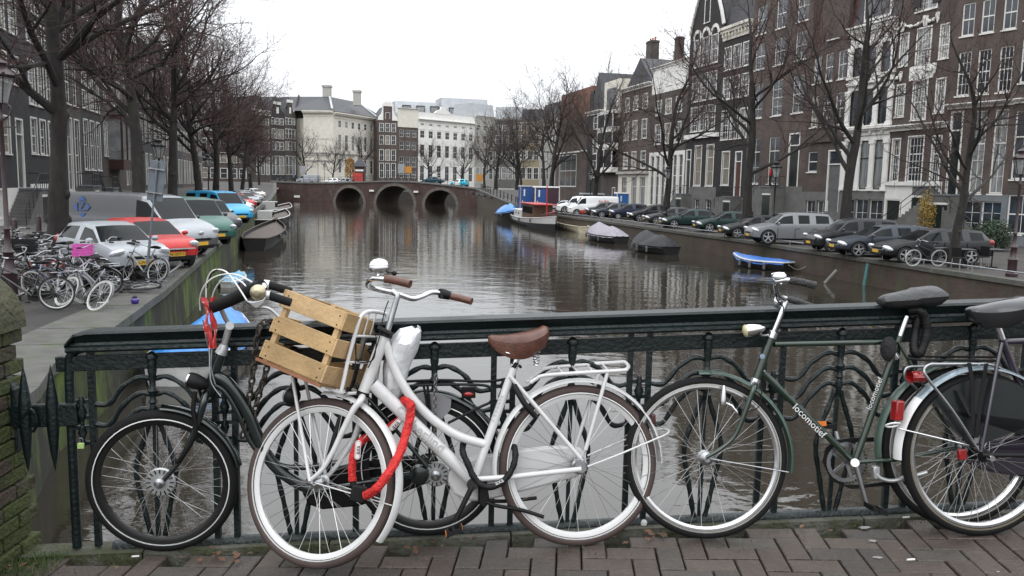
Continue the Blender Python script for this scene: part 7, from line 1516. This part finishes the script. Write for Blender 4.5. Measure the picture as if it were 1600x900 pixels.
# ---------------- more bicycles: one simple bicycle, copied ----------------
def bike_proto():
    t = thing('bicycle', 'x', 'bicycle'); R = .34; Y = V((0, 1, 0)); fr = V((.55, 0, R)); re = V((-.55, 0, R)); pcol = PTB
    for c in (fr, re):
        m = MB(); m.ring(c, Y, R-.045, [(.008, -.012), (.008, .012), (-.014, .008), (-.014, -.008)], 28); wl = part('wheel', m, M_alloy2, t, True)
        m = MB(); m.ring(c, Y, R-.02, circ(.021, 6), 28); part('tyre', m, M_tyre2, wl); m = MB()
        for k in range(14): a = 2*pi*k/14; m.tube([c, c+V((cos(a), 0, sin(a)))*(R-.05)], .0028, 3, False)
        part('spokes', m, M_spoke, wl, False)
    bb = V((-.12, 0, .29)); st = V((-.27, 0, .80)); ht = V((.37, 0, .86)); hb_ = V((.42, 0, .66))
    m = MB(); m.tube([bb, hb_+V((0, 0, .06))], .022, 6); m.tube([bb, st], .018, 6); m.tube([bb+(st-bb)*.62, ht-V((0, 0, .03))], .018, 6); m.tube([ht, hb_], .022, 6); m.tube([bb, re], .013, 5); m.tube([st-V((0, 0, .08)), re], .012, 5); part('frame', m, pcol, t)
    m = MB(); m.tube(bez([hb_, V((.47, 0, .52)), V((.55, 0, R))], 4), .016, 5); part('fork', m, pcol, t)
    m = MB(); m.tube([ht, V((.34, 0, 1.02))], .014, 6); m.tube(bez([V((.12, .28, 1.02)), V((.25, .29, 1.04)), V((.34, .18, 1.06)), V((.35, 0, 1.03)), V((.34, -.18, 1.06)), V((.25, -.29, 1.04)), V((.12, -.28, 1.02))], 4), .013, 6); hb2 = part('handlebar', m, M_steel, t)
    for s in (-1, 1): m = MB(); m.tube([V((.10, s*.28, 1.02)), V((.22, s*.29, 1.03))], .02, 7); part('grip', m, M_blk, hb2)
    m = MB(); m.tube([st, V((-.30, 0, .93))], .013, 6); part('seat_post', m, M_steel, t); m = MB(); m.sphere((-.34, 0, .96), (.13, .095, .04), 10, 6); m.sphere((-.22, 0, .955), (.12, .035, .03), 8, 5); part('saddle', m, M_blk, t)
    for c, a0, a1 in ((fr, 60, 175), (re, 20, 190)):
        m = MB(); P = []
        for k in range(13): a = radians(a0+(a1-a0)*k/12); d = V((cos(a), 0, sin(a))); P.append([c+d*(R+.014)+Y*s for s in (-.028, 0, .028)])
        m.grid(P); part('mudguard', m, pcol, t)
    m = MB(); m.prism([V((-.62, -.05, .30)), V((-.60, -.05, .39)), V((-.15, -.05, .40)), V((-.02, -.05, .33)), V((-.04, -.05, .22)), V((-.15, -.05, .18)), V((-.58, -.05, .26))], (0, -.02, 0), (0, .01, 0)); part('chain_case', m, M_blk, t, False)
    m = MB()
    for s in (-.06, .06): m.tube([V((-.30, s, .74)), V((-.82, s, .76)), V((-.84, s*.5, .76))], .008, 5); m.tube([V((-.62, s, .75)), re+V((0, s, 0))], .007, 4)
    m.tube([V((-.83, -.06, .76)), V((-.83, .06, .76))], .008, 5); part('rear_carrier', m, M_steel, t)
    m = MB(); m.tube([bb+V((0, -.06, 0)), bb+V((.10, -.10, -.13))], .009, 5); m.box(bb+V((.10, -.15, -.13)), (.09, .10, .02)); m.tube([bb+V((0, .06, 0)), bb+V((-.10, .10, .13))], .009, 5); m.box(bb+V((-.10, .15, .13)), (.09, .10, .02)); part('cranks', m, M_blk, t, False)
    m = MB(); m.sphere((.47, 0, .80), (.045, .035, .035), 8, 6); part('head_lamp', m, M_steel, t); return t
PTB = mat('cycle_paint', (.02, .02, .02), .35, coat=.3); M_alloy2 = mat('cycle_rim', (.34, .34, .34), .35, .8); M_tyre2 = mat('cycle_tyre', (.02, .02, .02), .8)
bp_ = bike_proto(); CB = {k: mat('cycle_'+k, c, .35, coat=.3, var=.1) for k, c in dict(black=(.012, .012, .013), white=(.62, .63, .62), navy=(.02, .025, .06), green=(.02, .06, .04), grey=(.14, .15, .15), purple=(.06, .03, .10), lilac=(.62, .5, .62), red=(.20, .02, .02)).items()}
def bike(loc, rz, col, label, group, lean=0, tyre=None, pitch=0):
    c = copytree(bp_, loc, rz, label, group, swap={PTB.name: CB[col], M_tyre2.name: tyre or M_tyre2}); c.rotation_euler = (lean, pitch, rz); return c
M_wt = mat('pale_tyre', (.55, .55, .53), .8, var=.05); GBL = 'heap of bicycles on the left quay'
for (px, py, rz, ln, col, ty, lb) in (
 (40, 486, 200, .12, 'black', None, 'black bicycle whose rear wheel shows just right of the brick pier'), (95, 472, 168, -.22, 'navy', M_wt, 'dark blue bicycle with pale tyres, nearest of the heap'),
 (118, 482, 150, .55, 'grey', M_wt, 'white tyred bicycle slumped low at the front of the heap'), (120, 446, 20, .18, 'lilac', None, 'pale lilac bicycle carrying the pink crate'),
 (196, 434, 185, -.15, 'black', None, 'black bicycle at the right end of the heap before the silver car'), (215, 442, 160, .35, 'grey', None, 'grey bicycle leaning over behind the fallen one'),
 (60, 444, 10, .10, 'black', None, 'upright black bicycle in the middle of the heap'), (30, 432, 190, -.1, 'grey', M_wt, 'grey bicycle with pale tyres at the back left of the heap'),
 (80, 425, 175, .15, 'black', M_wt, 'black bicycle with pale tyres behind the heap near the tree'), (160, 424, 12, -.15, 'green', None, 'green bicycle behind the pink crate'),
 (10, 415, 5, .1, 'black', None, 'black bicycle at the back by the big lantern'), (50, 411, 182, -.12, 'purple', None, 'purple bicycle at the back by the first tree'), (140, 410, 175, .1, 'navy', None, 'navy bicycle leaning on the first tree trunk'), (70, 462, 30, -.3, 'red', None, 'dark red bicycle tangled low in the heap'),
 (20, 462, 15, .25, 'black', None, 'black bicycle leaning into the left edge of the heap'), (75, 436, 190, .3, 'black', None, 'black bicycle wedged behind the dark blue one'), (105, 432, 165, -.25, 'grey', None, 'grey bicycle between the first tree and the pink crate'), (178, 420, 195, .15, 'black', None, 'black bicycle before the windscreen of the silver car'), (35, 420, 170, .2, 'navy', None, 'navy bicycle near the black crate'), (125, 462, 205, -.35, 'black', None, 'black bicycle half fallen in front of the pink crate')):
    q = G(px, py, ZL); bike(q, radians(rz), col, lb, GBL, ln, ty)
q = G(180, 458, ZL); q.z += .10; c = bike(q, radians(170), 'black', 'bicycle lying flat on its side at the right of the heap', GBL, radians(84)); 
def crate_box(c, u, d, nm, label, m_, n_=4):
    t = thing(nm, label, 'crate', c); c = V(c); x = V((cos(u), sin(u), 0)); y = V((-sin(u), cos(u), 0)); z = V((0, 0, 1))
    for k in range(n_):
        zz = d[2]*(k+.5)/n_
        for (o, w_, xx, yy) in ((y*d[1]/2, d[0], x, y), (-y*d[1]/2, d[0], x, y), (x*d[0]/2, d[1], y, x), (-x*d[0]/2, d[1], y, x)): part('slat', box_at(c+o+z*zz, xx, yy, z, (w_, .012, d[2]/n_*.8)), m_, t, False)
    part('bottom', box_at(c+z*.01, x, y, z, (d[0], d[1], .012)), m_, t, False); return t
q = G(132, 446, ZL); q.z = ZL+.72; crate_box(q, .4, (.46, .34, .30), 'plastic_crate', 'bright pink plastic crate on a bicycle in the heap', mat('pink_plastic', (.62, .10, .42), .4))
q = G(158, 425, ZL); q.z = ZL+.78; crate_box(q, .2, (.46, .32, .26), 'wooden_box', 'brown wooden box on a bicycle before the silver car windscreen', mat('old_wood', (.24, .13, .06), .8))
q = G(36, 440, ZL); q.z = ZL+.75; crate_box(q, .1, (.60, .40, .32), 'black_crate', 'black crate on a bicycle at the left of the heap', M_blk)
q = G(211, 475, ZL); t = thing('lantern_pot', 'small purple glass pot standing alone on the left coping', 'pot', q); m = MB(); m.lathe([(.05, 0), (.075, .03), (.085, .08), (.07, .12), (.05, .13)], q, 14); part('jar', m, mat('purple_glass', (.045, .02, .22), .2, coat=.5), t, 50); m = MB(); m.lathe([(.052, .13), (.055, .145), (.03, .17), (.012, .18)], q, 12); part('lid', m, M_blk, t, 50)
m = MB(); q = G(160, 473, ZL); m.add([q+V((-.12, -.03, .004)), q+V((.12, -.04, .006)), q+V((.13, .05, .01)), q+V((-.1, .06, .004))], [(0, 1, 2, 3)]); m.add([v-V((0, 0, .003)) for v in m.v[:4]], [(3, 2, 1, 0)]); solo('paper_sheet', m, M_white, 'flat white scrap of paper on the street under the bicycle heap', 'litter')
q = G(1447, 418, ZR); q += V((.2, .5, 0)); bike(q, radians(-172), 'black', 'black bicycle with pale tyres parked against the right quay rail', None, -.1, M_wt)
def clearp(o): purge(o)
GBF = 'bicycles parked on the far right street'
for i, (px, py) in enumerate(((742, 293), (750, 294), (760, 296), (770, 299), (778, 301))): q = YP(px, py, 150-i*4); q.z = ZR+.9-i*.15; bike(q, rnd(0, 3), ('black', 'grey')[i % 2], ('dark bicycle nearest the end of the arched bridge parapet', 'grey bicycle second from the arched bridge', 'dark bicycle third from the arched bridge on the ramp', 'grey bicycle fourth from the arched bridge on the ramp', 'dark bicycle at the foot of the ramp railing')[i], GBF)
for i, (px, y) in enumerate(((545, 176), (553, 176), (603, 172), (612, 171), (437, 182), (448, 181))): q = YP(px, 286, y); q.z = 1.6 if px > 500 else 1.3; bike(q, rnd(-.4, .4), 'black', ('bicycle left of the yellow tree on the arched bridge', 'bicycle close beside the yellow tree on the arched bridge', 'bicycle right of the kiosk on the arched bridge', 'second bicycle right of the kiosk on the arched bridge', 'bicycle at the left foot of the arched bridge', 'bicycle near the person in blue by the arched bridge')[i], 'bicycles on the arched bridge')
for i, (px, y, lb) in enumerate(((1100, 62, 'black scooter like bicycle beside the red bin'), (1112, 61, 'dark bicycle before the black gabled house steps'), (1243, 52, 'dark bicycle behind the silver grey car'), (1428, 47, 'black bicycle by the white basement door'))): q = YP(px, 340, y); q.z = ZR; bike(q, rnd(0, 3), 'black', lb, None)
clearp(bp_)

# ---------------- boats ----------------
M_kf = mat('boat_fender', (.10, .10, .11), .6)
def boat(nm, label, A, B, wd, fb_, hullm, group=None, tarp=None, tarph=.5, bow=.6, inner=None, cat='boat', rub=None, topm=None):
    """hull from stern A to bow B (world, on the water)"""
    A = V((A.x, A.y, ZW)); B = V((B.x, B.y, ZW)); d = B-A; L_ = d.length; rz = atan2(d.y, d.x); t = thing(nm, label, cat, A, rz, group); N_ = 12; P = []
    def hw(s): return wd/2*(1-max(0, (s-.45)/.55)**2.2)*(.55+.45*min(1, s/.3)**.6)
    def sh(s): return fb_*(1+bow*max(0, (s-.4)/.6)**2+.1*(1-s))
    for i in range(N_+1):
        s = i/N_; w_ = max(.03, hw(s)); h = sh(s); x = s*L_; P.append([V((x, -w_, h)), V((x, -w_*.95, h*.5)), V((x-.1*s, -w_*.72, -.12)), V((x-.15*s, 0, -.28)), V((x-.1*s, w_*.72, -.12)), V((x, w_*.95, h*.5)), V((x, w_, h))])
    m = MB(); m.grid(P); m.f.append(tuple(range(7))); m.mi.append(0)
    for i in range(N_*6):
        if topm and i % 6 in (0, 5): m.mi[i] = 1
    part('hull', m, [hullm, topm] if topm else hullm, t, 50)
    m = MB(); 
    for s_ in (0, 6): m.tube([p[s_] for p in P], .045, 6)
    m.tube([P[0][0], P[0][6]], .04, 6); part('gunwale', m, rub or hullm, t)
    for s_ in (.25, .5, .72):
        for q in (-1, 1): m = MB(); c = V((s_*L_, q*(hw(s_)+.07), sh(s_)-.22)); m.tube([c+V((0, 0, .2)), c+V((0, 0, .14)), c-V((0, 0, .14)), c-V((0, 0, .18))], [.02, .075, .075, .03], 8); part('fender', m, M_kf, t)
    m = MB(); m.grid([[p[0]*.5+p[6]*.5+V((0, -max(.03, hw(i/N_))*.93, -.22)), p[0]*.5+p[6]*.5+V((0, max(.03, hw(i/N_))*.93, -.22))] for i, p in enumerate(P)]); part('inner_floor', m, inner or hullm, t, False)
    if tarp:
        Q = []
        for i in range(N_*2+1):
            s = i/(N_*2); w_ = max(.05, hw(s))+.05; h = sh(s); x = s*L_*1.0; ridge = tarph*(sin(pi*min(1, max(0, s*1.02)))**.6)*(1+.18*sin(s*11)); row = []
            for j in range(9): v = -1+2*j/8; row.append(V((x, v*w_, h+.03+ridge*(1-abs(v)**1.3)+.09*noise.noise(V((x*1.7, v*2.6, wd)))+.03*noise.noise(V((x*6, v*7, wd))) - (.12 if abs(v) == 1 else 0))))
            Q.append(row)
        m = MB(); m.grid(Q); part('tarpaulin', m, tarp, t, 60)
    return t
M_bt = mat('blue_tarp', (.025, .22, .60), .4, var=.25, bump=1.5, bscale=6); M_gt = mat('lilac_grey_tarp', (.30, .28, .32), .7, var=.15, bump=1.5, bscale=5); M_kt = mat('black_tarp', (.016, .016, .018), .6, spec=.3, var=.3, bump=1.5, bscale=5)
M_hd = mat('dark_hull', (.014, .014, .015), .5, var=.3, spec=.3); M_hw = mat('white_hull', (.62, .62, .60), .4, var=.1); M_tk = mat('teak', (.06, .035, .022), .6, var=.3); M_hb = mat('blue_hull', (.03, .10, .24), .4)
W = lambda px, py: G(px, py, ZW)
boat('covered_boat', 'small boat under bright blue tarpaulin moored close behind the railing at left', W(262, 604), W(376, 530), 1.6, .40, M_hw, tarp=M_bt, tarph=.55)
boat('covered_boat', 'small blue covered dinghy just past the quay wall by the black handlebar', W(352, 450), W(380, 438), .7, .2, M_hw, tarp=mat('pale_blue_tarp', (.12, .34, .50), .5), tarph=.2)
t = boat('open_boat', 'dark open wooden boat moored along the left green quay wall', W(398, 392), W(432, 362), 2.3, .65, M_hd, inner=M_tk, rub=M_tk)
t = boat('cabin_boat', 'black and white sloop with small white wheelhouse on the left side', W(410, 358), W(446, 343), 2.4, .7, M_hd, inner=M_tk, rub=M_hw)
def lbox(t, nm, x0, x1, y0, y1, z0, z1, m_, **k): m = MB(); m.bx(x0, x1, y0, y1, z0, z1); o = part(nm, m, m_, None, False, k.get('bev', .02)); o.parent = t; return o
c_ = lbox(t, 'wheelhouse', 1.6, 3.2, -.6, .6, .5, 1.45, M_hw); o = lbox(t, 'pane', 1.7, 3.1, -.62, .62, .9, 1.35, M_cgl); lbox(t, 'deck_cover', 3.4, 5.0, -.7, .7, .55, .75, M_kt)
t = boat('cabin_boat', 'far sloop with pale windscreen moored before the bridge ramp at left', W(415, 340), W(452, 331), 2.6, .75, M_hd, inner=M_tk, rub=M_hw); lbox(t, 'wheelhouse', 2.0, 4.0, -.7, .7, .5, 1.7, M_hw); lbox(t, 'pane', 2.1, 3.9, -.72, .72, 1.05, 1.6, M_cgl)
boat('covered_boat', 'boat under bright blue cover, first in the right line beside the barge', W(786, 345)+V((0, 5, 0)), W(803, 347), 2.6, .8, M_hd, tarp=M_bt, tarph=1.0)
t = boat('barge', 'small black and white motor barge with red bow and red cabin roof', W(808, 347)+V((0, 4, 0)), W(868, 362), 3.0, .75, M_hd, inner=M_hw, rub=M_hw, bow=.8, topm=M_hw)
bl = (W(808, 347)+V((0, 4, 0))-W(868, 362)).length
lbox(t, 'cabin', bl*.12, bl*.42, -1.0, 1.0, .7, 1.5, M_hw); wh = lbox(t, 'wheelhouse', bl*.42, bl*.72, -.95, .95, .6, 2.2, mat('varnished_wood', (.12, .06, .035), .4)); lbox(t, 'pane', bl*.44, bl*.70, -.97, .97, 1.3, 2.0, M_cgl); lbox(t, 'cabin_roof', bl*.36, bl*.78, -1.1, 1.1, 2.2, 2.3, mat('red_roof', (.42, .03, .025), .5)); lbox(t, 'mast', bl*.8, bl*.8+.10, -.05, .05, .8, 4.0, mat('red_roof', (.42, .03, .025), .5))
m = MB(); m.grid([[V((bl*s, -y, z)), V((bl*s+.05, 0, z+.08)), V((bl*s, y, z))] for s, y, z in ((.82, .95, 1.3), (.90, .62, 1.5), (.99, .08, 1.75))]); o = part('bow_deck', m, MT['red_roof']); o.parent = t
for i in range(3):
    m = MB(); m.bx(bl*(.16+.08*i), bl*(.16+.08*i)+.35, -1.02, 1.02, 1.0, 1.25); o = part('porthole', m, M_cgl, None, False); o.parent = t
t = boat('dinghy', 'cream open dinghy behind the bow of the red and white barge', W(912, 364), W(868, 352)+V((0, 1, 0)), 1.9, .5, mat('cream_hull', (.55, .50, .36), .5), inner=mat('cream_hull', (.55, .50, .36), .5)); lbox(t, 'bench', 1.0, 1.3, -.7, .7, .35, .42, M_tk); lbox(t, 'bench', 2.3, 2.6, -.7, .7, .35, .42, M_tk)
boat('covered_boat', 'boat under pale lilac grey tarpaulin in the right line', W(972, 382)+V((0, .6, 0)), W(921, 371), 2.2, .45, M_hd, tarp=M_gt, tarph=.75)
boat('covered_boat', 'boat under black tarpaulin right of the lilac covered one', W(1050, 400)+V((.1, .7, 0)), W(992, 389), 2.1, .45, M_hd, tarp=M_kt, tarph=.75)
t = boat('covered_boat', 'slim rowing boat with flat blue cover under the right quay wall', W(1232, 424), W(1146, 414), 1.5, .40, M_hd, tarp=mat('blue_cover', (.02, .12, .42), .45, var=.2, bump=1, bscale=8), tarph=.10, rub=M_hw)
for (px, dz, tm, lb) in ((612, 8, M_bt, 'blue covered boat seen through the middle bridge arch'), (636, 7, M_gt, 'grey covered boat seen through the middle bridge arch')):
    q = YP(px, 306, 205); q2 = q+V((5.5, 5, 0)); boat('covered_boat', lb, q, q2, 3, .9, M_hd, tarp=tm, tarph=1.1)
# mooring lines, fenders and a ladder on the right wall
m = MB(); a = G(1232, 414, ZW+.4); m.tube(bez([a, a+V((.6, .3, -.25)), a+V((1.4, .5, .1)), a+V((2.0, .7, .5))], 6), .025, 5); solo('mooring_rope', m, mat('rope', (.24, .22, .18), .9), 'pale mooring rope from the slim blue rowing boat to the wall', 'rope', loc=a)
for px, py, l_, mm_, lb in ((1350, 428, .95, mat('teal_post', (.06, .20, .20), .6), 'teal green mooring post standing at the right quay wall'), (1288, 425, .6, S_stone, 'grey slanting strut on the right quay wall')):
    a = G(px, py+18, ZW); m = MB(); m.tube([a, a+V((.1 if px > 1300 else .5, 0, l_))], .07, 8); solo('mooring_post', m, mm_, lb, 'mooring post', loc=a)

# ---------------- people ----------------
def person(loc, rz, label, top, legs, hair, pose='stand', h=1.75, skin=(.42, .24, .17)):
    t = thing('person', label, 'person', loc, rz); s = h/1.75
    J = {'hip': (0, 0, .95), 'waist': (0, 0, 1.08), 'chest': (0, .0, 1.32), 'neck': (0, .01, 1.48), 'head': (0, .02, 1.60), 'crown': (0, .015, 1.70)}
    st = .24 if pose == 'walk' else .02
    for sd, nm in ((1, 'l'), (-1, 'r')):
        f = st*sd; J['hp'+nm] = (.09*sd, 0, .90); J['kn'+nm] = (.10*sd, f*.7+.03, .50); J['an'+nm] = (.10*sd, f*1.1-(.08 if f < 0 else 0), .09); J['to'+nm] = (.11*sd, f*1.1+.14-(.08 if f < 0 else 0), .03)
        J['sh'+nm] = (.17*sd, 0, 1.42); bend = .12 if pose == 'walk' else .06; J['el'+nm] = (.24*sd, -f*.5, 1.14); J['wr'+nm] = (.24*sd, -f*.6+bend, .90); J['ha'+nm] = (.23*sd, -f*.6+bend+.03, .82)
    def sk(name, verts, edges, rad, m_, par):
        me = bpy.data.meshes.new(name); me.from_pydata([tuple(x*s for x in J[v]) for v in verts], [(verts.index(a), verts.index(b)) for a, b in edges], []); o = bpy.data.objects.new(name, me); COL.objects.link(o); md = o.modifiers.new('s', 'SKIN'); sv = me.skin_vertices[0].data
        for i, v in enumerate(verts): r_ = rad[v[:2]]*s; sv[i].radius = (r_, r_); sv[i].use_root = (i == 0)
        m2 = o.modifiers.new('d', 'SUBSURF'); m2.levels = 1; m2.render_levels = 1; md.use_smooth_shade = True
        dg = bpy.context.evaluated_depsgraph_get(); dg.update(); ev = bpy.data.meshes.new_from_object(o.evaluated_get(dg)); bpy.data.objects.remove(o); ev.materials.clear(); ev.materials.append(m_); return part(name, ev, None, par)
    V_ = ['hip', 'waist', 'chest', 'neck', 'head', 'crown', 'hpl', 'knl', 'anl', 'tol', 'hpr', 'knr', 'anr', 'tor', 'shl', 'ell', 'wrl', 'hal', 'shr', 'elr', 'wrr', 'har']
    E_ = [('hip', 'waist'), ('waist', 'chest'), ('chest', 'neck'), ('neck', 'head'), ('head', 'crown'), ('hip', 'hpl'), ('hpl', 'knl'), ('knl', 'anl'), ('anl', 'tol'), ('hip', 'hpr'), ('hpr', 'knr'), ('knr', 'anr'), ('anr', 'tor'), ('chest', 'shl'), ('shl', 'ell'), ('ell', 'wrl'), ('wrl', 'hal'), ('chest', 'shr'), ('shr', 'elr'), ('elr', 'wrr'), ('wrr', 'har')]
    R1 = dict(hi=.11, wa=.11, ch=.13, ne=.05, he=.085, cr=.06, hp=.085, kn=.055, an=.04, to=.035, sh=.055, el=.04, wr=.028, ha=.035); body = sk('body', V_, E_, R1, mat('skin', skin, .6), t)
    R2 = dict(hi=.155, wa=.15, ch=.16, ne=.07, sh=.08, el=.062, wr=.05); sk('jacket', ['chest', 'waist', 'hip', 'neck', 'shl', 'ell', 'wrl', 'shr', 'elr', 'wrr'], [('chest', 'waist'), ('waist', 'hip'), ('chest', 'neck'), ('chest', 'shl'), ('shl', 'ell'), ('ell', 'wrl'), ('chest', 'shr'), ('shr', 'elr'), ('elr', 'wrr')], R2, top, t)
    R3 = dict(hi=.13, hp=.105, kn=.075, an=.055, to=.05); sk('trousers', ['hip', 'hpl', 'knl', 'anl', 'hpr', 'knr', 'anr'], [('hip', 'hpl'), ('hpl', 'knl'), ('knl', 'anl'), ('hip', 'hpr'), ('hpr', 'knr'), ('knr', 'anr')], R3, legs, t)
    m = MB(); m.sphere((0, -.01*s, 1.66*s), (.095*s, .105*s, .10*s), 10, 7); part('hair', m, hair, t); m = MB()
    for sd in (1, -1): m.sphere((.11*s*sd, J['to'+('l' if sd > 0 else 'r')][1]*s-.04, .045*s), (.05*s, .13*s, .05*s), 8, 5)
    part('shoes', m, M_blk, t); m = MB(); m.sphere((0, .115*s, 1.59*s), (.014*s, .02*s, .02*s), 6, 4); part('nose', m, mat('skin', skin), body)
    return t
C_dk = mat('dark_cloth', (.018, .018, .022), .9); C_red = mat('red_jacket', (.45, .02, .03), .8, var=.2); C_hair = mat('brown_hair', (.035, .02, .012), .7); C_tan = mat('rust_coat', (.22, .09, .05), .9); C_jean = mat('jeans', (.03, .04, .07), .9); C_gr = mat('grey_coat', (.12, .12, .13), .9)
p = HP.A+HP.d*(.62*HP.W)+HP.n*.85; p.z = ZR+HPz-.1; person(p, atan2(-HP.n.x, HP.n.y)+pi+2.6, 'person in a red jacket and dark trousers on the brown house stoop', C_red, C_dk, C_hair)
q = YP(886, 320, 94); q.z = ZR; person(q, radians(70), 'person in dark clothes with a pale bag walking behind the portable toilets', C_dk, C_dk, C_hair, 'walk', 1.8)
q = YP(966, 320, 84); q.z = ZR; person(q, radians(-120), 'person in a rust brown coat passing behind the white van', C_tan, C_jean, C_hair, 'walk', 1.7)
q = YP(818, 283, 150); q.z = .2; person(q, radians(200), 'distant person in a pale top near the white van on the far street', mat('pale_top', (.5, .42, .38), .8), C_dk, C_hair, 'walk')
q = YP(459, 283, 182); q.z = 1.4; person(q, radians(150), 'distant person in a blue coat on the street left of the arched bridge', mat('blue_coat', (.03, .15, .35), .8), C_dk, C_hair, 'walk')
# ---------------- boxes, cabins, signs, cafe ----------------
M_tb = mat('toilet_blue', (.015, .075, .26), .5, var=.1); M_tr = mat('toilet_roof', (.30, .31, .32), .6)
def cabin(px0, px1, y, z, h, dp, label, cm, rm, rz=.15, door_m=None, nm='portable_toilet'):
    A = YP(px0, 320, y); B = YP(px1, 320, y); wd = (B-A).length; A.z = z; t = thing(nm, label, 'portable toilet' if nm == 'portable_toilet' else 'cabin', A, rz)
    m = MB(); m.bx(0, wd, 0, dp, .05, h); o = part('walls', m, cm, None, False, .02); o.parent = t; m = MB(); m.prism([V((-.06, -.08, h)), V((wd+.06, -.08, h)), V((wd+.02, -.02, h+.16)), V((.02, -.02, h+.16))], (0, 0, 0), (0, dp+.12, 0)); o = part('roof', m, rm, None, False); o.parent = t
    m = MB(); m.bx(.12, wd*.5 if wd > 1.6 else wd-.12, -.035, 0, .15, h-.15); o = part('door', m, door_m or cm, None, False, .01); o.parent = t; m = MB(); m.bx(.2, .28, -.06, -.03, 1.0, 1.25); o2 = part('handle', m, M_white, o, False)
    m = MB(); m.bx(.35, .52, -.05, -.036, h*.62, h*.9); o2 = part('notice', m, M_white, o, False)
    for x in (0, wd): m = MB(); m.bx(x-.05, x+.05, -.05, .05, .05, h); o = part('corner_post', m, rm, None, False); o.parent = t
    return t
cabin(813, 835, 95, ZR-.0, 2.75, 1.6, 'dark blue portable toilet on the right quay, left one of the pair', M_tb, M_tr); cabin(836, 874, 92, ZR, 2.7, 1.8, 'blue and maroon portable toilet cabin with white roof edge', mat('toilet_maroon', (.05, .02, .03), .5), M_white, .12, M_tb)
cabin(964, 983, 92, ZR, 2.2, 1.2, 'bright blue portable toilet with white roof before the cream shop front', mat('toilet_bright', (.02, .14, .42), .5), M_white)
t = cabin(910, 944, 98, ZR, 2.0, 2.2, 'low grey shelter with flat roof behind the white van', mat('shelter_grey', (.05, .05, .055), .5), M_tr, .1, M_cgl, 'shelter')
q = YP(1131, 330, 60); q.z = ZR; t = thing('waste_bin', 'red lidded waste bin before the black gabled house', 'bin', q); m = MB(); m.box(q+V((0, 0, .45)), (.9, .6, .9)); part('body', m, mat('bin_red', (.40, .02, .02), .5), t, False, .05); m = MB(); m.box(q+V((0, 0, .96)), (1.0, .7, .1)); part('lid', m, MT['bin_red'], t, False, .04)
q = YP(563, 285, 178); q.z = 1.5; t = thing('kiosk', 'dark kiosk with white sign strip and red poster on the arched bridge', 'kiosk', q); m = MB(); m.box(q+V((0, 0, 1.7)), (2.0, 2.0, 3.4)); part('body', m, M_maroon, t, False); m = MB(); m.prism([q+V((-1.5, -1.4, 3.4)), q+V((1.5, -1.4, 3.4)), q+V((.9, -1, 4.2)), q+V((.2, -.5, 5.0)), q+V((-.2, -.5, 5.0)), q+V((-.9, -1, 4.2))], (0, 0, 0), (0, 2.0, 0)); part('roof', m, R_slate, t, False)
m = MB(); m.box(q+V((0, -1.05, 2.6)), (1.7, .08, .4)); part('sign_strip', m, W_white, t, False); m = MB(); m.box(q+V((-.35, -1.06, 1.1)), (2.1, .1, 1.9)); part('poster', m, mat('poster_red', (.48, .05, .04), .7, var=.3, scale=1), t, False)
for (px, y, w_, h_, zz, cm, nm, lb) in ((638, 168, 1.3, 1.3, 2.8, mat('sign_orange', (.52, .22, .02), .6), 'orange_sign', 'square orange sign on the arched bridge before the brown house'), (627, 168.4, 1.3, 1.9, 3.0, M_tr, 'grey_sign', 'grey sign board beside the orange sign on the arched bridge'), (749, 160, 1.2, 1.3, 2.3, MT['sign_orange'], 'orange_sign', 'square orange sign at the right end of the arched bridge'), (474, 182, 1.3, 1.6, 2.6, M_tr, 'grey_sign', 'small grey traffic board left of the bridge lanterns')):
    q = YP(px, 287, y); q.z = 1.5 if px < 700 else .6; t = thing(nm, lb, 'sign', q); m = MB(); m.tube([q, q+V((0, 0, zz+h_*.5))], .05, 6); part('post', m, M_steel, t); m = MB(); m.box(q+V((0, -.06, zz)), (w_, .05, h_)); part('panel', m, cm, t, False)
def cafe_chair(q, rz, lb):
    t = thing('cafe_chair', lb, 'chair', q, rz, 'black cafe chairs on the right quay'); m = MB(); m.box((0, 0, .45), (.42, .42, .03)); o = part('seat', m, M_blk, None, False, .01); o.parent = t; m = MB(); m.box((0, .20, .68), (.42, .03, .36)); o = part('backrest', m, M_blk, None, False, .01); o.parent = t
    for x in (-.18, .18):
        for y in (-.18, .18): m = MB(); m.tube([V((x, y, .44)), V((x*1.15, y*1.15, 0))], .012, 6); o = part('leg', m, M_steel, None); o.parent = t
cafe_chair(G(1512, 424, ZR)+V((0, .6, 0)), 1.9, 'black cafe chair nearest the quay tree'); cafe_chair(G(1478+60, 421, ZR)+V((.1, .5, 0)), -1.2, 'black cafe chair with its back to the lantern'); cafe_chair(G(1560, 418, ZR)+V((0, 1.4, 0)), 1.4, 'black cafe chair farthest along towards the right edge')
for px, lb in ((1524, 'small square black cafe table by the quay tree'), (1572, 'small square black cafe table next to the maroon lantern')):
    q = G(px, 422, ZR)+V((0, 1.0, 0)); t = thing('cafe_table', lb, 'table', q); m = MB(); m.box(q+V((0, 0, .73)), (.7, .7, .03)); part('tabletop', m, mat('table_top', (.10, .10, .11), .3), t, False, .01); m = MB(); m.tube([q, q+V((0, 0, .72))], .025, 6); m.bar(q+V((-.25, 0, .02)), q+V((.25, 0, .02)), .04, .03); m.bar(q+V((0, -.25, .02)), q+V((0, .25, .02)), .04, .034); part('leg', m, M_blk, t)
for i, (px, y, lb) in enumerate(((1532, 45, 'low stone planter left of the round shrub'), (1572, 43, 'low stone planter right of the round shrub'))): q = YP(px, 380, y); q.z = ZR; m = MB(); m.lathe([(.22, 0), (.26, .1), (.24, .7), (.28, .75), (.22, .75), (.20, .65)], q, 12); solo('planter', m, S_stone, lb, 'planter', loc=q)
